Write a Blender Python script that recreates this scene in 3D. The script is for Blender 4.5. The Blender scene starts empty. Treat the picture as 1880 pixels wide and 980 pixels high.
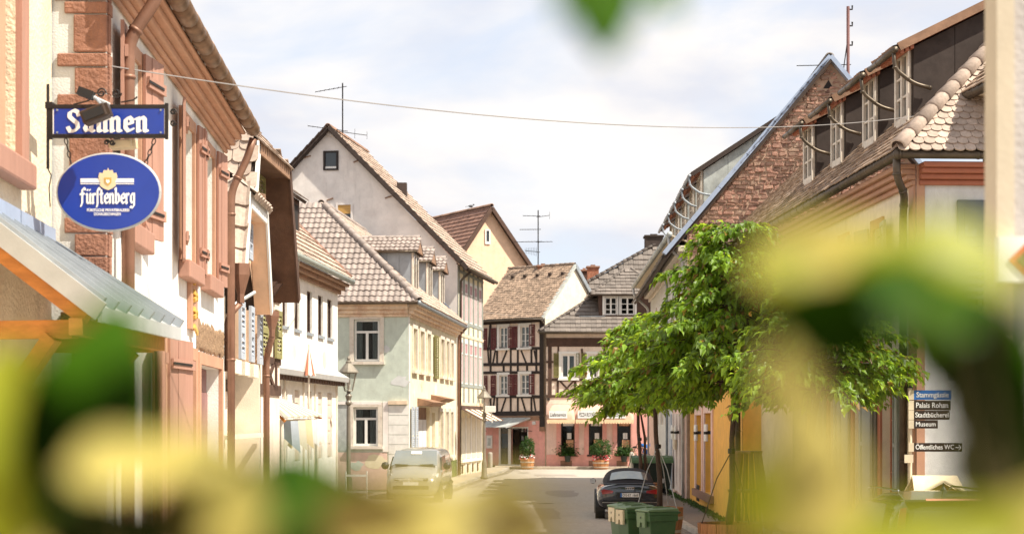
import bpy, bmesh, math, random
import numpy as np
from mathutils import Vector as V, Matrix, geometry
R = random.Random(7)
sc = bpy.context.scene
COL = sc.collection
# ------------------------------------------------------------------ camera
F, CX, HY, CH = 3200.0, 940.0, 772.0, 2.75      # focal length and horizon of the 1880 px wide photograph, eye height in metres
cam = bpy.data.objects.new("camera", bpy.data.cameras.new("camera"))
COL.objects.link(cam); sc.camera = cam
cam.location = (0, 0, CH); cam.rotation_euler = (math.pi/2, 0, 0)
cam.data.sensor_width = 36; cam.data.lens = 36*F/1880
cam.data.shift_y = (HY-490)/1880
cam.data.clip_start = 0.05; cam.data.clip_end = 5000
cam.data.dof.use_dof = True; cam.data.dof.focus_distance = 30; cam.data.dof.aperture_fstop = 4.2
# ------------------------------------------------------------------ sky and sun
SUN = V((0.53, -0.24, 0.81)).normalized()
world = bpy.data.worlds.new("World"); sc.world = world; world.use_nodes = True
wt = world.node_tree; wn = wt.nodes; wn.clear()
def N(nt, t, **k):
    n = nt.nodes.new(t)
    for a, b in k.items(): setattr(n, a, b)
    return n
sky = N(wt, 'ShaderNodeTexSky', sky_type='NISHITA', sun_disc=False)
sky.sun_elevation = math.asin(SUN.z); sky.sun_rotation = math.atan2(SUN.x, SUN.y)
sky.air_density = 1.0; sky.dust_density = 0.6; sky.ozone_density = 1.5
tc = N(wt, 'ShaderNodeTexCoord')
mp = N(wt, 'ShaderNodeMapping'); mp.inputs['Scale'].default_value = (1, 1, 2.6); mp.inputs['Location'].default_value = (0.35, 0.2, 0.1)
wt.links.new(tc.outputs['Generated'], mp.inputs[0])
nz = N(wt, 'ShaderNodeTexNoise'); nz.inputs['Scale'].default_value = 4.2; nz.inputs['Detail'].default_value = 7; nz.inputs['Roughness'].default_value = 0.55; nz.inputs['Distortion'].default_value = 0.4
wt.links.new(mp.outputs[0], nz.inputs['Vector'])
cr = N(wt, 'ShaderNodeValToRGB'); cr.color_ramp.elements[0].position = 0.34; cr.color_ramp.elements[1].position = 0.56
wt.links.new(nz.outputs['Fac'], cr.inputs[0])
nz2 = N(wt, 'ShaderNodeTexNoise'); nz2.inputs['Scale'].default_value = 9; nz2.inputs['Detail'].default_value = 6
wt.links.new(mp.outputs[0], nz2.inputs['Vector'])
cc = N(wt, 'ShaderNodeMixRGB'); cc.inputs[1].default_value = (3.5, 3.55, 3.85, 1); cc.inputs[2].default_value = (4.7, 4.45, 4.2, 1)
cr2 = N(wt, 'ShaderNodeValToRGB'); cr2.color_ramp.elements[0].position = 0.36; cr2.color_ramp.elements[1].position = 0.62; wt.links.new(nz2.outputs['Fac'], cr2.inputs[0]); wt.links.new(cr2.outputs[0], cc.inputs[0])
base = N(wt, 'ShaderNodeMixRGB'); base.inputs[0].default_value = 0.78; base.inputs[2].default_value = (3.3, 3.5, 3.95, 1)   # thin high veil over the blue
wt.links.new(sky.outputs[0], base.inputs[1])
mx = N(wt, 'ShaderNodeMixRGB')
wt.links.new(cr.outputs[0], mx.inputs[0]); wt.links.new(base.outputs[0], mx.inputs[1]); wt.links.new(cc.outputs[0], mx.inputs[2])
bg = N(wt, 'ShaderNodeBackground'); bg.inputs[1].default_value = 0.135
wo = N(wt, 'ShaderNodeOutputWorld')
wt.links.new(mx.outputs[0], bg.inputs[0]); wt.links.new(bg.outputs[0], wo.inputs[0])
sl = bpy.data.lights.new("sun", 'SUN'); sl.energy = 5.0; sl.angle = math.radians(0.5); sl.color = (1.0, 0.93, 0.80)
so = bpy.data.objects.new("sun", sl); COL.objects.link(so); so.location = (40, -8, 60)
so.rotation_euler = SUN.to_track_quat('Z', 'Y').to_euler()
sc.view_settings.view_transform = 'Standard'; sc.view_settings.look = 'None'; sc.view_settings.gamma = 1; sc.view_settings.use_curve_mapping = False
sc.view_settings.exposure = 0.82
# ------------------------------------------------------------------ materials
M = {}
def mat(name, col, rough=0.85, mott=0.12, scale=3.0, bump=0.15, bscale=60, stain=None, stain_amt=0.35, stain_scale=1.2, isl=0.0, metal=0.0, spec=0.4, stretch=None, coat=0.0, streak=0.0):
    m = bpy.data.materials.new(name); m.use_nodes = True
    nt = m.node_tree; b = nt.nodes['Principled BSDF']; L = nt.links.new
    b.inputs['Roughness'].default_value = rough; b.inputs['Metallic'].default_value = metal
    b.inputs['Specular IOR Level'].default_value = spec; b.inputs['Coat Weight'].default_value = coat
    g = N(nt, 'ShaderNodeNewGeometry'); pos = g.outputs['Position']
    if stretch:
        mpn = N(nt, 'ShaderNodeMapping'); mpn.inputs['Scale'].default_value = stretch; L(pos, mpn.inputs[0]); pos = mpn.outputs[0]
    n1 = N(nt, 'ShaderNodeTexNoise'); n1.inputs['Scale'].default_value = scale; n1.inputs['Detail'].default_value = 6; n1.inputs['Roughness'].default_value = 0.65
    L(pos, n1.inputs['Vector'])
    r1 = N(nt, 'ShaderNodeMapRange'); r1.inputs[1].default_value = 0.3; r1.inputs[2].default_value = 0.7; r1.inputs[3].default_value = 1-mott; r1.inputs[4].default_value = 1+mott
    L(n1.outputs['Fac'], r1.inputs[0])
    val = r1.outputs[0]
    if isl:
        oi = N(nt, 'ShaderNodeObjectInfo')
        ad = N(nt, 'ShaderNodeMath', operation='ADD'); L(oi.outputs['Random'], ad.inputs[0]); L(g.outputs['Random Per Island'], ad.inputs[1])
        fr = N(nt, 'ShaderNodeMath', operation='FRACT'); L(ad.outputs[0], fr.inputs[0])
        r2 = N(nt, 'ShaderNodeMapRange'); r2.inputs[3].default_value = 1-isl; r2.inputs[4].default_value = 1+isl; L(fr.outputs[0], r2.inputs[0])
        mu = N(nt, 'ShaderNodeMath', operation='MULTIPLY'); L(val, mu.inputs[0]); L(r2.outputs[0], mu.inputs[1]); val = mu.outputs[0]
    vm = N(nt, 'ShaderNodeVectorMath', operation='SCALE'); vm.inputs[0].default_value = col[:3]; L(val, vm.inputs['Scale'])
    out = vm.outputs[0]
    if stain:
        n2 = N(nt, 'ShaderNodeTexNoise'); n2.inputs['Scale'].default_value = stain_scale; n2.inputs['Detail'].default_value = 8; n2.inputs['Roughness'].default_value = 0.7
        L(g.outputs['Position'], n2.inputs['Vector'])
        r3 = N(nt, 'ShaderNodeMapRange'); r3.inputs[1].default_value = 0.5; r3.inputs[2].default_value = 0.75; r3.inputs[4].default_value = stain_amt; L(n2.outputs['Fac'], r3.inputs[0])
        mm = N(nt, 'ShaderNodeMixRGB'); L(r3.outputs[0], mm.inputs[0]); L(out, mm.inputs[1]); mm.inputs[2].default_value = (*stain, 1); out = mm.outputs[0]
    if streak:      # rain streaks and soot runs
        ms_ = N(nt, 'ShaderNodeMapping'); ms_.inputs['Scale'].default_value = (2.6, 2.6, 0.35); L(g.outputs['Position'], ms_.inputs[0])
        n5 = N(nt, 'ShaderNodeTexNoise'); n5.inputs['Scale'].default_value = 1.6; n5.inputs['Detail'].default_value = 7; n5.inputs['Roughness'].default_value = 0.7; L(ms_.outputs[0], n5.inputs['Vector'])
        r5 = N(nt, 'ShaderNodeMapRange'); r5.inputs[1].default_value = 0.55; r5.inputs[2].default_value = 0.82; r5.inputs[4].default_value = streak; L(n5.outputs['Fac'], r5.inputs[0])
        m5 = N(nt, 'ShaderNodeMixRGB'); L(r5.outputs[0], m5.inputs[0]); L(out, m5.inputs[1]); m5.inputs[2].default_value = (0.20, 0.15, 0.11, 1); out = m5.outputs[0]
    L(out, b.inputs['Base Color'])
    if bump:
        n3 = N(nt, 'ShaderNodeTexNoise'); n3.inputs['Scale'].default_value = bscale; n3.inputs['Detail'].default_value = 4
        L(pos, n3.inputs['Vector'])
        bp = N(nt, 'ShaderNodeBump'); bp.inputs['Strength'].default_value = bump; bp.inputs['Distance'].default_value = 0.02
        L(n3.outputs['Fac'], bp.inputs['Height']); L(bp.outputs[0], b.inputs['Normal'])
    M[name] = m; return m
def leafmat(name, col, trans, tw=0.5, isl=0.45, rough=0.45, warm=None, spec=0.4):
    m = bpy.data.materials.new(name); m.use_nodes = True; nt = m.node_tree; L = nt.links.new
    b = nt.nodes['Principled BSDF']; o = nt.nodes['Material Output']
    g = N(nt, 'ShaderNodeNewGeometry'); oi = N(nt, 'ShaderNodeObjectInfo')
    ad = N(nt, 'ShaderNodeMath', operation='ADD'); L(oi.outputs['Random'], ad.inputs[0]); L(g.outputs['Random Per Island'], ad.inputs[1])
    fr = N(nt, 'ShaderNodeMath', operation='FRACT'); L(ad.outputs[0], fr.inputs[0])
    r2 = N(nt, 'ShaderNodeMapRange'); r2.inputs[3].default_value = 1-isl; r2.inputs[4].default_value = 1+isl; L(fr.outputs[0], r2.inputs[0])
    def sc_(c):
        vm = N(nt, 'ShaderNodeVectorMath', operation='SCALE'); vm.inputs[0].default_value = c; L(r2.outputs[0], vm.inputs['Scale']); o_ = vm.outputs[0]
        if warm:
            gt = N(nt, 'ShaderNodeMath', operation='GREATER_THAN'); L(fr.outputs[0], gt.inputs[0]); gt.inputs[1].default_value = 0.95
            mm = N(nt, 'ShaderNodeMixRGB'); L(gt.outputs[0], mm.inputs[0]); L(o_, mm.inputs[1]); mm.inputs[2].default_value = (*warm, 1); o_ = mm.outputs[0]
        return o_
    L(sc_(col), b.inputs['Base Color']); b.inputs['Roughness'].default_value = rough; b.inputs['Specular IOR Level'].default_value = spec
    t = N(nt, 'ShaderNodeBsdfTranslucent'); L(sc_(trans), t.inputs[0])
    ms = N(nt, 'ShaderNodeMixShader'); ms.inputs[0].default_value = tw
    L(b.outputs[0], ms.inputs[1]); L(t.outputs[0], ms.inputs[2]); L(ms.outputs[0], o.inputs[0])
    M[name] = m; return m
def glassmat(name, tint=(0.75, 0.8, 0.8), tr=0.8):
    m = bpy.data.materials.new(name); m.use_nodes = True; nt = m.node_tree; L = nt.links.new
    nt.nodes.remove(nt.nodes['Principled BSDF']); o = nt.nodes['Material Output']
    a = N(nt, 'ShaderNodeBsdfTransparent'); a.inputs[0].default_value = (*[c*tr for c in tint], 1)
    gl = N(nt, 'ShaderNodeBsdfGlossy'); gl.inputs['Roughness'].default_value = 0.03
    nw = N(nt, 'ShaderNodeTexNoise'); nw.inputs['Scale'].default_value = 2.5
    bp = N(nt, 'ShaderNodeBump'); bp.inputs['Strength'].default_value = 0.06; L(nw.outputs[0], bp.inputs['Height']); L(bp.outputs[0], gl.inputs['Normal'])
    f = N(nt, 'ShaderNodeFresnel'); f.inputs[0].default_value = 1.5
    ms = N(nt, 'ShaderNodeMixShader'); L(f.outputs[0], ms.inputs[0]); L(a.outputs[0], ms.inputs[1]); L(gl.outputs[0], ms.inputs[2]); L(ms.outputs[0], o.inputs[0])
    M[name] = m; return m
GR = (0.30, 0.24, 0.17)
mat('white_plaster', (0.80, 0.77, 0.71), stain=(0.55, 0.48, 0.38), stain_amt=0.22, bump=0.3, bscale=45, streak=0.3)
mat('cream_plaster', (0.76, 0.64, 0.46), stain=(0.52, 0.40, 0.25), stain_amt=0.25, bump=0.7, bscale=28, streak=0.3)
mat('pale_plaster', (0.80, 0.70, 0.55), stain=(0.5, 0.42, 0.3), stain_amt=0.3, bump=0.25, streak=0.42)
mat('ivory_plaster', (0.80, 0.71, 0.50), stain=(0.5, 0.36, 0.2), stain_amt=0.4, bump=0.2, streak=0.42)
mat('sage_plaster', (0.56, 0.61, 0.52), stain=(0.36, 0.36, 0.28), stain_amt=0.25, bump=0.2, streak=0.42)
mat('blush_plaster', (0.85, 0.78, 0.72), stain=(0.52, 0.40, 0.34), stain_amt=0.3, bump=0.2, scale=1.5, streak=0.28)
mat('apricot_plaster', (0.80, 0.55, 0.38), stain=(0.6, 0.38, 0.2), stain_amt=0.25, bump=0.2, streak=0.42)
mat('ochre_plaster', (0.80, 0.42, 0.085), stain=(0.62, 0.36, 0.13), stain_amt=0.4, bump=0.3, streak=0.42)
mat('pink_plaster', (0.74, 0.36, 0.31), stain=(0.6, 0.36, 0.28), stain_amt=0.3, bump=0.2, streak=0.42)
mat('rose_plaster', (0.78, 0.55, 0.47), stain=(0.6, 0.45, 0.35), stain_amt=0.3, bump=0.2, streak=0.42)
mat('infill_plaster', (0.86, 0.70, 0.58), stain=(0.6, 0.42, 0.3), stain_amt=0.3, bump=0.2, streak=0.42)
mat('grey_plaster', (0.66, 0.66, 0.64), stain=(0.45, 0.42, 0.36), stain_amt=0.25, bump=0.3, streak=0.3)
mat('sandstone', (0.30, 0.145, 0.095), stain=(0.30, 0.15, 0.10), mott=0.22, scale=9, bump=0.9, bscale=35)
mat('salmon_paint', (0.50, 0.275, 0.175), stain=(0.36, 0.2, 0.14), stain_amt=0.35, bump=0.15, rough=0.7)
mat('salmon_shutter', (0.40, 0.215, 0.155), stain=(0.36, 0.2, 0.15), stain_amt=0.3, bump=0.2, rough=0.65, stretch=(6, 6, 0.6), isl=0.08)
mat('red_cornice', (0.42, 0.15, 0.085), stain=(0.25, 0.12, 0.08), bump=0.2, rough=0.7)
mat('orange_wood', (0.52, 0.20, 0.05), stain=(0.28, 0.11, 0.04), stretch=(1, 6, 6), bump=0.25, mott=0.25)
mat('weathered_wood', (0.27, 0.155, 0.095), stain=(0.2, 0.12, 0.08), mott=0.3, bump=0.4)
mat('worn_cornice', (0.78, 0.60, 0.43), stain=(0.42, 0.16, 0.07), stain_amt=0.8, stain_scale=2.0, mott=0.2, bump=0.3)
mat('dark_timber', (0.030, 0.020, 0.016), mott=0.4, bump=0.3, rough=0.7)
mat('brown_timber', (0.085, 0.045, 0.03), mott=0.3, bump=0.3, rough=0.75)
mat('brown_soffit', (0.10, 0.05, 0.03), stain=(0.22, 0.13, 0.09), stain_amt=0.4, mott=0.3, bump=0.3)
mat('oxblood_shutter', (0.13, 0.028, 0.026), rough=0.6, bump=0.1)
mat('olive_shutter', (0.27, 0.245, 0.10), rough=0.6, bump=0.1)
mat('moss_shutter', (0.17, 0.15, 0.04), rough=0.6, bump=0.1)
mat('bluegrey_shutter', (0.42, 0.46, 0.52), rough=0.6, bump=0.1)
mat('slate_shutter', (0.085, 0.105, 0.14), rough=0.55, bump=0.1)
mat('sage_shutter', (0.28, 0.30, 0.27), rough=0.6, bump=0.1)
mat('white_paint', (0.78, 0.75, 0.70), rough=0.5, bump=0.05, mott=0.06)
mat('old_white_paint', (0.70, 0.62, 0.52), rough=0.6, bump=0.2, stain=(0.4, 0.25, 0.16), stain_amt=0.6, stain_scale=5)
mat('copper_gutter', (0.19, 0.115, 0.07), rough=0.5, metal=0.5, mott=0.35, scale=6, bump=0.05)
mat('copper_pipe', (0.25, 0.13, 0.085), rough=0.5, metal=0.3, mott=0.2, bump=0.05)
mat('dark_gutter', (0.11, 0.085, 0.06), rough=0.45, metal=0.5, mott=0.3, bump=0.05)
mat('zinc', (0.30, 0.33, 0.36), rough=0.5, metal=0.1, mott=0.18, bump=0.05)
mat('zinc_weathered', (0.46, 0.48, 0.45), rough=0.6, metal=0.2, mott=0.3, scale=2.2, stain=(0.22, 0.24, 0.24), stain_amt=0.7, bump=0.1)
mat('pale_zinc', (0.46, 0.46, 0.45), rough=0.45, metal=0.1, mott=0.12, bump=0.05)
mat('blue_flashing', (0.36, 0.43, 0.56), rough=0.5, metal=0.2, mott=0.12, bump=0.05)
mat('slate_cladding', (0.062, 0.048, 0.042), spec=0.15, rough=0.85, mott=0.25, bump=0.1)
mat('tile_pale', (0.42, 0.325, 0.26), isl=0.22, mott=0.2, scale=14, rough=0.8, stain=(0.24, 0.17, 0.13), stain_amt=0.4, stain_scale=3)
mat('tile_rose', (0.29, 0.235, 0.205), isl=0.2, mott=0.2, scale=14, rough=0.6, stain=(0.2, 0.13, 0.1), stain_amt=0.3)
mat('tile_brown', (0.27, 0.16, 0.11), isl=0.25, mott=0.2, scale=10, rough=0.75, stain=(0.15, 0.1, 0.07), stain_amt=0.4)
mat('tile_red', (0.25, 0.135, 0.095), isl=0.2, mott=0.2, scale=10, rough=0.7)
mat('tile_old', (0.34, 0.24, 0.17), isl=0.35, mott=0.25, scale=12, rough=0.85, stain=(0.16, 0.12, 0.08), stain_amt=0.6, stain_scale=2.5)
mat('tile_grey', (0.17, 0.142, 0.122), isl=0.2, mott=0.2, scale=12, rough=0.7)
mat('tile_under', (0.06, 0.042, 0.034), bump=0)
mat('brick', (0.36, 0.14, 0.08), mott=0.4, scale=16, stain=(0.45, 0.32, 0.2), stain_amt=0.6, stain_scale=5, bump=0.6)
mat('rubble', (0.31, 0.17, 0.125), isl=0.5, mott=0.35, scale=7, stain=(0.56, 0.42, 0.30), stain_amt=0.7, stain_scale=2.6, bump=1.0, bscale=22)
mat('mortar', (0.44, 0.31, 0.22), mott=0.3, bump=0.8, bscale=30, stain=(0.2, 0.1, 0.07), stain_amt=0.5)
mat('car_screen', (0.30, 0.33, 0.33), rough=0.08, metal=0.55, bump=0, mott=0.1, spec=0.8)  # pale, part metallic base stands in for sky reflection and haze on glass
mat('rough_plaster', (0.30, 0.19, 0.11), mott=0.4, scale=18, bump=1.0, bscale=40, stain=(0.2, 0.1, 0.05), stain_amt=0.6, stain_scale=7, streak=0.42)
mat('gold', (0.62, 0.40, 0.10), rough=0.5, mott=0.3, scale=12)
mat('black_iron', (0.030, 0.026, 0.024), rough=0.5, metal=0.4, mott=0.3, bump=0.05)
mat('lamp_iron', (0.22, 0.19, 0.15), rough=0.5, metal=0.3, mott=0.2, bump=0.05)
mat('sign_blue', (0.010, 0.045, 0.33), rough=0.28, mott=0.08, scale=5, bump=0.0, spec=0.5)
mat('sign_white', (0.85, 0.84, 0.80), rough=0.4, bump=0)
mat('street_blue', (0.03, 0.14, 0.42), rough=0.35, bump=0)
mat('sign_brown', (0.035, 0.020, 0.012), rough=0.4, bump=0)
mat('sign_red', (0.62, 0.16, 0.06), rough=0.4, bump=0)
mat('lamp_brown', (0.045, 0.028, 0.018), rough=0.4, mott=0.3, bump=0.05)
mat('cream_plastic', (0.72, 0.58, 0.36), rough=0.5, bump=0)
mat('wire_grey', (0.26, 0.24, 0.23), rough=0.6, bump=0)
mat('asphalt', (0.40, 0.355, 0.30), mott=0.25, scale=8, bump=0.5, bscale=90, stain=(0.28, 0.245, 0.21), stain_amt=0.6, stain_scale=0.5)
mat('setts', (0.20, 0.165, 0.135), isl=0.25, mott=0.2, scale=12, bump=0.5)
mat('flagstone', (0.42, 0.35, 0.27), isl=0.18, mott=0.2, scale=6, bump=0.3, stain=(0.3, 0.26, 0.2))
mat('kerb_stone', (0.40, 0.36, 0.31), isl=0.15, mott=0.2, bump=0.4)
mat('earth', (0.16, 0.12, 0.08), mott=0.3, bump=0.5)
mat('moss', (0.10, 0.13, 0.03), mott=0.4, bump=0.8)
mat('bark', (0.10, 0.062, 0.043), mott=0.4, scale=20, bump=1.0, bscale=50, stretch=(3, 3, 0.6))
mat('barrel_wood', (0.46, 0.20, 0.08), mott=0.25, scale=4, stretch=(8, 8, 0.8), bump=0.3, isl=0.15)
mat('barrel_hoop', (0.50, 0.42, 0.32), rough=0.5, metal=0.3)
mat('bin_green', (0.06, 0.125, 0.045), rough=0.4, mott=0.15, bump=0.05, stain=(0.16, 0.18, 0.09), stain_amt=0.4)
mat('bin_lid', (0.15, 0.22, 0.10), rough=0.38, mott=0.15, bump=0.05)
mat('bin_dark', (0.012, 0.022, 0.016), rough=0.4, bump=0.05)
mat('car_dark', (0.020, 0.024, 0.034), rough=0.16, coat=1.0, bump=0, mott=0.05, spec=0.6)
mat('car_silver', (0.36, 0.345, 0.31), rough=0.28, metal=0.45, coat=1.0, bump=0, mott=0.04)
mat('car_black', (0.016, 0.017, 0.014), rough=0.14, coat=1.0, bump=0, mott=0.05)
mat('soft_top', (0.022, 0.021, 0.026), rough=0.9, bump=0.3, bscale=300)
mat('tyre', (0.016, 0.016, 0.016), rough=0.85, bump=0.1)
mat('alloy', (0.5, 0.5, 0.5), rough=0.3, metal=0.9, bump=0)
mat('chrome', (0.8, 0.8, 0.8), rough=0.12, metal=1.0, bump=0)
mat('plastic_black', (0.02, 0.02, 0.02), rough=0.5, bump=0)
mat('lamp_red', (0.26, 0.012, 0.014), rough=0.15, coat=1, bump=0)
mat('brake_pink', (0.60, 0.18, 0.13), rough=0.3, bump=0)
mat('plate_white', (0.82, 0.82, 0.80), rough=0.4, bump=0)
mat('awning_peach', (0.66, 0.41, 0.30), rough=0.8, bump=0.05, stain=(0.6, 0.33, 0.18), stain_amt=0.4)
mat('awning_top', (0.80, 0.62, 0.45), rough=0.8, bump=0.05)
mat('scallop', (0.80, 0.58, 0.36), rough=0.8, bump=0)
mat('curtain', (0.72, 0.70, 0.68), rough=0.9, bump=0.2, stretch=(10, 10, 0.4), mott=0.3)
mat('pink_panel', (0.42, 0.22, 0.23), rough=.6, bump=0)
mat('pink_curtain', (0.62, 0.38, 0.38), rough=0.9, bump=0.1, mott=0.2)
mat('dark_inside', (0.022, 0.018, 0.016), rough=0.9, bump=0)
mat('blind_orange', (0.60, 0.34, 0.10), rough=0.7, bump=0, stretch=(1, 1, 20), mott=0.2)
mat('door_purple', (0.26, 0.13, 0.12), rough=0.6, mott=0.2, bump=0.1)
mat('door_wood', (0.30, 0.16, 0.07), rough=0.6, mott=0.25, stretch=(6, 6, 0.6), bump=0.2)
mat('boarded', (0.60, 0.50, 0.42), rough=0.7, mott=0.15, bump=0.1)
mat('shop_poster', (0.55, 0.30, 0.16), rough=0.5, mott=0.6, scale=10, bump=0)
mat('shop_blue', (0.16, 0.32, 0.56), rough=0.3, mott=0.2, bump=0)
mat('skin', (0.55, 0.30, 0.20), rough=0.6, bump=0)
mat('shirt_blue', (0.03, 0.16, 0.50), rough=0.8, bump=0.1)
mat('jeans', (0.12, 0.15, 0.20), rough=0.9, bump=0.1)
mat('hair', (0.05, 0.03, 0.02), rough=0.7, bump=0)
mat('post_beige', (0.66, 0.56, 0.41), rough=0.8, bump=0.06, mott=0.12, stain=(0.45, 0.36, 0.24), stain_amt=0.3)
mat('post_grey', (0.50, 0.46, 0.43), rough=0.7, bump=0.2)
mat('notice_wood', (0.36, 0.19, 0.09), rough=0.7, mott=0.25, stretch=(1, 8, 8), bump=0.2)
mat('notice_roof', (0.80, 0.66, 0.44), rough=0.7, bump=0.1)
mat('terracotta_cap', (0.28, 0.15, 0.10), bump=0.2)
mat('canopy_cream', (0.66, 0.60, 0.47), rough=0.6, mott=0.1, bump=0)
mat('canopy_taupe', (0.36, 0.31, 0.24), rough=0.6, mott=0.1, bump=0)
mat('bird_grey', (0.10, 0.10, 0.11), rough=0.8, bump=0)
mat('flower_red', (0.60, 0.08, 0.09), rough=0.7, bump=0, isl=0.3)
mat('flower_white', (0.8, 0.75, 0.7), rough=0.7, bump=0)
mat('twig', (0.14, 0.10, 0.04), bump=0.2)
glassmat('glass'); glassmat('car_glass', (0.35, 0.40, 0.42), 0.6); glassmat('lamp_glass', (0.95, 0.93, 0.9), 0.95)
leafmat('tree_leaf', (0.125, 0.22, 0.018), (0.50, 0.66, 0.045), 0.45, 0.6, warm=(0.28, 0.16, 0.03))
leafmat('shrub_leaf', (0.035, 0.085, 0.016), (0.09, 0.17, 0.02), 0.35, 0.5)
leafmat('leaf_shaded', (0.008, 0.020, 0.001), (0.010, 0.03, 0.0005), 0.35, 0.25, rough=.9, spec=0.05)  # foreground leaves turned from the sun: their shade is put into the colour
leafmat('leaf_green', (0.04, 0.12, 0.004), (0.14, 0.36, 0.004), 0.5, 0.25)
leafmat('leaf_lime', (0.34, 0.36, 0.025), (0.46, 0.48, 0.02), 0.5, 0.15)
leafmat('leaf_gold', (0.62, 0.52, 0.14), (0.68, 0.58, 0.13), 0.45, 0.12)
leafmat('leaf_olive', (0.17, 0.12, 0.025), (0.20, 0.15, 0.02), 0.45, 0.2)
# ------------------------------------------------------------------ mesh helpers
LOC = {}
def P(px, py, Z): return V(((px-CX)/F*Z, Z, CH+(HY-py)/F*Z))
def tag(o, label, cat, group=None):
    o['label'] = label; o['category'] = cat
    if group: o['group'] = group
    return o
def thing(name, loc, label, cat, group=None):
    o = bpy.data.objects.new(name, None); COL.objects.link(o); o.empty_display_size = 0.3
    o.location = loc; LOC[o.name] = V(loc); return tag(o, label, cat, group)
def link(name, me, parent, loc=None):
    o = bpy.data.objects.new(name, me); COL.objects.link(o)
    if parent is not None: o.parent = parent; LOC[o.name] = LOC[parent.name]
    if loc is not None: o.location = loc
    return o
class MB:
    def __init__(s): s.v = []; s.f = []
    def add(s, vs, fs):
        k = len(s.v); s.v += [tuple(p) for p in vs]; s.f += [tuple(i+k for i in f) for f in fs]; return s
    def hexa(s, p):   # bottom ring 0-3, top ring 4-7
        return s.add(p, [(0, 3, 2, 1), (4, 5, 6, 7), (0, 1, 5, 4), (1, 2, 6, 5), (2, 3, 7, 6), (3, 0, 4, 7)])
    def box(s, lo, hi):
        (a, b, c), (d, e, f) = lo, hi
        return s.hexa([(a, b, c), (d, b, c), (d, e, c), (a, e, c), (a, b, f), (d, b, f), (d, e, f), (a, e, f)])
    def obox(s, c, ax, ay, az):
        c, ax, ay, az = V(c), V(ax), V(ay), V(az)
        return s.hexa([c-ax-ay-az, c+ax-ay-az, c+ax+ay-az, c-ax+ay-az, c-ax-ay+az, c+ax-ay+az, c+ax+ay+az, c-ax+ay+az])
    def beam(s, p, q, w, h, up=(0, 0, 1)):
        p, q = V(p), V(q); d = (q-p); up = V(up)
        side = d.cross(up)
        if side.length < 1e-6: side = d.cross(V((1, 0, 0)))
        side.normalize(); u2 = side.cross(d).normalized()
        return s.obox((p+q)/2, d/2, side*w/2, u2*h/2)
    def prism(s, poly, vec):
        n = len(poly); vec = V(vec); a = [V(p) for p in poly]; b = [p+vec for p in a]
        return s.add(a+b, [tuple(range(n))[::-1], tuple(range(n, 2*n))]+[(i, (i+1) % n, n+(i+1) % n, n+i) for i in range(n)])
    def tube(s, pts, r, n=8, cap=True):
        pts = [V(p) for p in pts]; rr = r if isinstance(r, (list, tuple)) else [r]*len(pts)
        rings = []; prev = None
        for i, p in enumerate(pts):
            d = (pts[min(i+1, len(pts)-1)]-pts[max(i-1, 0)]).normalized()
            if prev is None: a = d.orthogonal().normalized()
            else:
                a = prev-d*prev.dot(d)
                a = a.normalized() if a.length > 1e-6 else d.orthogonal().normalized()
            prev = a; b = d.cross(a)
            rings.append([p+(a*math.cos(2*math.pi*k/n)+b*math.sin(2*math.pi*k/n))*rr[i] for k in range(n)])
        vs = [q for g in rings for q in g]; fs = []
        for i in range(len(pts)-1):
            for k in range(n): fs.append((i*n+k, i*n+(k+1) % n, (i+1)*n+(k+1) % n, (i+1)*n+k))
        if cap: fs += [tuple(range(n))[::-1], tuple(range((len(pts)-1)*n, len(pts)*n))]
        return s.add(vs, fs)
    def lathe(s, c, prof, n=16, axis='z'):
        c = V(c); vs = []; fs = []
        for (r, h) in prof:
            for k in range(n):
                a = 2*math.pi*k/n; x, y = r*math.cos(a), r*math.sin(a)
                vs.append(c+(V((x, y, h)) if axis == 'z' else V((h, x, y)) if axis == 'x' else V((x, h, y))))
        for i in range(len(prof)-1):
            for k in range(n): fs.append((i*n+k, i*n+(k+1) % n, (i+1)*n+(k+1) % n, (i+1)*n+k))
        fs += [tuple(range(n))[::-1], tuple(range((len(prof)-1)*n, len(prof)*n))]
        return s.add(vs, fs)
    def build(s, name, m, parent=None, smooth=False, bevel=0, label=None, kind=None, sub=0, weld=False):
        me = bpy.data.meshes.new(name)
        if parent is not None: off = LOC[parent.name]
        else:
            xs = np.array(s.v); off = V(((xs[:, 0].min()+xs[:, 0].max())/2, (xs[:, 1].min()+xs[:, 1].max())/2, xs[:, 2].min()))
        me.from_pydata([(p[0]-off.x, p[1]-off.y, p[2]-off.z) for p in s.v], [], s.f)
        me.materials.append(M[m] if isinstance(m, str) else m)
        bm = bmesh.new(); bm.from_mesh(me)
        if weld: bmesh.ops.remove_doubles(bm, verts=bm.verts, dist=0.0005)
        bmesh.ops.recalc_face_normals(bm, faces=bm.faces); bm.to_mesh(me); bm.free()
        if smooth: me.polygons.foreach_set('use_smooth', [True]*len(me.polygons))
        o = link(name, me, parent)
        if parent is None: o.location = off; LOC[o.name] = off
        if bevel:
            b = o.modifiers.new('bevel', 'BEVEL'); b.width = bevel; b.segments = 2; b.limit_method = 'ANGLE'
        if sub:
            b = o.modifiers.new('sub', 'SUBSURF'); b.levels = sub; b.render_levels = sub
        if label: o['label'] = label
        if kind: o['kind'] = kind
        return o
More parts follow.
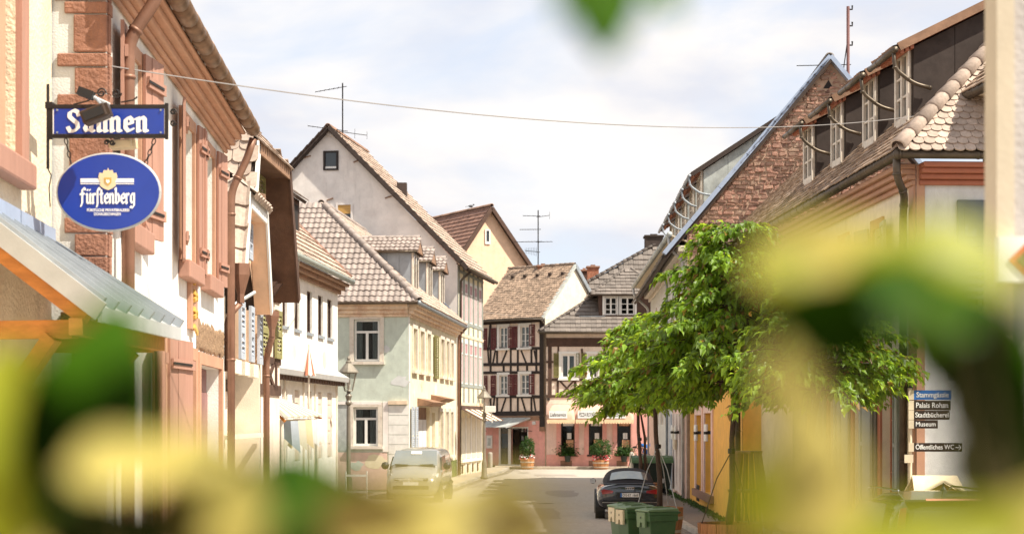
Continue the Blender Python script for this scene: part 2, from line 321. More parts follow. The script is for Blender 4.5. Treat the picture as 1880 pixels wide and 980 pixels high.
class Wall:
    """a vertical wall plane from A to B seen from the street; u runs along it, d out of it"""
    def __init__(s, A, B, n=None):
        s.A = V((A[0], A[1])); s.B = V((B[0], B[1])); s.L = (s.B-s.A).length; s.u = (s.B-s.A)/s.L
        s.n = V((s.u.y, -s.u.x))
        if n is None:
            if s.n.dot(-s.A) < 0: s.n = -s.n
        elif s.n.dot(V(n)) < 0: s.n = -s.n
        s.u3 = V((s.u.x, s.u.y, 0)); s.n3 = V((s.n.x, s.n.y, 0))
    def pt(s, u, z, d=0): q = s.A+s.u*u+s.n*d; return V((q.x, q.y, z))
    def ray(s, px, py, d=0):
        r = V(((px-CX)/F, 1.0)); a = s.A+s.n*d; t = s.n.dot(a)/s.n.dot(r)
        return ((r*t-s.A).dot(s.u), CH+(HY-py)/F*t)
    def U(s, px, d=0): return s.ray(px, HY, d)[0]
    def z(s, px, py, d=0): return s.ray(px, py, d)[1]
    def box(s, mb, u0, u1, z0, z1, d0, d1):
        return mb.hexa([s.pt(u0, z0, d0), s.pt(u1, z0, d0), s.pt(u1, z0, d1), s.pt(u0, z0, d1), s.pt(u0, z1, d0), s.pt(u1, z1, d0), s.pt(u1, z1, d1), s.pt(u0, z1, d1)])
    def strut(s, mb, u0, z0, u1, z1, w, d0, d1):
        a = V((u1-u0, z1-z0)); a.normalize(); p = V((-a.y, a.x))*w/2
        poly = [s.pt(u0+p.x, z0+p.y, d0), s.pt(u1+p.x, z1+p.y, d0), s.pt(u1-p.x, z1-p.y, d0), s.pt(u0-p.x, z0-p.y, d0)]
        return mb.prism(poly, s.n3*(d1-d0))
    def face(s, root, outline, holes, m, name='wall', reveal=0.16):
        mb = MB(); rings = [[V((u, z, 0)) for u, z in outline]]
        for (u0, u1, z0, z1) in holes: rings.append([V((u0, z0, 0)), V((u1, z0, 0)), V((u1, z1, 0)), V((u0, z1, 0))])
        flat = [p for r in rings for p in r]
        tris = geometry.tessellate_polygon(rings)
        mb.add([s.pt(p.x, p.y, 0) for p in flat], tris)
        for (u0, u1, z0, z1) in holes:
            c = [(u0, z0), (u1, z0), (u1, z1), (u0, z1)]
            for i in range(4):
                a, b = c[i], c[(i+1) % 4]
                mb.add([s.pt(*a, 0), s.pt(*b, 0), s.pt(*b, -reveal), s.pt(*a, -reveal)], [(0, 1, 2, 3)])
        return mb.build(name, m, root, weld=True)
    def slab(s, root, u0, u1, z0, z1, d0, d1, m, name, **k):
        return s.box(MB(), u0, u1, z0, z1, d0, d1).build(name, m, root, **k)
def rect(w, z0, z1, u0=0, u1=None): u1 = w.L if u1 is None else u1; return [(u0, z0), (u1, z0), (u1, z1), (u0, z1)]
def window(root, W, h, frame='white_paint', cols=2, rows=1, transom=None, surround=None, sw=0.12, sd=0.04, sill=None, curtain=None, depth=0.10, bar=0.05, cfrac=0.45, pane='glass', label=None):
    u0, u1, z0, z1 = h; mb = MB(); d0, d1 = -depth-0.05, -depth; e = 0.004
    W.box(mb, u0+e, u0+bar, z0+e, z1-e, d0, d1); W.box(mb, u1-bar, u1-e, z0+e, z1-e, d0, d1)
    W.box(mb, u0+bar, u1-bar, z0+e, z0+bar, d0, d1); W.box(mb, u0+bar, u1-bar, z1-bar, z1-e, d0, d1)
    zt = z1-bar
    if transom: zt = z0+(z1-z0)*transom; W.box(mb, u0+bar, u1-bar, zt-bar/2, zt+bar/2, d0, d1+0.01)
    for i in range(1, cols): uu = u0+(u1-u0)*i/cols; W.box(mb, uu-bar*0.6, uu+bar*0.6, z0+bar, zt-(bar/2 if transom else 0), d0, d1+0.006)
    for i in range(1, rows): zz = z0+(zt-z0)*i/rows; W.box(mb, u0+bar, u1-bar, zz-bar*0.25, zz+bar*0.25, d0+0.01, d1-0.004)
    o = mb.build('window', frame, root, label=label)
    W.box(MB(), u0+0.01, u1-0.01, z0+0.01, z1-0.01, d0+0.015, d0+0.022).build('pane', pane, o)
    W.box(MB(), u0-0.02, u1+0.02, z0-0.02, z1+0.02, d0-0.34, d0-0.30).build('interior', 'dark_inside', o)
    if surround:
        mb = MB(); W.box(mb, u0-sw, u0-e, z0-e, z1+sw, 0.002, sd); W.box(mb, u1+e, u1+sw, z0-e, z1+sw, 0.002, sd); W.box(mb, u0-e, u1+e, z1+e, z1+sw, 0.002, sd-0.003)
        mb.build('surround', surround, o)
    if sill: W.slab(o, u0-sw-0.03, u1+sw+0.03, z0-0.12, z0-0.006, 0.002, sd+0.08, sill, 'sill')
    if curtain:
        mb = MB(); w = (u1-u0)*cfrac*R.uniform(.65, 1.1)
        for (a, b) in ((u0, u0+w), (u1-w, u1)):
            k = 7; top = []; bot = []
            for i in range(k):
                uu = a+(b-a)*i/(k-1); dd = d0-0.06+(0.02 if i % 2 else 0)
                top.append(W.pt(uu, z1, dd)); bot.append(W.pt(uu, z0, dd))
            mb.add(top+bot, [(i, i+1, k+i+1, k+i) for i in range(k-1)])
        mb.build('curtain', curtain, o)
    return o
def shutter(root, W, u0, u1, z0, z1, m, kind='louvre', ang=0.0, hinge=0, slat=0.075, d=0.02, label=None, own=False):
    """a shutter leaf on the wall; ang swings it off the wall about its hinge edge (0: u0, 1: u1)"""
    w = u1-u0; hu = u0 if hinge == 0 else u1; s = 1 if hinge == 0 else -1
    ca, sa = math.cos(ang), math.sin(ang)
    def pt(a, z, t): return W.pt(hu+s*(a*ca-t*sa), z, d+a*sa+t*ca)
    def bx(mb, a0, a1, za, zb, t0, t1): mb.hexa([pt(a0, za, t0), pt(a1, za, t0), pt(a1, za, t1), pt(a0, za, t1), pt(a0, zb, t0), pt(a1, zb, t0), pt(a1, zb, t1), pt(a0, zb, t1)])
    mb = MB(); T = 0.04; f = min(0.07, w*0.16)
    if kind == 'louvre':
        bx(mb, 0, f, z0, z1, 0, T); bx(mb, w-f, w, z0, z1, 0, T); bx(mb, f, w-f, z0, z0+f*1.3, 0, T); bx(mb, f, w-f, z1-f*1.3, z1, 0, T)
        zm = (z0+z1)/2; bx(mb, f, w-f, zm-f*0.6, zm+f*0.6, 0, T)
        sl = MB(); zz = z0+f*1.3+slat*0.5
        while zz < z1-f*1.3:
            if abs(zz-zm) > f:
                one = MB() if own else sl
                one.hexa([pt(f, zz-slat*.42, T-.002), pt(w-f, zz-slat*.42, T-.002), pt(w-f, zz-slat*.30, T-.002), pt(f, zz-slat*.30, T-.002), pt(f, zz+slat*.30, .004), pt(w-f, zz+slat*.30, .004), pt(w-f, zz+slat*.42, .004), pt(f, zz+slat*.42, .004)])
                if own: own_list.append(one)
            zz += slat
        o = mb.build('shutter', m, root, label=label)
        if own:
            for one in own_list: one.build('slat', m, o)
            own_list.clear()
        else: sl.build('slats', m, o, kind='stuff')
    else:
        k = 3 if kind == 'plank' else 1
        for i in range(k): bx(mb, w*i/k+0.004, w*(i+1)/k-0.004, z0, z1, 0, T*0.7+0.004*(i % 2))
        if kind == 'plank':
            bx(mb, 0.02, w-0.02, z1-0.30, z1-0.20, T*0.7+.005, T*1.5); bx(mb, 0.02, w-0.02, z0+0.18, z0+0.28, T*0.7+.005, T*1.5)
        else:
            for (za, zb) in ((z0, z0+f), (z1-f, z1), ((z0+z1)/2-f/2, (z0+z1)/2+f/2)): bx(mb, f, w-f, za, zb, T*.7+.001, T*1.2)
            bx(mb, 0, f, z0, z1, T*.7+.001, T*1.2); bx(mb, w-f, w, z0, z1, T*.7+.001, T*1.2)
        o = mb.build('shutter', m, root, label=label)
        hb = MB()
        for zz in (z0+0.23, z1-0.25): bx(hb, 0.0, w*0.8, zz-0.012, zz+0.012, T*1.5+.002, T*1.5+0.010)
        hb.build('hinge', 'black_iron', o)
    return o
own_list = []
TM = {}
def tile_mesh(kind, w, h, m):
    k = (kind, round(w, 3), round(h, 3), m)
    if k in TM: return TM[k]
    vs = []; fs = []
    if kind == 'pantile':
        n = 7; lo = -0.07
        for j, (y, z) in enumerate(((lo, 0.045), (h, 0.0), (lo, 0.0))):
            for i in range(n):
                t = i/(n-1); x = (t-0.5)*w*1.04
                roll = 0.045*w/0.25*(math.cos((t-0.30)*2*math.pi)*0.5+0.5)
                vs.append((x, y, z+roll if j < 2 else max(roll-0.05, -0.02)))
        fs = [(i, i+1, n+i+1, n+i) for i in range(n-1)]+[(2*n+i, 2*n+i+1, i+1, i) for i in range(n-1)]
    elif kind == 'beaver':
        prof = [(-w*0.48, h), (-w*0.48, 0.0)]+[(-w*0.48*math.cos(a), -w*0.36*math.sin(a)) for a in (0.5, 1.05, math.pi/2, math.pi-1.05, math.pi-0.5)]+[(w*0.48, 0.0), (w*0.48, h)]
        n = len(prof); zz = lambda y: 0.030*(1-(y+w*0.36)/(h+w*0.36))
        vs = [(x, y, zz(y)+0.012) for x, y in prof]+[(x, y, zz(y)-0.010) for x, y in prof]
        fs = [tuple(range(n)), tuple(range(n, 2*n))[::-1]]+[(i, (i+1) % n, n+(i+1) % n, n+i) for i in range(n)]
    else:   # flat tile with a rounded roll on one side
        n = 5; xs = [(-.5, .0), (-.42, .014), (-.34, .0), (.1, .004), (.5, .0)]
        for (y, dz) in ((-0.06, 0.055), (h, 0.0), (-0.06, -0.004)):
            vs += [(x*w, y, dz+(z if dz >= 0 else 0)) for x, z in xs]
        fs = [(i, i+1, n+i+1, n+i) for i in range(n-1)]+[(2*n+i, 2*n+i+1, i+1, i) for i in range(n-1)]
    me = bpy.data.meshes.new('roof_tile'); me.from_pydata(vs, [], fs); me.materials.append(M[m])
    TM[k] = (me, np.array(vs), fs); return TM[k]
def inside(p, poly):
    x, y = p; c = False; n = len(poly)
    for i in range(n):
        (x1, y1), (x2, y2) = poly[i], poly[(i+1) % n]
        if (y1 > y) != (y2 > y) and x < (x2-x1)*(y-y1)/(y2-y1)+x1: c = not c
    return c
def roof(root, O, ex, up_pt, poly, w, h, kind, m, limit=0, lift=0.02, slab=0.10, half=None, under='tile_under', keep=None, name='roof', part=None):
    """roof slope: O eave origin, ex along the eave, up_pt any point higher on the plane; poly in (along, up) metres"""
    O = V(O); ex = V(ex).normalized(); ey = V(up_pt)-O; ey = (ey-ex*ey.dot(ex)).normalized(); n = ex.cross(ey)
    if n.z < 0: ex = -ex; n = -n; poly = [(-a, b) for a, b in poly]
    o = part or MB().prism([O+ex*a+ey*b-n*0.005 for a, b in poly], -n*slab).build(name, under, root)
    me, va, fs = tile_mesh(kind, w, h, m)
    a0 = min(p[0] for p in poly); a1 = max(p[0] for p in poly); b0 = min(p[1] for p in poly); b1 = max(p[1] for p in poly)
    if half is None: half = kind == 'beaver'
    spots = []; r = 0; b = b0
    while b < b1:
        a = a0+w*0.5+(w*0.5 if half and r % 2 else 0)
        while a < a1+w*0.4:
            if inside((a, b+h*0.5), poly) or inside((a-w*0.3, b+h*0.3), poly) and inside((a+w*0.3, b+h*0.3), poly):
                spots.append((a, b))
            a += w
        b += h; r += 1
    base = LOC[root.name]; Rm = Matrix((ex, ey, n)).transposed(); joined_v = []; joined_f = []; cnt = 0
    for (a, b) in spots:
        p = O+ex*a+ey*b+n*lift
        j = R.uniform(-1, 1); rot = Rm @ Matrix.Rotation(j*0.03, 3, 'Z') @ Matrix.Rotation(R.uniform(-1, 1)*0.03, 3, 'Y')
        if cnt < limit and (keep is None or keep(p)):
            t = link('roof_tile', me, o); mt = rot.to_4x4(); mt.translation = p-base+n*R.uniform(0, 0.014); t.matrix_local = mt; cnt += 1
        else:
            k = len(joined_v); q = va @ np.array(rot).T + np.array(p+n*R.uniform(0, 0.014)-ey*R.uniform(0, .012)); joined_v += q.tolist(); joined_f += [tuple(i+k for i in f) for f in fs]
    if joined_v:
        mj = bpy.data.meshes.new('tiling'); bs = np.array(joined_v)-np.array(base); mj.from_pydata(bs.tolist(), [], joined_f); mj.materials.append(M[m])
        t = link('tiling', mj, o); t['kind'] = 'stuff'
    return o
def ridge(root, p, q, m, r=0.11, step=0.34, name='ridge_tile', own=True):
    p, q = V(p), V(q); d = q-p; n = max(1, int(d.length/step)); d.normalize()
    side = d.cross(V((0, 0, 1))).normalized(); up = side.cross(d).normalized(); big = MB()
    for i in range(n):
        a = p+d*i*step; b = a+d*(step*1.12); mb = MB() if own else big; k = 7; vs = []
        for (c, rr) in ((a, r*1.12), (b, r*0.92)):
            for j in range(k):
                t = math.pi*(-0.08+1.16*j/(k-1)); vs.append(c+side*math.cos(t)*rr+up*(math.sin(t)*rr*0.9))
        for (c, rr) in ((a, r*0.85),):
            for j in range(k):
                t = math.pi*(-0.08+1.16*j/(k-1)); vs.append(c+side*math.cos(t)*rr+up*(math.sin(t)*rr*0.9))
        mb.add(vs, [(j, j+1, k+j+1, k+j) for j in range(k-1)]+[(j, 2*k+j, 2*k+j+1, j+1) for j in range(k-1)])
        if own: mb.build(name, m, root, smooth=True)
    if not own: big.build('ridge_tiling', m, root, smooth=True, kind='stuff')
def gutter(root, p, q, m, r=0.075, step=0.9, name='gutter'):
    p, q = V(p), V(q); d = (q-p); L = d.length; d.normalize(); mb = MB()
    mb.tube([p, q], r, 10)
    n = max(1, int(L/step))
    for i in range(n+1): c = p+d*(L*i/n); mb.tube([c-d*0.012, c+d*0.012], r*1.10, 10)
    return mb.build(name, m, root, smooth=True)
def gutter_sections(root, p, q, m, r=0.09, step=0.62):
    p, q = V(p), V(q); d = q-p; n = max(1, round(d.length/step))
    for i in range(n):
        a, b = p+d*(i/n), p+d*((i+1)/n); MB().tube([a, a.lerp(b, .93), a.lerp(b, .97), b-d.normalized()*.004], [r*1.04, r*.97, r*.88, r*.88], 12).build('gutter_section', m, root, smooth=True)
def pipe(root, pts, m, r=0.05, name='downpipe', parent=True):
    pts = [V(p) for p in pts]; out = [pts[0]]
    for i in range(1, len(pts)-1):          # rounded elbows
        a, b, c = pts[i-1], pts[i], pts[i+1]; k = min(0.14, (b-a).length*0.4, (c-b).length*0.4)
        s, e = b+(a-b).normalized()*k, b+(c-b).normalized()*k
        for t in (0, .25, .5, .75, 1): out.append(s*(1-t)**2+b*2*t*(1-t)+e*t*t)
    out.append(pts[-1]); mb = MB().tube(out, r, 10)
    for i in range(len(pts)-1):
        a, b = pts[i], pts[i+1]; L = (b-a).length; d = (b-a).normalized(); t = 0.3
        while t < L: c = a+d*t; mb.tube([c-d*0.015, c+d*0.015], r*1.16, 10); t += 1.9
    return mb.build(name, m, root, smooth=True)
def lettering(parent, s, O, xd, yd, height, m, width=None, name='lettering', bold=0.0, shear=0.0, lift=0.004):
    cu = bpy.data.curves.new('lettering', 'FONT'); cu.body = s; cu.size = 1.0; cu.offset = bold; cu.shear = shear; cu.resolution_u = 3
    o = bpy.data.objects.new('lettering', cu); COL.objects.link(o)
    bpy.context.view_layer.update()
    me = bpy.data.meshes.new_from_object(o.evaluated_get(bpy.context.evaluated_depsgraph_get()))
    bpy.data.objects.remove(o); v = np.array([tuple(x.co) for x in me.vertices])
    lo, hi = v.min(0), v.max(0); sy = height/0.70; sx = sy if width is None else width/(hi[0]-lo[0])
    O, xd, yd = V(O), V(xd).normalized(), V(yd).normalized(); n = xd.cross(yd); base = LOC[parent.name]
    for x in me.vertices: c = x.co.copy(); x.co = O+xd*((c.x-lo[0])*sx)+yd*(c.y*sy)+n*lift-base
    me.materials.clear(); me.materials.append(M[m]); t = link(name, me, parent); return t
def nib(parent, glyphs, O, xd, yd, sx, sy, m, ang=35, nw=0.30, thin=0.10, gap=0.22, name='lettering', lift=0.004):
    """broad pen lettering: every glyph is (advance, strokes), strokes are polylines in x-height units"""
    O, xd, yd = V(O), V(xd).normalized(), V(yd).normalized(); n = xd.cross(yd); mb = MB(); x = 0; k = 0
    a = math.radians(ang); e = V((math.cos(a), math.sin(a)))*nw/2; g = V((-math.sin(a), math.cos(a)))*thin/2
    for adv, strokes in glyphs:
        for st in strokes:
            for i in range(len(st)-1):
                p, q = V(st[i]), V(st[i+1]); pts = [c+s1*e+s2*g for c in (p, q) for s1 in (1, -1) for s2 in (1, -1)]
                idx = geometry.convex_hull_2d(pts); k += 1
                mb.add([O+xd*((x+pts[j].x)*sx)+yd*(pts[j].y*sy)+n*(lift+k*0.00006) for j in idx], [tuple(range(len(idx)))])
        x += adv+gap
    return mb.build(name, m, parent)
def patch(root, W, u, z, r, m, d=.004, seed=0):
    rs = random.Random(seed); n = 14
    return MB().prism([W.pt(u+r*(.6+.6*rs.random())*math.cos(2*math.pi*i/n), z+r*.7*(.6+.6*rs.random())*math.sin(2*math.pi*i/n), .001) for i in range(n)], W.n3*d).build('render_patch', m, root)
def structure(name, mb, m, **k): o = mb.build(name, m, **k); o['kind'] = 'structure'; return o
# ================================================================== SETTING: ground, road, pavements
def sheet(name, pts, z, m): return structure(name, MB().add([V((x, y, z)) for x, y in pts], [tuple(range(len(pts)))]), m)
g = sheet('ground', [(-1500, -60), (1500, -60), (1500, 4000), (-1500, 4000)], -0.01, 'earth')
LW = [(-3.0, 2), (-3.45, 8), (-3.79, 22.8), (-4.25, 31), (-6.3, 46), (-5.6, 56), (-5.0, 64), (-3.96, 66.7), (-2.65, 83), (-1.55, 91), (-1.6, 104)]
RW = [(8.2, 2), (7.4, 18), (6.7, 29), (6.05, 42), (5.9, 57.5), (6.15, 80), (8.2, 84), (8.6, 101.5)]
LK = [(-1.9, 2), (-2.3, 8), (-2.6, 22.8), (-3.0, 31), (-4.2, 46), (-4.3, 56), (-3.9, 62), (-2.8, 66.7), (-1.6, 83), (-0.7, 91), (-0.3, 99.0)]
RK = [(5.6, 2), (5.3, 18), (4.9, 29), (4.6, 42), (4.45, 57.5), (4.7, 80), (6.6, 84), (7.4, 99.0)]
road = structure('road', MB().add([V((x, y, 0.0)) for x, y in LK+RK[::-1]], [tuple(range(len(LK)+len(RK)))]), 'asphalt')
mat('road_patch', (0.29, 0.25, 0.215), mott=0.25, scale=10, bump=0.5, bscale=90)
for i, (x, y, rx, ry) in enumerate(((.6, 52, .8, 3.2), (-1.6, 76, .5, 4.5), (1.9, 66, .6, 3.0), (2.2, 88, 1.1, 1.6), (-.4, 96, .9, 1.1))):
    rs = random.Random(i); n = 16; MB().add([V((x+rx*(.8+.3*rs.random())*max(-1, min(1, 1.3*math.cos(2*math.pi*k/n))), y+ry*(.85+.2*rs.random())*max(-1, min(1, 1.3*math.sin(2*math.pi*k/n))), .004)) for k in range(n)], [tuple(range(n))]).build('road_patch', 'road_patch', road)
for line, s in ((LK, 1), (RK, -1)):           # row of gutter setts against the kerb
    gs = MB(); 
    for i in range(len(line)-1):
        a, b = V((*line[i], 0)), V((*line[i+1], 0)); L = (b-a).length; d = (b-a).normalized(); sd = V((d.y, -d.x, 0))*s; n = int(L/.22)
        if b.y < 30: continue
        for k in range(n):
            for c in (0, 1):
                p = a+d*(L*k/n+.01)+sd*(.20+.17*c); q = a+d*(L*(k+1)/n-.01)+sd*(.20+.17*c); gs.add([p+V((0, 0, .003)), q+V((0, 0, .003)), q+sd*.15+V((0, 0, .003)), p+sd*.15+V((0, 0, .003)), p+sd*.02+V((0, 0, .016)), q+sd*.02+V((0, 0, .016)), q+sd*.13+V((0, 0, .016)), p+sd*.13+V((0, 0, .016))], [(0, 1, 5, 4), (1, 2, 6, 5), (2, 3, 7, 6), (3, 0, 4, 7), (4, 5, 6, 7)])
    gs.build('gutter_setts', 'setts', road, kind='stuff')
def pave(name, inner, outer, m):
    mb = MB()
    for (lst, z) in ((inner, .12),): pass
    poly = [V((x, y, 0.12)) for x, y in inner+outer[::-1]]
    return structure(name, mb.prism(poly, V((0, 0, -0.2))), m)
sw_l = pave('pavement', LW[:-1]+[(-1.2, 104)], LK, 'flagstone'); sw_r = pave('pavement', RK, RW, 'setts')
far_sq = structure('pavement', MB().prism([V((-1.2, 99.02, .12)), V((8.8, 99.02, .12)), V((8.8, 106, .12)), V((-1.2, 106, .12))], V((0, 0, -.2))), 'flagstone')
for line, par, s in ((LK, sw_l, 1), (RK, sw_r, -1)):
    mes = None
    for i in range(len(line)-1):
        a, b = V((*line[i], 0)), V((*line[i+1], 0)); L = (b-a).length; d = (b-a).normalized(); sd = V((d.y, -d.x, 0))*s; n = int(L/1.0)
        if b.y < 30: continue
        for k in range(n):
            p = a+d*(L*k/n+0.01); q = a+d*(L*(k+1)/n-0.01)
            MB().prism([p+sd*0.01+V((0, 0, -.05)), q+sd*0.01+V((0, 0, -.05)), q+sd*.17+V((0, 0, -.05)), p+sd*.17+V((0, 0, -.05))], V((0, 0, .165+R.uniform(0, .012)))).build('kerb_stone', 'kerb_stone', par)
# paving slabs of the sunny square in front of the far houses
for r in range(5):
    for c in range(12):
        x0 = -1.0+c*0.8; y0 = 99.1+r*0.62
        MB().box((x0+.01, y0+.01, .10), (x0+.79, y0+.61, .128+R.uniform(0, .006))).build('paving_slab', 'flagstone', far_sq)
def shell(root, W, depth, z, m, near=True, far=True, back=True, t=0.2):
    if near: W.box(MB(), 0.0, t, 0, z, -depth, -0.003).build('side_wall', m, root)
    if far: W.box(MB(), W.L-t, W.L, 0, z, -depth, -0.003).build('side_wall', m, root)
    if back: W.box(MB(), t, W.L-t, 0, z, -depth, -depth+t).build('back_wall', m, root)
def house(name, W, label): return thing(name, W.pt(W.L/2, 0, -1.5), label, 'house')
def cornice(root, W, u0, u1, z, m, steps=((0.10, 0.06), (0.12, 0.16), (0.12, 0.26)), name='cornice'):
    zz = z
    for h, d in steps:
        W.slab(root, u0, u1, zz+0.001, zz+h, 0.002, d, m, name, bevel=0.02); zz += h
    return zz
def up(W, u, z, d): return W.pt(u, z, d)
def simple_roof(root, W, z, ov, run, rise, m, kind='pantile', w=0.28, h=0.36, u0=None, u1=None, limit=0, side=1, **k):
    u0 = -0.1 if u0 is None else u0; u1 = W.L+0.1 if u1 is None else u1
    sl = math.hypot(run, rise)
    return roof(root, W.pt(u0, z, ov), W.u3, W.pt(u0, z+rise, ov-run), [(0, 0), (u1-u0, 0), (u1-u0, sl), (0, sl)], w, h, kind, m, limit, **k)
# ================================================================== LEFT ROW
# ---- nearest cream house
W0 = Wall((-3.43, 7.6), (-3.77, 14.27)); L0 = house('townhouse', W0, 'cream roughcast house at the left edge carrying the blue hanging signs')
u1 = W0.U(28); zs = W0.z(28, 296); h0 = (u1-1.1, u1, zs, zs+1.9)
ud = W0.U(-60); hd = (W0.U(-320), W0.U(-150), 0.05, 2.5); hd2 = (W0.U(10), W0.U(62), 0.05, 2.6)
W0.face(L0, rect(W0, 0, 8.2), [h0, hd, hd2], 'cream_plaster')
w0 = window(L0, W0, h0, 'salmon_shutter', 1, 1, surround='salmon_shutter', sw=0.24, sd=0.05); W0.slab(w0, h0[0]+.05, h0[1]-.05, h0[2]+.05, h0[3]-.05, -.095, -.06, 'salmon_paint', 'closed_shutter')
W0.slab(L0, h0[0]-.3, W0.U(66, .12), zs-.20, zs-.006, 0.003, .13, 'salmon_shutter', 'sill', bevel=.02)
for hh in (hd, hd2):
    d = W0.slab(L0, hh[0]+.01, hh[1]-.01, hh[2], hh[3]-.01, -.16, -.10, 'door_wood', 'door')
    for k in range(3):
        w = (hh[1]-hh[0]-.1)/3; W0.slab(d, hh[0]+.05+k*w+.02, hh[0]+.05+(k+1)*w-.02, .3, 2.2, -.10, -.085, 'door_wood', 'door_panel')
shell(L0, W0, 6, 8.2, 'cream_plaster'); simple_roof(L0, W0, 8.2, .4, 3.4, 2.9, 'tile_brown'); W0.slab(L0, -.1, W0.L, 8.0, 8.19, .003, .35, 'salmon_paint', 'cornice')
# ---- pent roof canopy over the entrance
cn = thing('entrance_canopy', (-3.0, 12.6, 2.2), 'standing seam metal canopy on orange timbers at lower left', 'canopy')
t0, t1 = W0.pt(W0.U(-20)-.6, 4.18, .01), W0.pt(W0.L-.12, 4.16, .01); e0, e1 = P(183, 566, 11.45), P(329, 596, 14.1); e0.z = e1.z = 3.50
nrm = (t1-t0).cross(e0-t0).normalized()
if nrm.z < 0: nrm = -nrm
MB().prism([t0, t1, e1, e0], -nrm*.035).build('roof_sheet', 'pale_zinc', cn)
for i in range(8):
    f = i/7; a = t0.lerp(t1, f); b = e0.lerp(e1, f); MB().beam(a+nrm*.022, b+nrm*.022, .035, .10, nrm).build('standing_seam', 'zinc', cn)  # darker metal on the seams paints in their shading
MB().beam(e0-V((0, 0, .05)), e1-V((0, 0, .05)), .03, .10).build('eaves_flashing', 'pale_zinc', cn)
MB().beam(t0+nrm*.02-V((0, .02, .05)), e0+nrm*.02-V((0, .02, .05)), .02, .13).build('verge_flashing', 'pale_zinc', cn)
for f in (0, 1): 
    MB().beam(t0.lerp(t1, .03+f*.49)+V((.03, 0, .055)), t0.lerp(t1, .5+f*.49)+V((.03, 0, .055)), .05, .17).build('wall_flashing', 'blue_flashing', cn)
dn = V((0, 0, -1))
for f in (0.02, .35, .68, .985): MB().beam(t0.lerp(t1, f)+dn*.13, t0.lerp(t1, f).lerp(e0.lerp(e1, f), .9)+dn*.13, .09, .13).build('rafter', 'orange_wood', cn)
MB().beam(e0+dn*.22+V((-.16, 0, .09)), e1+dn*.22+V((-.16, 0, .09)), .09, .11).build('purlin', 'orange_wood', cn)
for f in (.06, .97):
    a = t0.lerp(t1, f); b = e0.lerp(e1, f); zb = 3.36
    MB().beam(V((a.x+.03, a.y, zb)), V((b.x-.2, b.y, zb)), .10, .12).build('tie_beam', 'orange_wood', cn)
    MB().beam(V((a.x+.05, a.y, 2.62)), V((b.x-.35, b.y, zb-.05)), .09, .10).build('brace', 'orange_wood', cn)
# ---- house with red shutters
W1 = Wall((-3.324, 14.3), (-3.766, 22.8)); Ws = Wall((-9.3, 14.3), (-3.324, 14.3)); L1 = house('townhouse', W1, 'white house with salmon shutters and red sandstone corner quoins')
def wz(W, px, a, b): return (W.z(px, b), W.z(px, a))
up_h = [(W1.U(228), W1.U(228)+.72), (W1.U(331), W1.U(352)), (W1.U(371), W1.U(389))]
zt, zb = 5.97, 4.47
holes = [(a, b, zb, zt) for a, b in up_h]
gh = [(W1.U(283), W1.U(299), 1.2, 3.52), (W1.U(338), W1.U(352), .14, 3.42), (W1.U(362), W1.U(401), .14, 3.40)]
W1.face(L1, rect(W1, 0, 6.5), holes+gh, 'white_plaster', reveal=.2)
for h in holes: window(L1, W1, h, 'old_white_paint', 2, 3, surround='salmon_paint', sw=.13, sd=.035, curtain='curtain', depth=.14)
for h in holes: W1.slab(L1, h[0]-.17, h[1]+.17, h[2]-.20, h[2]-.005, .003, .13, 'salmon_shutter', 'sill', bevel=.015)
A = math.radians
for (a, b, hg, an) in ((up_h[0][0]-.62, up_h[0][0]-.14, 1, 4), (W1.U(254), W1.U(254)+.52, 0, 10), (up_h[1][0]-.68, up_h[1][0]-.16, 1, 9), (up_h[1][1]+.13, up_h[1][1]+.58, 0, 5), (up_h[2][0]-.58, up_h[2][0]-.14, 1, 6), (up_h[2][1]+.13, up_h[2][1]+.58, 0, 8)):
    shutter(L1, W1, a, b, zb-.04, 6.09, 'salmon_shutter', 'plank', A(an), hg, d=.04)
window(L1, W1, gh[0], 'old_white_paint', 2, 3, surround='salmon_paint', sw=.12, sd=.03, depth=.14)
W1.slab(L1, gh[0][0]-.16, gh[0][1]+.16, gh[0][2]-.16, gh[0][2]-.005, .003, .12, 'salmon_shutter', 'sill')
for (a, b, hg, an) in ((W1.U(257), W1.U(279), 1, 14), (W1.U(302), W1.U(327), 0, 6)): shutter(L1, W1, a, b, 1.15, 3.58, 'salmon_shutter', 'plank', A(an), hg, d=.03)
for h, m in ((gh[1], 'door_wood'), (gh[2], 'door_purple')):
    d = W1.slab(L1, h[0]+.01, h[1]-.01, h[2], h[3]-.01, -.20, -.15, m, 'door')
    for k in range(2):
        w = (h[1]-h[0])/2; W1.slab(d, h[0]+k*w+.08, h[0]+(k+1)*w-.06, 1.3, 3.1, -.15, -.13, m, 'door_panel')
    mb = MB(); 
    W1.box(mb, h[0]-.14, h[0]-.004, .0, h[3]+.14, .003, .05); W1.box(mb, h[1]+.004, h[1]+.14, .0, h[3]+.14, .003, .05); W1.box(mb, h[0]-.003, h[1]+.003, h[3]+.004, h[3]+.14, .003, .047); mb.build('door_surround', 'salmon_paint', L1)
ln = MB(); nu, nv = 40, 12; g_ = []                          # broken render above the door
for j in range(nv):
    for i in range(nu):
        uu = W1.U(360)+(W1.U(410)-W1.U(360))*i/(nu-1); zq = 3.56+.34*j/(nv-1)+(R.uniform(-.05, .05) if j in (0, nv-1) else R.uniform(-.01, .01))
        g_.append(W1.pt(uu, zq, .006 if i in (0, nu-1) or j in (0, nv-1) else R.uniform(.012, .026)))
ln.add(g_, [(j*nu+i, j*nu+i+1, (j+1)*nu+i+1, (j+1)*nu+i) for j in range(nv-1) for i in range(nu-1)]); ln.build('bare_lintel', 'rough_plaster', L1, smooth=True)
op = W1.slab(L1, W1.U(343), W1.U(355), W1.z(349, 605), W1.z(349, 494), .004, .05, 'salmon_paint', 'carved_panel')
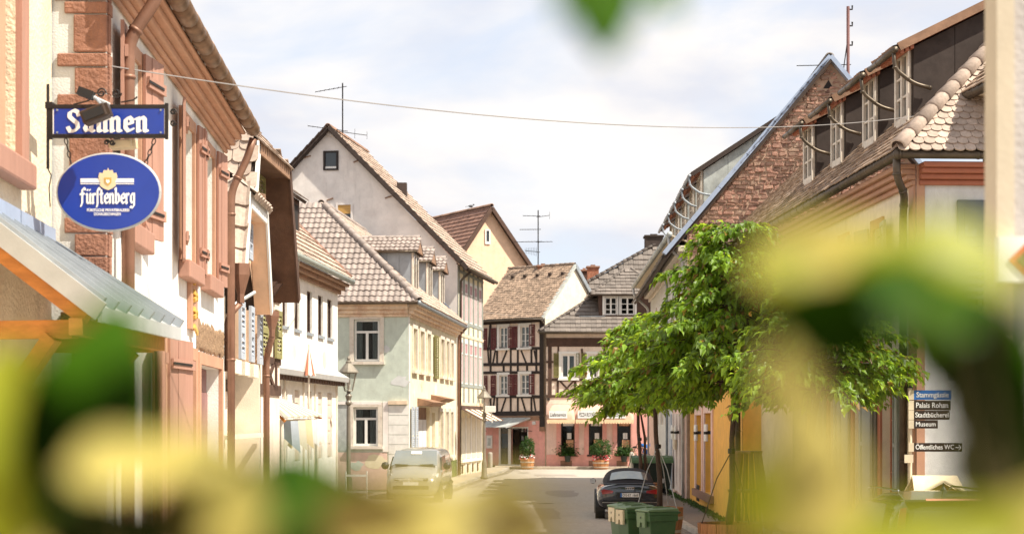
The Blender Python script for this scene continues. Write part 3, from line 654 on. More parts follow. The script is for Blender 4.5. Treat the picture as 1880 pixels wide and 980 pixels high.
for i in range(7):
    zc = 3.80+i*.095; u = (W1.U(343)+W1.U(355))/2
    mb = MB(); W1.strut(mb, u-.13, zc, u+.13, zc+.07*(1 if i % 2 else -1), .05, .051, .075); mb.build('gilt_carving', 'gold', op)
zc = cornice(L1, W1, -.12, W1.L+.02, 6.24, 'salmon_paint', ((.05, .05), (.05, .09), (.08, .15), (.07, .23), (.05, .28)))
gutter_sections(L1, W1.pt(-.25, 6.57, .37), W1.pt(W1.L+.12, 6.57, .37), 'copper_gutter', .095, .62)
pipe(L1, [W1.pt(.35, 6.45, .37), W1.pt(.35, 6.28, .34), W1.pt(.32, 5.93, .12), W1.pt(.32, .1, .12)], 'copper_pipe', .055)
pipe(L1, [W1.pt(W1.L+.06, 6.45, .37), W1.pt(W1.L+.05, 6.2, .30), W1.pt(W1.L+.02, 5.75, .09), W1.pt(W1.L+.02, .1, .09)], 'copper_pipe', .05)
simple_roof(L1, W1, 6.54, .24, 3.2, 2.6, 'tile_rose', u0=-.1)
Ws.face(L1, [(0, 0), (Ws.L, 0), (Ws.L, 6.55), (Ws.L/2, 9.3), (0, 6.55)], [], 'grey_plaster', 'gable_wall')
W1.box(MB(), W1.L-.2, W1.L, 0, 6.5, -6, -.21).build('side_wall', 'white_plaster', L1); W1.box(MB(), 0.2, W1.L-.2, 0, 6.5, -6, -5.8).build('back_wall', 'white_plaster', L1)
qs = [(-60, 2, 100), (4, 26, 119), (28, 97, 136), (99, 123, 106), (125, 172, 138), (174, 252, 106), (254, 318, 128), (320, 398, 122), (400, 428, 119), (430, 470, 138), (472, 505, 119), (507, 570, 132), (572, 640, 112), (642, 720, 132), (722, 800, 112)]
for (ya, yb, xl) in qs:
    z0, z1 = Ws.z(150, yb), Ws.z(150, ya); Ws.slab(L1, Ws.U(xl), Ws.L-.004+.012, z0, z1, .004, .022+R.uniform(0, .008), 'sandstone', 'quoin', bevel=.012)
    W1.slab(L1, .002, .10+.06*R.random(), z0, z1, .004, .018+R.uniform(0, .006), 'sandstone', 'quoin')
# ---- mansard cross roof helper: profile (u,z): near foot, near top, far top, far foot
def mansard(root, W, prof, ov, depth, tile_m, soffit_m, fascia_m, kinds, wm, holes=(), near_tiles=60, wbase=0):
    (ua, za), (ub, zb_), (uc, zc_), (ud, zd) = prof
    W.face(root, [(0, 0), (W.L, 0), (W.L, zd), (ud-.02, zd), (uc-.03, zc_-.05), (ub+.03, zb_-.05), (ua+.02, za), (0, za)], list(holes), wm)
    uu = (ub+uc)/2; hz = (uc-ub)/2*.85; rf = W.pt(uu, zb_+hz, ov-1.1); rb = W.pt(uu, zb_+hz, -depth)
    def sl(O, e, q, poly, k, m, lim, **kw): roof(root, O, e, q, poly, k[1], k[2], k[0], m, lim, **kw)
    D = depth+ov
    O = W.pt(ua, za, ov); q = W.pt(ub, zb_, ov); s1 = (q-O).length
    sl(O, W.n3*-1, q, [(0, 0), (D, 0), (D, s1), (0, s1)], kinds[0], tile_m, near_tiles)
    O = W.pt(ud, zd, ov); q = W.pt(uc, zc_, ov); s2 = (q-O).length
    sl(O, W.n3*-1, q, [(0, 0), (D, 0), (D, s2), (0, s2)], kinds[0], tile_m, 0)
    w2 = math.hypot((uc-ub)/2, hz)
    O = W.pt(ub, zb_, ov); sl(O, W.n3*-1, W.pt(uu, zb_+hz, ov), [(0, 0), (D, 0), (D, w2), (1.1, w2)], kinds[1], tile_m, 0)
    O = W.pt(uc, zc_, ov); sl(O, W.n3*-1, W.pt(uu, zc_+hz, ov), [(0, 0), (D, 0), (D, w2), (1.1, w2)], kinds[1], tile_m, 0)
    O = W.pt(ub, zb_, ov); sl(O, W.u3, W.pt(ub, zb_+hz, ov-1.1), [(0, 0), (uc-ub, 0), ((uc-ub)/2, math.hypot(1.1, hz))], kinds[1], tile_m, 0)
    pts = [(ua, za), (ub, zb_), (uc, zc_), (ud, zd)]
    for i in range(3):
        (a, b), (c, d) = pts[i], pts[i+1]; k = V((c-a, d-b)); k.normalize(); nn = V((-k.y, k.x))
        if nn.y > 0 and i == 1: nn = -nn
        if i == 0: nn = V((abs(nn.x), -abs(nn.y)))
        if i == 2: nn = V((-abs(nn.x), -abs(nn.y)))
        poly = [W.pt(a, b, .003), W.pt(c, d, .003), W.pt(c, d, ov-.003), W.pt(a, b, ov-.003)]
        off = W.u3*nn.x+V((0, 0, nn.y)); o_ = off*.02
        MB().prism([p+off*.11 for p in poly], off*.05).build('soffit_board', soffit_m, root)
        MB().prism([W.pt(a, b, ov)+off*-.03, W.pt(c, d, ov)+off*-.03, W.pt(c, d, ov)+off*.18, W.pt(a, b, ov)+off*.18], W.n3*.03).build('verge_board', fascia_m[i], root)
# ---- narrow apricot house
W2 = Wall((-3.80, 22.95), (-3.935, 27.3)); L2 = house('narrow_house', W2, 'narrow apricot mansard house with blue grey louvred shutters')
zz = lambda y: W2.z(455, y)
h2 = [(W2.U(a), W2.U(b), zz(662), zz(566)) for a, b in ((444, 452), (461, 468), (476, 481))]
hg = (W2.U(458), W2.U(458)+.6, zz(480), zz(420))
mansard(L2, W2, [(.25, 4.78), (.75, 5.84), (2.95, 5.84), (3.65, 4.43)], .24, 5.2, 'tile_pale', 'apricot_plaster', ('white_paint',)*3, (('pantile', .26, .34), ('pantile', .26, .34)), 'apricot_plaster', h2+[hg])
shell(L2, W2, 5, 4.4, 'pale_plaster')
for h in h2+[hg]: window(L2, W2, h, 'white_paint', 2, 2)
for a, b in ((434, 442), (453, 459.5), (468.5, 475)): shutter(L2, W2, W2.U(a), W2.U(b), zz(664), zz(562), 'bluegrey_shutter', d=.03)
shutter(L2, W2, W2.U(450), W2.U(456.5), zz(478), zz(412), 'bluegrey_shutter', d=.03)
for a, b in ((431, 444), (450, 459), (466, 475)): W2.slab(L2, W2.U(a, .1), W2.U(b, .1), zz(692), zz(668), .003, .10, 'pale_plaster', 'sill')
hp = MB().lathe(W2.pt(.05, 4.42, .22), [(.05, -.12), (.05, 0), (.12, .25), (.12, .40)], 8); hp.build('rainwater_head', 'copper_pipe', L2)
pipe(L2, [W2.pt(.05, 4.3, .22), W2.pt(-.02, 4.1, .05), W2.pt(-.02, 3.4, .05)], 'copper_pipe', .04)
MB().lathe(W2.pt(3.95, 4.16, .22), [(.04, -.12), (.05, 0), (.11, .2), (.11, .28)], 8).build('rainwater_head', 'copper_pipe', L2)
pipe(L2, [W2.pt(3.95, 4.05, .22), W2.pt(4.25, 3.75, .10), W2.pt(4.25, .15, .10)], 'copper_pipe', .05)
W2.slab(L2, 0.02, 4.1, 2.5, 2.56, .003, .07, 'pale_plaster', 'string_course')
MB().tube([W2.pt(.55, 4.3, .05), W2.pt(.8, 4.5, .32)], .025).build('flagpole_socket', 'pale_zinc', L2)
# ---- half timbered house with wide brown soffit
W2b = Wall((-4.38, 26.3), (-4.20, 31.5)); L2b = house('timbered_house', W2b, 'half timbered house with olive shutters under wide dark brown verge')
zf = lambda y: W2b.z(500, y)
hb = [(2.0, 2.75, zf(452), zf(345)), (3.75, 4.45, zf(655), zf(573))]
mansard(L2b, W2b, [(.0, 5.7), (.45, 7.03), (3.5, 7.03), (4.5, 4.89)], .46, 5.2, 'tile_pale', 'brown_soffit', ('white_paint', 'weathered_wood', 'brown_timber'), (('beaver', .2, .22), ('beaver', .2, .22)), 'infill_plaster', hb, near_tiles=110)
shell(L2b, W2b, 5, 4.8, 'pale_plaster')
for h in hb: window(L2b, W2b, h, 'old_white_paint', 2, 3, curtain='curtain')
for a, b in ((1.35, 1.93), (.75, 1.3), (2.82, 3.4)): shutter(L2b, W2b, a, b, zf(455), zf(340), 'olive_shutter', d=.03)
for a, b in ((3.1, 3.7), (4.5, 5.1)): shutter(L2b, W2b, a, b, zf(657), zf(568), 'olive_shutter', d=.03)
for (a, c, b, d, w) in ((.1, zf(462), 4.1, zf(462), .16), (0, zf(520), 4.5, zf(520), .18), (0, zf(545), 5.2, zf(545), .14), (0, zf(662), 5.2, zf(662), .12), (0, zf(716), 5.2, zf(716), .18), (.6, zf(520), .6, zf(470), .12), (1.9, zf(520), 1.9, zf(470), .12), (3.45, zf(520), 3.45, zf(470), .12), (3.62, zf(716), 4.6, zf(662), .10), (4.6, zf(716), 3.62, zf(662), .10), (3.5, zf(716), 3.5, zf(550), .14), (4.75, zf(716), 4.75, zf(662), .12)):
    mb = MB(); W2b.strut(mb, a, c, b, d, w, .003, .03); mb.build('beam', 'brown_timber', L2b)
for u in (3.0, 3.5, 4.0, 4.45): MB().hexa([W2b.pt(u, zf(545), .03), W2b.pt(u+.14, zf(545), .03), W2b.pt(u+.14, zf(545), .1), W2b.pt(u, zf(545), .1), W2b.pt(u, zf(524), .03), W2b.pt(u+.14, zf(524), .03), W2b.pt(u+.14, zf(524), .24), W2b.pt(u, zf(524), .24)]).build('bracket', 'brown_timber', L2b)
# ---- shop canopy with striped top and hanging cloths
sc_ = thing('shop_canopy', (-3.6, 36, 2.5), 'cream striped shop canopy sloping over the left pavement', 'canopy')
ca, cb, cc_, cd = P(484, 727, 33), P(500, 727, 43), P(592, 764, 43), P(522, 768, 33)
for i in range(14):
    a = ca.lerp(cb, i/14); b = ca.lerp(cb, (i+1)/14); c = cd.lerp(cc_, (i+1)/14); d = cd.lerp(cc_, i/14)
    MB().prism([a, b, c, d], V((0, 0, .02+.02*(i % 2)))).build('canopy_stripe', 'canopy_cream' if i % 2 else 'canopy_taupe', sc_)
for f in (.02, .98): MB().beam(ca.lerp(cb, f)+dn*.1, cd.lerp(cc_, f)+dn*.06, .05, .05).build('rafter', 'orange_wood', sc_)
for f in (.05, .95): q = cd.lerp(cc_, f); MB().tube([V((q.x-.1, q.y, .1)), V((q.x-.1, q.y, q.z-.02))], .04).build('post', 'old_white_paint', sc_)
cols = ('bluegrey_shutter', 'canopy_cream', 'cream_plastic', 'curtain', 'blush_plaster')
for i in range(5):
    q = cd.lerp(cc_, .12+.17*i); mb = MB(); k = 6; t = []; 
    for j in range(k): t.append(V((q.x-.5+.14*j-.05, q.y+.06*(j % 2), q.z-.05)))
    mb.add(t+[p+V((0.05*(j-2.5)*.4, 0, -.35-.14*(j % 3))) for j, p in enumerate(t)], [(j, j+1, k+j+1, k+j) for j in range(k-1)])
    o = mb.build('hanging_cloth', cols[i]); tag(o, ['pale blue cloth hanging under the striped shop canopy', 'cream cloth hanging under the striped shop canopy', 'sand coloured cloth hanging under the striped shop canopy', 'white cloth hanging under the striped shop canopy', 'pinkish cloth hanging at the outer end of the striped canopy'][i], 'cloth', 'cloths hung under the shop canopy')
# ---- white house
W3 = Wall((-6.47, 43.9), (-5.6, 56)); L3 = house('townhouse', W3, 'white plastered house with five narrow dark upper windows and green gutter')
h3 = [(W3.U(a), W3.U(b), 5.33, 6.55) for a, b in ((518.5, 527), (540.5, 550), (563.5, 573), (584, 593), (601, 610.5))]
g3 = [(W3.U(a), W3.U(b), 1.6, 3.62) for a, b in ((518, 528), (541, 551), (564, 573), (584, 592), (601, 610))]
W3.face(L3, rect(W3, 0, 7.1), h3+g3, 'white_plaster')
for h in h3: window(L3, W3, h, 'brown_timber', 2, 1, curtain='curtain', cfrac=.3, depth=.06); W3.slab(L3, h[0]-.05, h[1]+.05, h[2]-.09, h[2]-.004, .003, .06, 'zinc', 'sill')
for h in g3:
    s = W3.slab(L3, h[0]+.01, h[1]-.01, h[2]+.01, h[3]-.01, -.10, -.06, 'boarded', 'boarded_window'); n = 5
    for k in range(n): zq = h[2]+(h[3]-h[2])*(k+.5)/n; W3.slab(s, h[0]+.02, h[1]-.02, zq-.16, zq+.16, -.06, -.045, 'boarded', 'panel')
for px in (521, 556, 577, 617): W3.slab(L3, W3.U(px)-.05, W3.U(px)+.05, 0, 4.0, .003, .05, 'old_white_paint', 'pilaster')
mb = MB(); mb.hexa([W3.pt(.3, 3.98, .003), W3.pt(W3.L+.1, 3.98, .003), W3.pt(W3.L+.1, 3.98, .34), W3.pt(.3, 3.98, .34), W3.pt(.3, 4.34, .003), W3.pt(W3.L+.1, 4.34, .003), W3.pt(W3.L+.1, 4.12, .37), W3.pt(.3, 4.12, .37)]); mb.build('ledge_roof', 'pale_zinc', L3)
for i in range(28): u = .5+i*.42; W3.slab(L3, u, u+.2, 3.86, 3.97, .003, .26, 'brown_timber', 'dentil')
cornice(L3, W3, -.1, W3.L+.1, 6.80, 'weathered_wood', ((.12, .10), (.12, .24), (.10, .36)))
gutter(L3, W3.pt(-.1, 7.22, .45), W3.pt(W3.L+.15, 7.22, .45), 'sage_shutter', .09, .7)
simple_roof(L3, W3, 7.27, .42, 3.2, 3.2, 'tile_pale', 'flat', .3, .34, u1=W3.L+.15)
ridge(L3, W3.pt(W3.L+.12, 7.35, .40), W3.pt(W3.L+.12, 10.4, -2.7), 'tile_red', .09, .38)
shell(L3, W3, 6, 7.1, 'white_plaster'); 
W3.box(MB(), W3.L-.12, W3.L-.0, 7.1, 7.12, -5, 0).build('gable_sill', 'white_plaster', L3)
MB().prism([W3.pt(W3.L-.02, 7.13, .0), W3.pt(W3.L-.02, 10.2, -2.8), W3.pt(W3.L-.02, 7.13, -6)], W3.u3*-.15).build('gable_wall', 'white_plaster', L3)
dq = MB(); ud = W3.U(548)   # small roof dormer
dm = W3.slab(L3, 8.4, 9.6, 8.3, 9.5, -2.2, -.75, 'brown_timber', 'dormer')
W3.slab(dm, 8.7, 9.3, 8.55, 9.3, -.75, -.73, 'dark_inside', 'window')
rO = W3.pt(8.2, 9.5, -.55); roof(L3, rO, W3.u3*1, W3.pt(8.2, 10.3, -1.7), [(0, 0), (1.6, 0), (1.6, 1.4), (0, 1.4)], .22, .24, 'beaver', 'tile_rose', 40)
ps = thing('closed_parasol', (-5.65, 48.6, .1), 'closed red and white striped parasol standing before the white house', 'parasol')
q = P(567, 632, 48.6); MB().tube([V((q.x, q.y, .1)), V((q.x, q.y, q.z))], .025).build('pole', 'old_white_paint', ps)
for i in range(8):
    a, b = 2*math.pi*i/8, 2*math.pi*(i+1)/8; tp = V((q.x, q.y, q.z-.03)); zz_ = q.z-.85
    MB().add([tp, V((q.x+.16*math.cos(a), q.y+.16*math.sin(a), zz_)), V((q.x+.2*math.cos((a+b)/2), q.y+.2*math.sin((a+b)/2), zz_-.03)), V((q.x+.16*math.cos(b), q.y+.16*math.sin(b), zz_))], [(0, 1, 2), (0, 2, 3)]).build('canopy_panel', 'red_cornice' if i % 2 else 'white_paint', ps)
# ---- sage green house with hip roof
C4 = (-3.96, 66.7); W4f = Wall(C4, (-2.65, 83.0)); l4 = -W4f.n
W4g = Wall((C4[0]-7.5*W4f.n.x, C4[1]-7.5*W4f.n.y), C4); L4 = house('townhouse', W4g, 'sage green house with cream street front and hipped tile roof')
h4 = [(W4g.U(650), W4g.U(697), W4g.z(673, 663), W4g.z(673, 586)), (W4g.U(649), W4g.U(694), W4g.z(670, 818), W4g.z(670, 747))]
W4g.face(L4, rect(W4g, 0, 7.0), h4, 'sage_plaster')
for h in h4: window(L4, W4g, h, 'white_paint', 2, 1, transom=.70, surround='old_white_paint', sw=.17, sd=.05, sill='old_white_paint', curtain='curtain', cfrac=.34, bar=.085, depth=.08)
def zone(W, px0, px1, y0, y1, m, name, d=.012, px=None): px = px or (px0+px1)/2; return W.slab(L4, W.U(px0), W.U(px1), max(.1, W.z(px, y1)), W.z(px, y0), .003, d, m, name)
zone(W4g, 620, 640, 735, 828, 'zinc_weathered', 'render_patch'); zone(W4g, 620, 711, 830, 905, 'rose_plaster', 'plinth', .014)
zone(W4g, 703, 713, 737, 829, 'blush_plaster', 'pilaster', .03); zone(W4g, 713, 748, 735.5, 742, 'worn_cornice', 'impost', .10)
for i in range(9): zone(W4g, 713.5, 749.7, 744+i*18, 761+i*18, 'white_plaster', 'quoin', .022)
zone(W4g, 620, 700, 737, 742, 'blush_plaster', 'window_head', .05)
up4 = [(757, 764), (770, 777), (783, 789), (808, 814), (818, 823), (826.5, 831)]
hf = [(W4f.U(a), W4f.U(b), 4.72, 6.35) for a, b in up4]; lf = [(W4f.U(a), W4f.U(b), 1.15, 3.15) for a, b in ((806, 812), (817, 822), (826, 830.5))]
dr = [(W4f.U(767.5), W4f.U(789), .15, 3.3), (W4f.U(793), W4f.U(799), .15, 3.1)]
W4f.face(L4, rect(W4f, 0, 7.0), hf+lf+dr, 'ivory_plaster', reveal=.22)
for h in hf+lf: window(L4, W4f, h, 'old_white_paint', 2, 1, transom=.7, surround='old_white_paint', sw=.16, sd=.06, sill='old_white_paint', curtain='curtain', depth=.16)
for h in dr:
    d = W4f.slab(L4, h[0]+.01, h[1]-.01, h[2], h[3]-.01, -.2, -.15, 'weathered_wood', 'door')
    for k in range(3): w = (h[1]-h[0])/3; W4f.slab(d, h[0]+k*w+.06, h[0]+(k+1)*w-.06, .5, 2.8, -.149, -.13, 'curtain', 'door_panel')
shutter(L4, W4f, W4f.U(795), W4f.U(802.5), 4.55, 6.4, 'moss_shutter', d=.05)
for a, b in ((752.5, 757), (759.5, 763.5)): shutter(L4, W4f, W4f.U(a), W4f.U(b), .9, 3.3, 'bluegrey_shutter', d=.06)
for a, b, z0 in ((766, 793, 3.35), (791, 810, 3.55)):
    mb = MB(); mb.hexa([W4f.pt(W4f.U(a), z0, .003), W4f.pt(W4f.U(b), z0, .003), W4f.pt(W4f.U(b), z0, .35), W4f.pt(W4f.U(a), z0, .35), W4f.pt(W4f.U(a), z0+.3, .003), W4f.pt(W4f.U(b), z0+.3, .003), W4f.pt(W4f.U(b), z0+.14, .65), W4f.pt(W4f.U(a), z0+.14, .65)]); mb.build('door_hood', 'weathered_wood', L4)
W4f.slab(L4, .002, .18, .1, 7.0, .003, .03, 'white_plaster', 'corner_strip')
W4f.slab(L4, W4f.U(826), W4f.L, .1, .9, .003, .03, 'moss', 'mossy_plinth')
for W in (W4f, W4g):
    cornice(L4, W, -.05 if W is W4f else 0, W.L+.0, 6.72, 'worn_cornice', ((.12, .08), (.14, .2), (.14, .32), (.10, .40)) if W is W4f else ((.12, .07), (.16, .14), (.16, .24), (.08, .36)))
EC = W4f.pt(0, 7.24, .46)-W4f.u3*.42; gutter(L4, EC, W4f.pt(W4f.L+.2, 7.22, .46), 'zinc', .08, 1.2)
gutter(L4, W4g.pt(0, 7.24, .42), W4g.pt(W4g.L+.4, 7.24, .42), 'dark_gutter', .06, 1.2)
t = 4.65; hipz = 11.62; RP = EC+(-W4f.n3+W4f.u3)*t; RP.z = hipz; EC2 = EC.copy(); EC2.z = 7.28
sl4 = math.hypot(t, hipz-7.28)
Og = EC2-W4f.n3*8.5     # eave of the hip slope that faces the camera
O2 = EC2-W4f.n3*8.2
tO = P(543, 545, 66.4)
roof(L4, Og, W4f.n3, Og+W4f.u3*t+V((0, 0, hipz-7.28)), [(0, 0), (8.5, 0), (8.5-t, sl4), (0, sl4)], .235, .335, 'pantile', 'tile_rose', 300, keep=lambda p: (p.x/p.y*F+CX) > 540)
roof(L4, EC2, W4f.u3, EC2-W4f.n3*t+V((0, 0, hipz-7.28)), [(0, 0), (16.6, 0), (16.6, sl4), (t, sl4)], .25, .335, 'pantile', 'tile_pale', 0)  # street slope: its stronger sunlight is put into a paler tile colour
ridge(L4, EC2+V((0, 0, .05)), RP+V((0, 0, .08)), 'tile_rose', .15, .42); ridge(L4, RP+V((0, 0, .05)), RP+W4f.u3*11+V((0, 0, .05)), 'tile_rose', .13, .42)
shell(L4, W4f, 7.4, 7.0, 'ivory_plaster', near=False)
pipe(L4, [W4f.pt(W4f.L+.1, 7.15, .46), W4f.pt(W4f.L+.05, 6.8, .12), W4f.pt(W4f.L+.05, .15, .1)], 'copper_pipe', .055)
def main_z(d): return 7.28+(0.46-d)*(hipz-7.28)/t
for k, u in enumerate((3.9, 8.4, 12.9)):
    w = 2.0; zf0 = 8.15; ze = 9.62; zr = 10.25; d1 = -.42; ub = u+w
    dm = MB(); W4f.box(dm, u+.06, ub-.06, main_z(d1)-.25, ze, d1-.25, d1); dmo = dm.build('dormer', 'white_paint', L4)
    for uu in (u, ub-.05):
        for j in range(3):      # zinc cheek sheets
            da, db = d1-.02-j*.5, d1-.02-(j+1)*.5+.012
            MB().prism([W4f.pt(uu, main_z(da)-.1, da), W4f.pt(uu, main_z(db)-.1, db), W4f.pt(uu, max(ze, main_z(db)-.1), db), W4f.pt(uu, ze, da)], W4f.u3*.05).build('cheek_sheet', 'zinc', dmo)
    W4f.slab(dmo, u+.35, ub-.35, main_z(d1)+.15, ze-.15, d1+.002, d1+.03, 'glass', 'pane'); W4f.slab(dmo, u-.02, u+.05, main_z(d1)-.1, ze, d1+.003, d1+.05, 'old_white_paint', 'corner_post')
    fr = MB(); W4f.box(fr, u+.25, u+.35, main_z(d1)+.05, ze-.05, d1+.003, d1+.06); W4f.box(fr, ub-.35, ub-.25, main_z(d1)+.05, ze-.05, d1+.003, d1+.06); W4f.box(fr, (u+ub)/2-.05, (u+ub)/2+.05, main_z(d1)+.05, ze-.05, d1+.031, d1+.06); fr.build('window_frame', 'old_white_paint', dmo)
    um = (u+ub)/2; hh = math.hypot(w/2+.15, zr-ze); bk = -(zr-7.28)*t/(hipz-7.28)+.46
    roof(L4, W4f.pt(u-.15, ze, d1+.2), -W4f.n3, W4f.pt(um, zr, d1+.2), [(0, 0), (d1+.2-bk, 0), (d1+.2-bk, hh), (0, hh)], .2, .32, 'pantile', 'tile_rose', 50, slab=.05)
    roof(L4, W4f.pt(ub+.15, ze, d1+.2), -W4f.n3, W4f.pt(um, zr, d1+.2), [(0, 0), (d1+.2-bk, 0), (d1+.2-bk, hh), (0, hh)], .2, .32, 'pantile', 'tile_rose', 0, slab=.05)
    ridge(L4, W4f.pt(um, zr+.03, d1+.22), W4f.pt(um, zr+.03, bk), 'tile_rose', .09, .36)
    gutter(L4, W4f.pt(u-.2, ze-.04, d1+.25), W4f.pt(u-.2, ze-.04, bk+.9), 'dark_gutter', .05, 1)
    MB().prism([W4f.pt(u-.1, ze, d1+.15), W4f.pt(ub+.1, ze, d1+.15), W4f.pt(um, zr-.02, d1+.15)], W4f.n3*.05).build('dormer_gable', 'weathered_wood', L4)
for i, (px, py, r, m) in enumerate(((690, 846, .42, 'ivory_plaster'), (655, 855, .3, 'sage_plaster'), (735, 700, .35, 'grey_plaster'), (629, 700, .3, 'zinc_weathered'), (708, 640, .2, 'grey_plaster'), (728, 560, .25, 'pale_plaster'), (740, 860, .3, 'mortar'))):
    u, z = W4g.ray(px, py); patch(L4, W4g, u, max(z, .4), r, m, .003+.0005*i+(.026 if py > 735 and px > 712 else .014 if py > 828 else 0), i)
for i, (px, py, r, m) in enumerate(((775, 705, .5, 'worn_cornice'), (800, 715, .4, 'grey_plaster'), (822, 700, .35, 'worn_cornice'), (760, 720, .3, 'pale_plaster'))):
    u, z = W4f.ray(px, py); patch(L4, W4f, u, z, r, m, .003+.0005*i, 20+i)
for i, (px, py, r, m) in enumerate(((540, 645, .35, 'pale_plaster'), (596, 660, .4, 'ivory_plaster'), (612, 770, .4, 'pale_plaster'))):
    u, z = W3.ray(px, py); patch(L3, W3, u, z, r, m, .003+.0005*i, 40+i)
# skylight box
sk = MB(); q = W4f.pt(15.0, main_z(-.6)+.1, -.6); sk.obox(q, W4f.u3*.5, (-W4f.n3*t+V((0, 0, hipz-7.28))).normalized()*.6, V((0, 0, .08))); sk.build('skylight', 'slate_shutter', L4)
# ---- tall gabled house
C5 = (-2.62, 83.7); W5f = Wall(C5, (-1.52, 91.2)); W5g = Wall((C5[0]-14*W5f.n.x, C5[1]-14*W5f.n.y), C5); L5 = house('gabled_house', W5g, 'tall blush white gabled house with television aerial on its ridge')
ua, za = W5g.ray(605, 240); ze5 = 10.3; ur = W5g.L; ul = ua-(ur-ua)
W5g.face(L5, [(max(0, ul), 0), (ur, 0), (ur, ze5), (ua, za), (max(0, ul), ze5)], [], 'blush_plaster', 'gable_wall')
def boxwin(root, W, px0, px1, y0, y1, frame, inside, d=.07, w=.1, extra=None):
    u0, z0 = W.ray(px0, y1); u1, z1 = W.ray(px1, y0); mb = MB()
    W.box(mb, u0, u0+w, z0, z1, .004, d); W.box(mb, u1-w, u1, z0, z1, .004, d); W.box(mb, u0+w, u1-w, z0, z0+w*.8, .004, d); W.box(mb, u0+w, u1-w, z1-w*.8, z1, .004, d)
    o = mb.build('window', frame, root); W.slab(o, u0+w, u1-w, z0+w*.8, z1-w*.8, .004, .012, inside, 'pane')
    if extra: W.slab(o, u0+w, u1-w, z1-(z1-z0)*.5, z1-w*.8, .013, .04, extra, 'blind')
    W.slab(o, u0+w, u1-w, z0+w*.8, z0+w*.8+.1, .013, .05, 'white_paint', 'bottom_rail'); return o
M['dark_pane'] = mat('dark_pane', (.03, .04, .045), rough=.06, bump=0, spec=.7)
boxwin(L5, W5g, 594, 621.5, 277, 313, 'dark_timber', 'dark_pane'); boxwin(L5, W5g, 617, 648, 373, 412, 'blush_plaster', 'dark_pane', extra='blind_orange')
vt = MB().lathe(W5g.pt(*W5g.ray(606, 244), .03), [(.14, -.02), (.19, -.02), (.19, .02), (.14, .02)], 14, 'y'); vt.build('vent_ring', 'blush_plaster', L5)
for (px, py) in ((565, 288), (655, 296), (606, 366), (713, 362)):
    u, z = W5g.ray(px, py); mb = MB(); W5g.strut(mb, u-.16, z-.05, u+.16, z+.05, .05, .003, .05); mb.build('wall_anchor', 'weathered_wood', L5)
ridgeb = W5f.u3*8.2
apex = W5g.pt(ua, za+.12, .35); er = W5g.pt(ur+.55, ze5-.32, .35); el = W5g.pt(max(0, ul), ze5-.1, .35)
sl5 = (apex-er).length
roof(L5, er, W5f.u3, apex, [(0, 0), (8.6, 0), (8.6, sl5), (0, sl5)], .3, .38, 'flat', 'tile_pale', 0)  # right slope: bright sunlight coloured in with paler tiles than the left
el2 = W5g.pt(ua-(ur+.55-ua), ze5-.32, .35)
roof(L5, el2, W5f.u3, apex, [(0, 0), (8.6, 0), (8.6, sl5), (0, sl5)], .3, .38, 'flat', 'tile_brown', 0)
ridge(L5, apex+V((0, 0, .05)), apex+W5f.u3*8.6+V((0, 0, .05)), 'tile_brown', .14, .4, own=False)
for (p, q) in ((er, apex), (el2, apex)):
    d = (q-p).normalized(); n = int((q-p).length/.42)
    for i in range(n): a = p+d*(i*.42); MB().beam(a+V((0, 0, .02)), a+d*.45+V((0, 0, .07)), .10, .2).build('verge_tile', 'tile_under', L5)
h5 = [(u, u+.85, 7.6, 9.55) for u in (.55, 1.95, 3.35, 4.75, 6.15)]+[(u, u+.85, 4.55, 6.6) for u in (.55, 1.95, 3.35, 4.75, 6.15)]
W5f.face(L5, rect(W5f, 0, 10.3), h5, 'ivory_plaster')
for h in h5: window(L5, W5f, h, 'white_paint', 2, 1, transom=.72, surround='white_paint', sw=.10, sd=.014, bar=.06, pane='pink_panel', depth=-.03)
for u in [.0, .38, 1.55, 1.8, 2.95, 3.2, 4.35, 4.6, 5.75, 6.0, 7.1, 7.36]:
    mb = MB(); W5f.strut(mb, u+.05, 3.5, u+.05, 10.2, .11, .003, .03); mb.build('beam', 'sage_shutter', L5)
for z in (3.5, 4.4, 6.85, 7.45, 9.9): W5f.slab(L5, 0, W5f.L, z, z+.14, .003, .032, 'worn_cornice' if z in (6.85, 3.5) else 'sage_shutter', 'beam')
sv = MB(); a = [W5f.pt(-.3, 9.98, .62), W5f.pt(W5f.L+.2, 9.98, .62), W5f.pt(W5f.L+.2, 10.3, .0), W5f.pt(-.3, 10.3, .0)]; sv.prism(a, V((0, 0, -.05))).build('soffit', 'brown_soffit', L5)
gutter(L5, W5f.pt(-.4, 9.98, .68), W5f.pt(W5f.L+.3, 9.98, .68), 'dark_gutter', .08, 1.5)
pipe(L5, [W5f.pt(.1, 9.9, .66), W5f.pt(.1, 9.5, .15), W5f.pt(.1, .15, .1)], 'dark_gutter', .055)
shell(L5, W5f, 10, 10.2, 'ivory_plaster', near=False)
for k in range(4): 
    u = 1.0+k*1.5; W5f.slab(L5, u, u+.95, .9, 2.9, .003, .03, 'canopy_cream', 'shop_window'); W5f.slab(L5, u+1.05, u+1.3, .1, 3.0, .003, .05, 'white_paint', 'pilaster')
    W5f.slab(L5, u+.1, u+.5, .2, .6, .004, .03, 'brown_timber', 'cellar_grille')
W5f.slab(L5, .8, 7.0, .72, .86, .003, .12, 'white_paint', 'sill')
aw = thing('striped_awning', W5f.pt(3.5, 2.6, .6), 'brown and cream shop awning folded out below the ivory panels', 'awning')
for i in range(9):
    u = .4+i*.78; MB().prism([W5f.pt(u, 3.35, .06), W5f.pt(u+.77, 3.35, .06), W5f.pt(u+.77, 2.75, 1.15), W5f.pt(u, 2.75, 1.15)], V((0, 0, .02))).build('awning_stripe', 'awning_top' if i % 2 else 'brown_timber', aw)
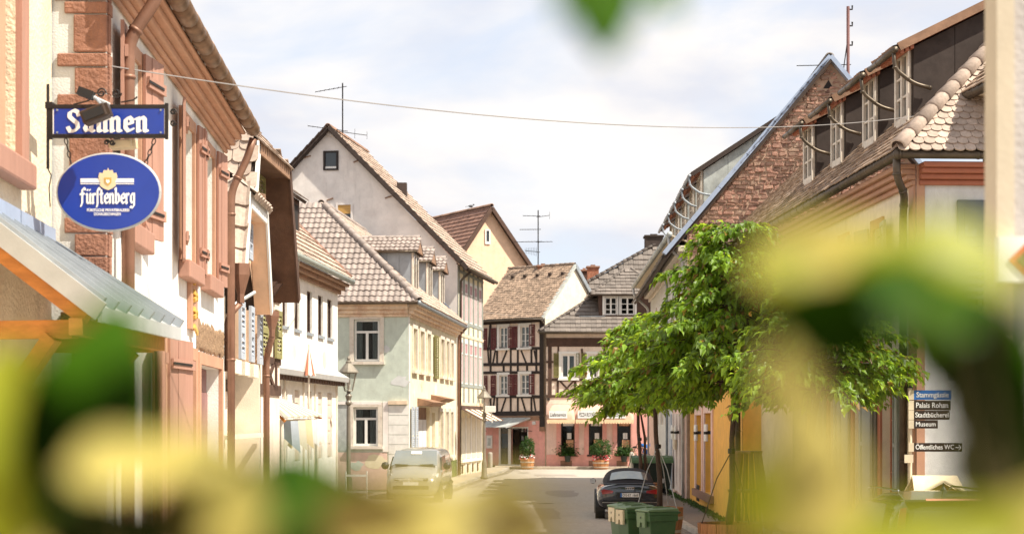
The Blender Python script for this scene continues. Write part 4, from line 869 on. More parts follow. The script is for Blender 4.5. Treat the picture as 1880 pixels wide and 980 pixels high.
W5f.slab(aw, .3, 7.5, 3.30, 3.46, .04, .16, 'brown_timber', 'cassette')
# aerials
def aerial(name, foot, h, booms, label, m='black_iron', cat='aerial'):
    t = thing(name, foot, label, cat); f = V(foot)
    MB().tube([f, f+V((0, 0, h))], .035, 6).build('mast', m, t)
    for (z, d, ln, tk, n) in booms:
        d = V(d).normalized(); c = f+V((0, 0, z)); b = MB().tube([c-d*ln*.15, c+d*ln], .018, 5).build('boom', m, t)
        side = d.cross(V((0, 0, 1))) if tk != 'v' else V((0, 0, 1))
        if side.length < .1: side = V((1, 0, 0))
        for i in range(n):
            p = c+d*ln*(i/(n-1)-.0); MB().tube([p-side*.28*(1-.5*i/n), p+side*.28*(1-.5*i/n)], .012, 4).build('element', m, b)
    return t
q = apex+W5f.u3*1.2
aerial('rooftop_aerial', (P(629, 236, q.y).x, q.y, q.z-.1), 2.45, [(2.25, (-1, -.2, -.22), 1.35, 'h', 7), (.12, (-1, -.1, .12), 1.7, 'h', 8), (.05, (1, .1, -.12), 1.2, 'v', 3)], 'tall television aerial on the ridge of the blush gabled house')
# chimney stub on the far slope
ck = W5f.u3*5+er+(apex-er)*.62; MB().box((ck.x-.25, ck.y-.25, ck.z-.2), (ck.x+.25, ck.y+.25, ck.z+.55)).build('chimney', 'tile_under', L5)
# ================================================================== FAR HOUSES
# ---- yellow gable
ap = P(898, 384, 118); tg = V((.87, .49)).normalized(); W6 = Wall((ap.x-7*tg.x, ap.y-7*tg.y), (ap.x+6*tg.x, ap.y+6*tg.y)); L6 = house('gabled_house', W6, 'apricot yellow gabled house rising behind the rooftops with small attic window')
ur, zr = W6.ray(976, 500); ul, zl = W6.ray(846, 465); ua, za = W6.ray(898, 384); kr = (za-zr)/(ur-ua); kl = (za-zl)/(ua-ul)
W6.face(L6, [(ua-6.5, 4), (ua+5.5, 4), (ua+5.5, za-kr*5.5), (ua, za), (ua-6.5, za-kl*6.5)], [], 'apricot_plaster', 'gable_wall')
boxwin(L6, W6, 890, 899.5, 422, 448, 'white_paint', 'dark_pane', w=.09)
bk6 = -W6.n3*13
A6 = W6.pt(ua, za+.16, .38); FL = W6.pt(ua-6.7, za-kl*6.7+.16, .38); FR = W6.pt(ua+5.7, za-kr*5.7+.16, .38)
s6 = (A6-FL).length; roof(L6, FL, -W6.n3, A6, [(0, 0), (13, 0), (13, s6), (0, s6)], .3, .36, 'flat', 'tile_red', 0)
s6 = (A6-FR).length; roof(L6, FR, -W6.n3, A6, [(0, 0), (13, 0), (13, s6), (0, s6)], .3, .36, 'flat', 'tile_red', 0)
ridge(L6, A6+V((0, 0, .05)), A6+bk6+V((0, 0, .05)), 'tile_brown', .15, .4, own=False)
for p, q in ((FL, A6), (FR, A6)): MB().beam(p+W6.n3*.03-V((0, 0, .1)), q+W6.n3*.03-V((0, 0, .1)), .06, .26).build('verge_board', 'brown_timber', L6)
W6.box(MB(), ua-6.4, ua+5.4, 4, 8, -12, -11.8).build('back_wall', 'apricot_plaster', L6)
bird = thing('pigeon', A6+bk6*.23+V((0, 0, .2)), 'grey pigeon sitting on the ridge of the yellow gabled house', 'bird'); bl = LOC[bird.name]
MB().lathe(bl+V((0, 0, .12)), [(.02, -.2), (.07, -.1), (.10, .0), (.08, .09), (.02, .15)], 8, 'x').build('body', 'bird_grey', bird, smooth=True)
MB().lathe(bl+V((.17, 0, .22)), [(.01, -.06), (.05, -.02), (.05, .03), (.01, .08)], 8, 'x').build('head', 'bird_grey', bird, smooth=True)
MB().beam(bl+V((-.15, 0, .12)), bl+V((-.40, 0, .08)), .07, .02).build('tail', 'bird_grey', bird)
for s in (-.03, .03): MB().tube([bl+V((0, s, .05)), bl+V((0, s, -.05))], .008, 4).build('leg', 'brick', bird)
# ---- half timbered house with oxblood shutters
W7 = Wall((-1.75, 103.6), (1.90, 100.6)); L7 = house('timbered_house', W7, 'half timbered house with oxblood shutters above a pink ground floor')
g7 = V((W7.u.y*-1, W7.u.x)); g7 = -W7.n
W7g = Wall((1.90, 100.6), (1.90+5.6*g7.x, 100.6+5.6*g7.y), n=(1, -.3))
def z7(y, px=950): return W7.z(px, y)
wins = [(W7.U(a), W7.U(b), z7(yb), z7(ya)) for a, b, ya, yb in ((917.5, 932, 599, 638), (956, 972, 599, 638), (917.5, 932, 688, 724), (956, 972, 687, 724))]
door = [(W7.U(916), W7.U(933), .18, z7(783)), (W7.U(938), W7.U(969), .18, z7(783))]
W7.face(L7, rect(W7, 0, z7(772)), door, 'pink_plaster', 'ground_floor_wall')
W7.face(L7, [(0, z7(771.9)), (W7.L, z7(771.9)), (W7.L, 8.85), (0, 8.85)], wins, 'infill_plaster', 'upper_wall')
for h in wins: window(L7, W7, h, 'white_paint', 2, 3, surround='white_paint', sw=.17, sd=.06, sill='white_paint', curtain='curtain', cfrac=.4, bar=.07, depth=.04)
for (a, b, ya, yb) in ((884, 895, 600, 640), (902.5, 912, 600, 640), (933.5, 942.5, 599, 638), (943.2, 950.5, 599, 638), (972.8, 982.5, 597, 636), (890, 895.5, 688, 725), (902, 911, 688, 725), (933.5, 943, 687, 725), (943.6, 950.5, 687, 725), (972.5, 982, 687, 724)):
    shutter(L7, W7, W7.U(a), W7.U(b), z7(yb), z7(ya), 'oxblood_shutter', d=.035)
def beam7(x0, y0, x1, y1, w, W=W7, root=L7, m='dark_timber'):
    mb = MB(); u0, z0 = W.ray(x0, y0); u1, z1 = W.ray(x1, y1); W.strut(mb, u0, z0, u1, z1, w, .004, .034+R.uniform(0, .006)); mb.build('beam', m, root)
for y0, y1, w in ((590, 584, .42), (640, 639, .16), (669, 668, .18), (684, 683, .16), (727, 728, .18), (759, 758, .26)): beam7(887, y0, 999, y1, w)
W7.slab(L7, 0.3, W7.L, z7(771), z7(763), .004, .03, 'weathered_wood', 'worn_sill_beam')
for x in (901, 914, 940, 952, 984): beam7(x, 588, x, 640, .13) if x in (901, 914) else None
for x in (901, 913, 938, 951, 976, 985): beam7(x, 640, x, 669, .12); 
for x in (901, 925, 938, 951, 968, 985): beam7(x, 669, x, 684, .13)
for x in (901, 913, 938, 951, 976): beam7(x, 728, x, 759, .12)
for a in ((896, 642, 898, 668), (910, 642, 905, 668), (931, 643, 921, 668), (957, 643, 967, 668), (981, 643, 986, 668), (908, 730, 905, 757), (929, 730, 920, 757), (958, 730, 966, 757), (980, 730, 984, 757), (900, 597, 897, 638)): beam7(*a, .10)
W7.slab(L7, W7.L-.34, W7.L+.03, z7(783, 995), 8.8, .04, .08, 'dark_timber', 'corner_post')
W7.slab(L7, W7.L-.34, W7.L+.05, z7(783, 995)-.25, z7(783, 995), .04, .10, 'weathered_wood', 'post_foot')
W7g.face(L7, [(0.01, 0), (5.6, 0), (5.6, 8.85), (2.8, 11.75), (0.01, 8.85)], [], 'pale_plaster', 'gable_wall')
E7 = W7.pt(-.3, 8.72, .38); RT = W7.pt(-.3, 11.95, -2.8); s7 = (RT-E7).length; Lr = W7.L+.42
roof(L7, E7, W7.u3, RT, [(0, 0), (Lr, 0), (Lr, s7), (0, s7)], .17, .165, 'beaver', 'tile_old', 0)
E7b = W7.pt(-.3, 8.72, -6.0); roof(L7, E7b, W7.u3, RT, [(0, 0), (Lr, 0), (Lr, s7), (0, s7)], .17, .3, 'beaver', 'tile_old', 0)
ridge(L7, RT+V((0, 0, .03)), W7.pt(W7.L+.12, 11.98, -2.8), 'tile_old', .11, .36, own=False)
for i in range(5): MB().obox(W7.pt(.6+i*.95, 11.4, -2.15), W7.u3*.10, V((0, 0, .07)), W7.n3*.12).build('snow_hook', 'tile_under', L7)
MB().beam(W7.pt(W7.L+.10, 8.66, .36), W7.pt(W7.L+.10, 11.9, -2.8), .1, .2).build('verge_board', 'zinc_weathered', L7); MB().beam(W7.pt(W7.L+.10, 8.66, -5.9), W7.pt(W7.L+.10, 11.9, -2.8), .1, .22).build('verge_board', 'zinc', L7)
gutter(L7, W7.pt(-.3, 8.62, .44), W7.pt(W7.L+.15, 8.62, .44), 'dark_gutter', .07, 2); pipe(L7, [W7.pt(W7.L+.05, 8.6, .44), W7.pt(W7.L+.05, 8.3, .12), W7.pt(W7.L+.06, 3, .12)], 'dark_gutter', .045)
W7.box(MB(), 0, W7.L, 0, 8.7, -5.6, -5.4).build('back_wall', 'pale_plaster', L7); W7.box(MB(), 0, .2, 0, 8.7, -5.4, -.01).build('side_wall', 'pale_plaster', L7)
# shop front
fr = MB()
for a, b in ((916, 918), (933, 938), (968.6, 970)): W7.box(fr, W7.U(a), W7.U(b), .18, z7(783), -.12, .01)
W7.box(fr, W7.U(916), W7.U(970), z7(783)-.08, z7(783)-.005, -.11, .005); o = fr.build('shop_frame', 'white_paint', L7)
W7.slab(L7, W7.U(915), W7.U(970), .1, .19, -.15, .02, 'white_paint', 'threshold')
W7.slab(o, W7.U(918), W7.U(933), .2, z7(783), -.10, -.09, 'glass', 'pane'); W7.slab(o, W7.U(918.5), W7.U(932), 1.15, 2.0, -.14, -.12, 'shop_blue', 'poster'); W7.slab(o, W7.U(919.5), W7.U(932), 2.0, 2.6, -.14, -.115, 'shop_poster', 'poster'); W7.slab(o, W7.U(918), W7.U(933), .18, z7(783), -.6, -.55, 'dark_inside', 'interior'); W7.slab(o, W7.U(938), W7.U(969), .18, z7(783), -.9, -.85, 'dark_inside', 'interior')
for i in range(26): 
    a = R.uniform(940, 966); zq = R.choice((1.1, 1.6, 2.1)); W7.slab(o, W7.U(a), W7.U(a)+.1, zq, zq+R.uniform(.1, .3), -.84, -.78, R.choice(('curtain', 'shop_poster', 'pink_curtain', 'bluegrey_shutter')), 'shelf_goods')
W7.slab(L7, W7.U(894), W7.U(904.5), z7(823), z7(799), .004, .06, 'white_paint', 'notice_case'); W7.slab(L7, W7.U(896.5), W7.U(902), z7(818), z7(804), .061, .064, 'zinc_weathered', 'notice')
W7.slab(L7, W7.U(979), W7.U(984), z7(779), z7(773), .004, .1, 'grey_plaster', 'alarm_box')
gc = thing('glass_canopy', W7.pt(2.4, 3.1, .5), 'grey glazed canopy on rods over the pink shop entrance', 'canopy')
c0, c1 = W7.pt(W7.U(890), z7(767, 930), .03), W7.pt(W7.U(974), z7(767, 930), .03); c2 = c1+W7.n3*1.15+V((0, 0, -.55))-W7.u3*.9; c3 = c0+W7.n3*1.15+V((0, 0, -.55))
MB().prism([c0, c1, c2, c3], V((0, 0, .03))).build('glass_sheet', 'zinc_weathered', gc)
for i in range(7): MB().beam(c0.lerp(c1, i/6), c3.lerp(c2, i/6), .035, .09).build('rib', 'pale_zinc', gc); 
for i in range(5): MB().beam(c0.lerp(c1, i/5), c3.lerp(c2, (i+1)/5), .03, .05).build('diagonal_bar', 'dark_gutter', gc)
for f in (.1, .93): MB().tube([c3.lerp(c2, f), W7.pt(W7.U(893 if f < .5 else 977), z7(791), .02)], .02).build('support_rod', 'black_iron', gc)
def chimney(name, px0, px1, yt, yb, Z, m, label, cap='terracotta_cap', dz=.5):
    a, b = P(px0, yt, Z), P(px1, yb, Z); w = b.x-a.x; t = thing(name, ((a.x+b.x)/2, Z, b.z), label, 'chimney')
    MB().box((a.x, Z-w/2, b.z-dz), (b.x, Z+w/2, a.z-.12)).build('stack', m, t); MB().box((a.x-.07, Z-w/2-.07, a.z-.12), (b.x+.07, Z+w/2+.07, a.z)).build('cap', cap, t, bevel=.02)
    MB().box((a.x+w*.3, Z-w*.2, a.z), (a.x+w*.7, Z+w*.2, a.z+.1)).build('flue', cap, t); return t
chimney('brick_chimney', 987, 1007, 487, 502, 104.5, 'brick', 'small red brick chimney on the ridge of the timbered house')
chimney('brick_chimney', 1078, 1099, 489, 540, 110, 'brick', 'tall weathered brick chimney with flat cap behind the pizzeria roof')
chimney('chimney_box', 1066, 1079, 495, 510, 111, 'brown_timber', 'low dark brown chimney box left of the tall brick chimney')
chimney('metal_chimney', 1184, 1216, 433, 472, 106, 'slate_cladding', 'dark metal clad chimney above the pizzeria ridge', 'slate_cladding', 1.6)
aq = P(988, 490, 104.5); aerial('chimney_aerial', (aq.x, aq.y, aq.z-.1), 3.5, [(3.15, (-1, .1, .03), .9, 'h', 4), (3.1, (1, -.2, .1), .7, 'v', 2), (2.35, (-1, .1, 0), 1.1, 'h', 8), (1.62, (-1, .2, 0), 1.45, 'h', 9), (1.6, (1, -.2, 0), .85, 'h', 4), (1.0, (-1, .2, .12), .8, 'v', 9)], 'television aerial with several booms on the small brick chimney')
bh = P(1085, 512, 125); bw = Wall((bh.x-1, 125), (bh.x+5, 125)); LB = house('background_house', bw, 'pale house top between the tall brick chimney and pizzeria roof'); bw.box(MB(), 0, 6, 0, P(0, 520, 125).z, -5, 0).build('wall', 'pale_plaster', LB)
simple_roof(LB, bw, P(0, 520, 125).z, .3, 2, .5, 'tile_rose')
# ---- pizzeria
W8 = Wall((1.98, 100.5), (8.6, 100.5)); L8 = house('timbered_house', W8, 'pizzeria in a half timbered house with three peach awnings')
z8 = lambda y: W8.z(1080, y)
u8 = lambda x: W8.U(x)
sw = [(u8(1030), u8(1055), z8(834), z8(768)), (u8(1081), u8(1106), z8(834), z8(768)), (u8(1133), u8(1158), z8(834), z8(768))]
uw = [(u8(1030.5), u8(1057), z8(694), z8(650)), (u8(1080), u8(1098), z8(694), z8(650)), (u8(1140), u8(1160), z8(694), z8(650))]
W8.face(L8, rect(W8, 0, z8(741)), sw, 'rose_plaster', 'ground_floor_wall', .25)
W8.face(L8, [(0, z8(740.9)), (W8.L, z8(740.9)), (W8.L, 7.9), (0, 7.9)], uw, 'infill_plaster', 'upper_wall')
W8.slab(L8, 0, W8.L, .1, z8(834), .003, .03, 'pink_plaster', 'plinth')
for h in uw: window(L8, W8, h, 'white_paint', 2, 1, surround='white_paint', sw=.16, sd=.07, sill='white_paint', curtain='curtain', bar=.10, cfrac=.42, depth=.03)
for a, b in ((1016.5, 1026), (1058, 1064), (1067, 1077), (1101, 1108)): shutter(L8, W8, u8(a), u8(b), z8(693), z8(648), 'moss_shutter', d=.04)
def b8(x0, y0, x1, y1, w): beam7(x0, y0, x1, y1, w, W8, L8, 'brown_timber')
for x0, y0, x1, y1, w in ((1003, 697, 1180, 697, .16), (1003, 727, 1180, 728, .16), (1009.5, 632, 1009.5, 730, .22), (1024, 697, 1024, 727, .13), (1056, 697, 1056, 727, .14), (1068, 640, 1075, 697, .13), (1070, 697, 1075, 727, .13), (1077, 697, 1077, 727, .12), (1028, 699, 1053, 726, .10), (1053, 699, 1028, 726, .10), (1100, 697, 1100, 727, .13), (1080, 699, 1098, 726, .10), (1025, 634, 1025, 697, .1), (1110, 634, 1110, 727, .14), (1135, 634, 1135, 727, .14), (1003, 664, 1016, 664, .12), (1003, 628, 1180, 628, .5)): b8(x0, y0, x1, y1, w)
for x in (1007, 1069, 1130): W8.slab(L8, u8(x)-.07, u8(x)+.07, z8(735), z8(730), .004, .12, 'dark_timber', 'beam_end')
for h in sw:
    for a, b in ((h[0]-.26, h[0]-.004), (h[1]+.004, h[1]+.24)): W8.slab(L8, a, b, h[2]-.05, h[3]+.1, .003, .06, 'pink_plaster', 'window_jamb')
    o = window(L8, W8, h, 'dark_timber', 1, 1, depth=.12, bar=.06); W8.slab(o, h[0]+.3, h[1]-.06, h[2]+.42, h[2]+.85, -.14, -.135, 'shop_poster', 'poster'); W8.slab(o, h[0]+.12, h[1]-.06, h[3]-.42, h[3]-.08, -.14, -.135, 'curtain' if h is not sw[2] else 'shop_poster', 'window_print')
    W8.slab(o, h[0]+.35, h[0]+.6, h[2]+.9, h[2]+1.25, -.14, -.135, 'curtain', 'notice'); W8.slab(L8, h[0]-.1, h[1]+.08, h[2]-.10, h[2]-.005, -.05, .12, 'dark_timber', 'sill')
for x0, x1 in ((1029, 1050), (1081, 1100), (1132, 1152)): W8.slab(L8, u8(x0), u8(x1), z8(855), z8(845), .031, .05, 'terracotta_cap', 'cellar_window')
words = (("Lieferservice", 1003, 1055), ("PIZZA ROYAL", 1055, 1107), ("15 05 250", 1107, 1162))
lab = ('peach scalloped awning with the Lieferservice panel', 'peach scalloped awning with the PIZZA ROYAL panel', 'peach scalloped awning with the telephone number panel')
for i, (txt, xa, xb) in enumerate(words):
    ua_, ub_ = u8(xa)+.02, u8(xb)-.02; zt_, zb2 = z8(742), z8(770); aw = thing('shop_awning', W8.pt((ua_+ub_)/2, zb2, .6), lab[i], 'awning', 'awnings of the pizzeria')
    n = 9; m = 9; prof = []; vs = []; fs = []
    for j in range(m):           # quarter-round hood, ends closed by rounded corners
        t = j/(m-1)*math.pi/2; prof.append((1.05*math.sin(t), (zt_-zb2)*math.cos(t)))
    for j, (d, hgt) in enumerate(prof):
        ins = .46*(1-math.sin(j/(m-1)*math.pi/2))
        for k in range(n): vs.append(W8.pt(ua_+ins+(ub_-ua_-2*ins)*k/(n-1), zb2+hgt, .03+d))
    fs = [(j*n+k, j*n+k+1, (j+1)*n+k+1, (j+1)*n+k) for j in range(m-1) for k in range(n-1)]
    for e in (0, n-1):
        b0 = len(vs); vs += [W8.pt(ua_ if e == 0 else ub_, zb2, .03)]; fs += [(b0, j*n+e, (j+1)*n+e) for j in range(m-1)]
    MB().add(vs, fs).build('hood', 'awning_peach', aw, smooth=True)
    sc2 = MB(); ns = 11; w = (ub_-ua_)/ns
    for k in range(ns):
        c = ua_+w*(k+.5); sc2.prism([W8.pt(c-w/2, zb2, 1.085), W8.pt(c+w/2, zb2, 1.085)]+[W8.pt(c+w/2*math.cos(a), zb2-.12-.12*math.sin(a), 1.085) for a in (0, .6, 1.2, 1.9, 2.5, 3.14)], W8.n3*.012)
    sc2.build('scalloped_valance', 'scallop', aw)
    pl = W8.slab(aw, ua_+.12, ua_+(ub_-ua_)*.72, zb2+.08, zb2+.50, 1.09, 1.10, 'plate_white', 'name_panel')
    lettering(pl, txt, W8.pt(ua_+.185+(.20 if i == 2 else 0), zb2+.18, 1.10), W8.u3, V((0, 0, 1)), .22, 'sign_brown', width=(ub_-ua_)*.72-.26-(.20 if i == 2 else 0), shear=.25, bold=.012)
    if i == 2:   # telephone symbol
        mb = MB(); W8.box(mb, ua_+.22, ua_+.36, zb2+.18, zb2+.28, 1.102, 1.106); W8.box(mb, ua_+.19, ua_+.39, zb2+.31, zb2+.36, 1.102, 1.106); mb.build('telephone_symbol', 'sign_brown', pl)
sl8 = math.hypot(2.6, 2.35); E8 = W8.pt(-.42, 7.86, .5)
roof(L8, E8, W8.u3, W8.pt(-.42, 7.86+2.35, .5-2.6), [(0, 0), (7.4, 0), (7.4, sl8), (3.5, sl8)], .30, .37, 'flat', 'tile_grey', 220)
hp8 = W8.pt(-.42+3.5, 7.86+2.35, .5-2.6)
E8l = W8.pt(-.42, 7.86, -6); roof(L8, E8, -W8.n3, hp8, [(0, 0), (6.5, 0), (6.5, 3.9), (2.6, 3.9)], .3, .37, 'flat', 'tile_grey', 0)
ridge(L8, E8+V((0, 0, .05)), hp8+V((0, 0, .05)), 'tile_grey', .10, .36); gutter(L8, E8+V((0, -.06, -.06)), W8.pt(7.2, 7.8, .56), 'dark_gutter', .08, 2)
sg = MB(); 
for k in range(16): W8.box(sg, u8(1064)+k*.09, u8(1064)+k*.09+.03, 8.55, 8.8, -.42, -.40)
W8.box(sg, u8(1064), u8(1064)+1.5, 8.78, 8.81, -.43, -.39); W8.box(sg, u8(1064), u8(1064)+1.5, 8.53, 8.56, -.43, -.39); sg.build('snow_guard', 'zinc', L8)
# wide dormer storey
D8 = Wall((u8(1100)+1.98, 100.95), (9.2, 100.95)); zd0, zd1 = 8.6, D8.z(1130, 541)
dw = [(D8.U(1110), D8.U(1133), D8.z(1120, 578), D8.z(1120, 545)), (D8.U(1139), D8.U(1165), D8.z(1150, 578), D8.z(1150, 545))]
D8.face(L8, rect(D8, zd0-1, zd1), dw, 'brown_timber', 'dormer_wall')
for h in dw: window(L8, D8, h, 'white_paint', 2, 3, surround='white_paint', sw=.12, sd=.04, bar=.08, depth=.05)
D8.box(MB(), 0, .15, zd0-1, zd1, -3, -.01).build('dormer_side_wall', 'brown_timber', L8)
ED = D8.pt(-.5, zd1, .3); TD = D8.pt(1.7, D8.z(1158, 492)+.12, -1.9); hD = TD.z-zd1
roof(L8, ED, D8.u3, D8.pt(-.5, TD.z, -1.9), [(0, 0), (4.3, 0), (2.5, math.hypot(2.2, hD)), (2.2, math.hypot(2.2, hD))], .3, .34, 'flat', 'tile_grey', 70)
roof(L8, ED, -D8.n3, D8.pt(1.7, TD.z, .3), [(0, 0), (4, 0), (4, math.hypot(2.2, hD)), (2.2, math.hypot(2.2, hD))], .3, .34, 'flat', 'tile_grey', 0)
roof(L8, D8.pt(3.8, zd1, .3), -D8.n3, D8.pt(2.0, TD.z, .3), [(0, 0), (4, 0), (4, math.hypot(1.8, hD)), (2.2, math.hypot(1.8, hD))], .3, .34, 'flat', 'tile_pale', 0)  # sunward slope coloured paler than its grey neighbours to look lit
ridge(L8, ED+V((0, 0, .04)), TD+V((0, 0, .04)), 'tile_grey', .1, .36); ridge(L8, D8.pt(3.8, zd1+.04, .3), D8.pt(2.0, TD.z+.04, -1.9), 'tile_grey', .09, .36)
MR = P(1214, 447, 106.5); ML = P(1120, 520, 106.2)
roof(L8, V((2.8, 103.6, 10.0)), V((1, 0, 0)), V((2.8, 105.7, MR.z)), [(0, 0), (9, 0), (9, math.hypot(2.1, MR.z-10)), (6.2, math.hypot(2.1, MR.z-10))], .3, .36, 'flat', 'tile_grey', 60)
ridge(L8, V((2.8, 103.6, 10.06)), V((9.0, 105.7, MR.z+.05)), 'tile_grey', .12, .38)
W8.box(MB(), 0, .2, 0, 7.85, -6, -.01).build('side_wall', 'rose_plaster', L8); W8.box(MB(), .2, W8.L, 0, 10, -6, -5.8).build('back_wall', 'rose_plaster', L8)
W8.slab(L8, u8(1160)-.0, u8(1190), .1, 3.4, .03, .07, 'pink_plaster', 'pilaster')
# ================================================================== RIGHT ROW
# ---- near corner house with four dormers
W9 = Wall((6.72, 29.0), (6.05, 42.3)); W9g = Wall((6.72, 29.0), (15.5, 29.5), n=(0, -1)); R1 = house('corner_house', W9, 'white corner house on the right with red cornice and four dark dormers')
z9 = 7.02
cw = (W9g.U(1757), W9g.U(1757)+.85, 3.7, 6.35)
s9 = [(W9.U(b), W9.U(a), 4.35, 6.2) for a, b in ((1606, 1619), (1545, 1556), (1499, 1508), (1462, 1470))]
d9 = [(W9.U(b), W9.U(a), .9, 3.75) for a, b in ((1620, 1642), (1570, 1594), (1525, 1540), (1490, 1502))]
W9.face(R1, rect(W9, 0, z9), s9+d9, 'pale_plaster'); W9g.face(R1, rect(W9g, 0, z9), [cw], 'grey_plaster')
for h in s9: window(R1, W9, h, 'white_paint', 2, 3, surround='red_cornice', sw=.18, sd=.04, sill='red_cornice', curtain='curtain')
for h in d9: window(R1, W9, h, 'red_cornice', 2, 3, surround='red_cornice', sw=.20, sd=.04, depth=.14, sill='red_cornice')
for h in s9:
    shutter(R1, W9, h[0]-.78, h[0]-.2, h[2]-.03, h[3]+.05, 'sage_shutter', 'panel', A(8), 1, d=.05); shutter(R1, W9, h[1]+.2, h[1]+.78, h[2]-.03, h[3]+.05, 'sage_shutter', 'panel', A(10), 0, d=.05)
for h in d9:
    shutter(R1, W9, h[0]-.80, h[0]-.22, h[2]-.03, h[3]+.05, 'sage_shutter', 'panel', A(8), 1, d=.05); shutter(R1, W9, h[1]+.22, h[1]+.8, h[2]-.03, h[3]+.05, 'sage_shutter', 'panel', A(14), 0, d=.05)
window(R1, W9g, cw, 'white_paint', 2, 3)
shutter(R1, W9g, cw[0]-.02, cw[1]+.08, 3.62, 5.62, 'slate_shutter', 'louvre', slat=.13, d=.03, own=True); W9g.slab(R1, cw[0]-.02, cw[1]+.08, 5.63, 6.42, .03, .08, 'slate_shutter', 'shutter_panel', bevel=.02); W9g.slab(R1, cw[0]+.10, cw[1]-.05, 5.8, 6.28, .081, .09, 'slate_shutter', 'raised_panel', bevel=.02)
W9g.slab(R1, .003, .14, 0, z9-.02, .004, .04, 'salmon_paint', 'corner_strip'); W9.slab(R1, .003, .30, 0, z9-.02, .004, .04, 'salmon_paint', 'corner_strip')
zc = cornice(R1, W9, -.02, W9.L, 6.66, 'salmon_paint', ((.09, .08), (.09, .16), (.09, .24), (.09, .32))); cornice(R1, W9g, 0.04, W9g.L, 6.66, 'red_cornice', ((.09, .08), (.09, .16), (.09, .24), (.09, .32)))
gz = 7.12; gutter(R1, W9.pt(-.40, gz, .40), W9.pt(W9.L, gz, .40), 'dark_gutter', .085, .62); gutter(R1, W9g.pt(-.38, gz, .38), W9g.pt(W9g.L, gz, .38), 'dark_gutter', .075, 1.2)
pipe(R1, [W9.pt(-.28, gz-.02, .40), W9.pt(-.28, gz-.35, .40), W9.pt(-.10, gz-.62, .22), W9.pt(.42, gz-.95, .10), W9.pt(.42, .1, .10)], 'dark_gutter', .065)
slope9 = 0.95; run9 = 5.0; EA = W9.pt(-.42, gz+.06, .42)
TA = EA+(-W9.n3)*run9+V((0, 0, run9*slope9)); sl9 = math.hypot(run9, run9*slope9); LL = W9.L+.42
roof(R1, EA, W9.u3, TA, [(0, 0), (LL, 0), (LL, sl9), (4.4, sl9)], .2, .2, 'beaver', 'tile_old', 0)
EB = EA.copy(); ga = W9g.u3
hipTop = EA-W9.n3*run9+W9.u3*4.4; hipTop.z = TA.z
nb = (ga*1.0); roof(R1, EB, ga, EB-W9g.n3*1.0*4.4+V((0, 0, run9*slope9)), [(0, 0), (8, 0), (8, math.hypot(4.4, run9*slope9)), (5.0, math.hypot(4.4, run9*slope9))], .185, .17, 'beaver', 'tile_pale', 290, keep=lambda p: (p.x/p.y*F+CX) < 1850)
ridge(R1, EA+V((0, 0, .06)), hipTop+V((0, 0, .08)), 'tile_pale', .135, .42)
shell(R1, W9, 8, 6.9, 'pale_plaster', near=False)
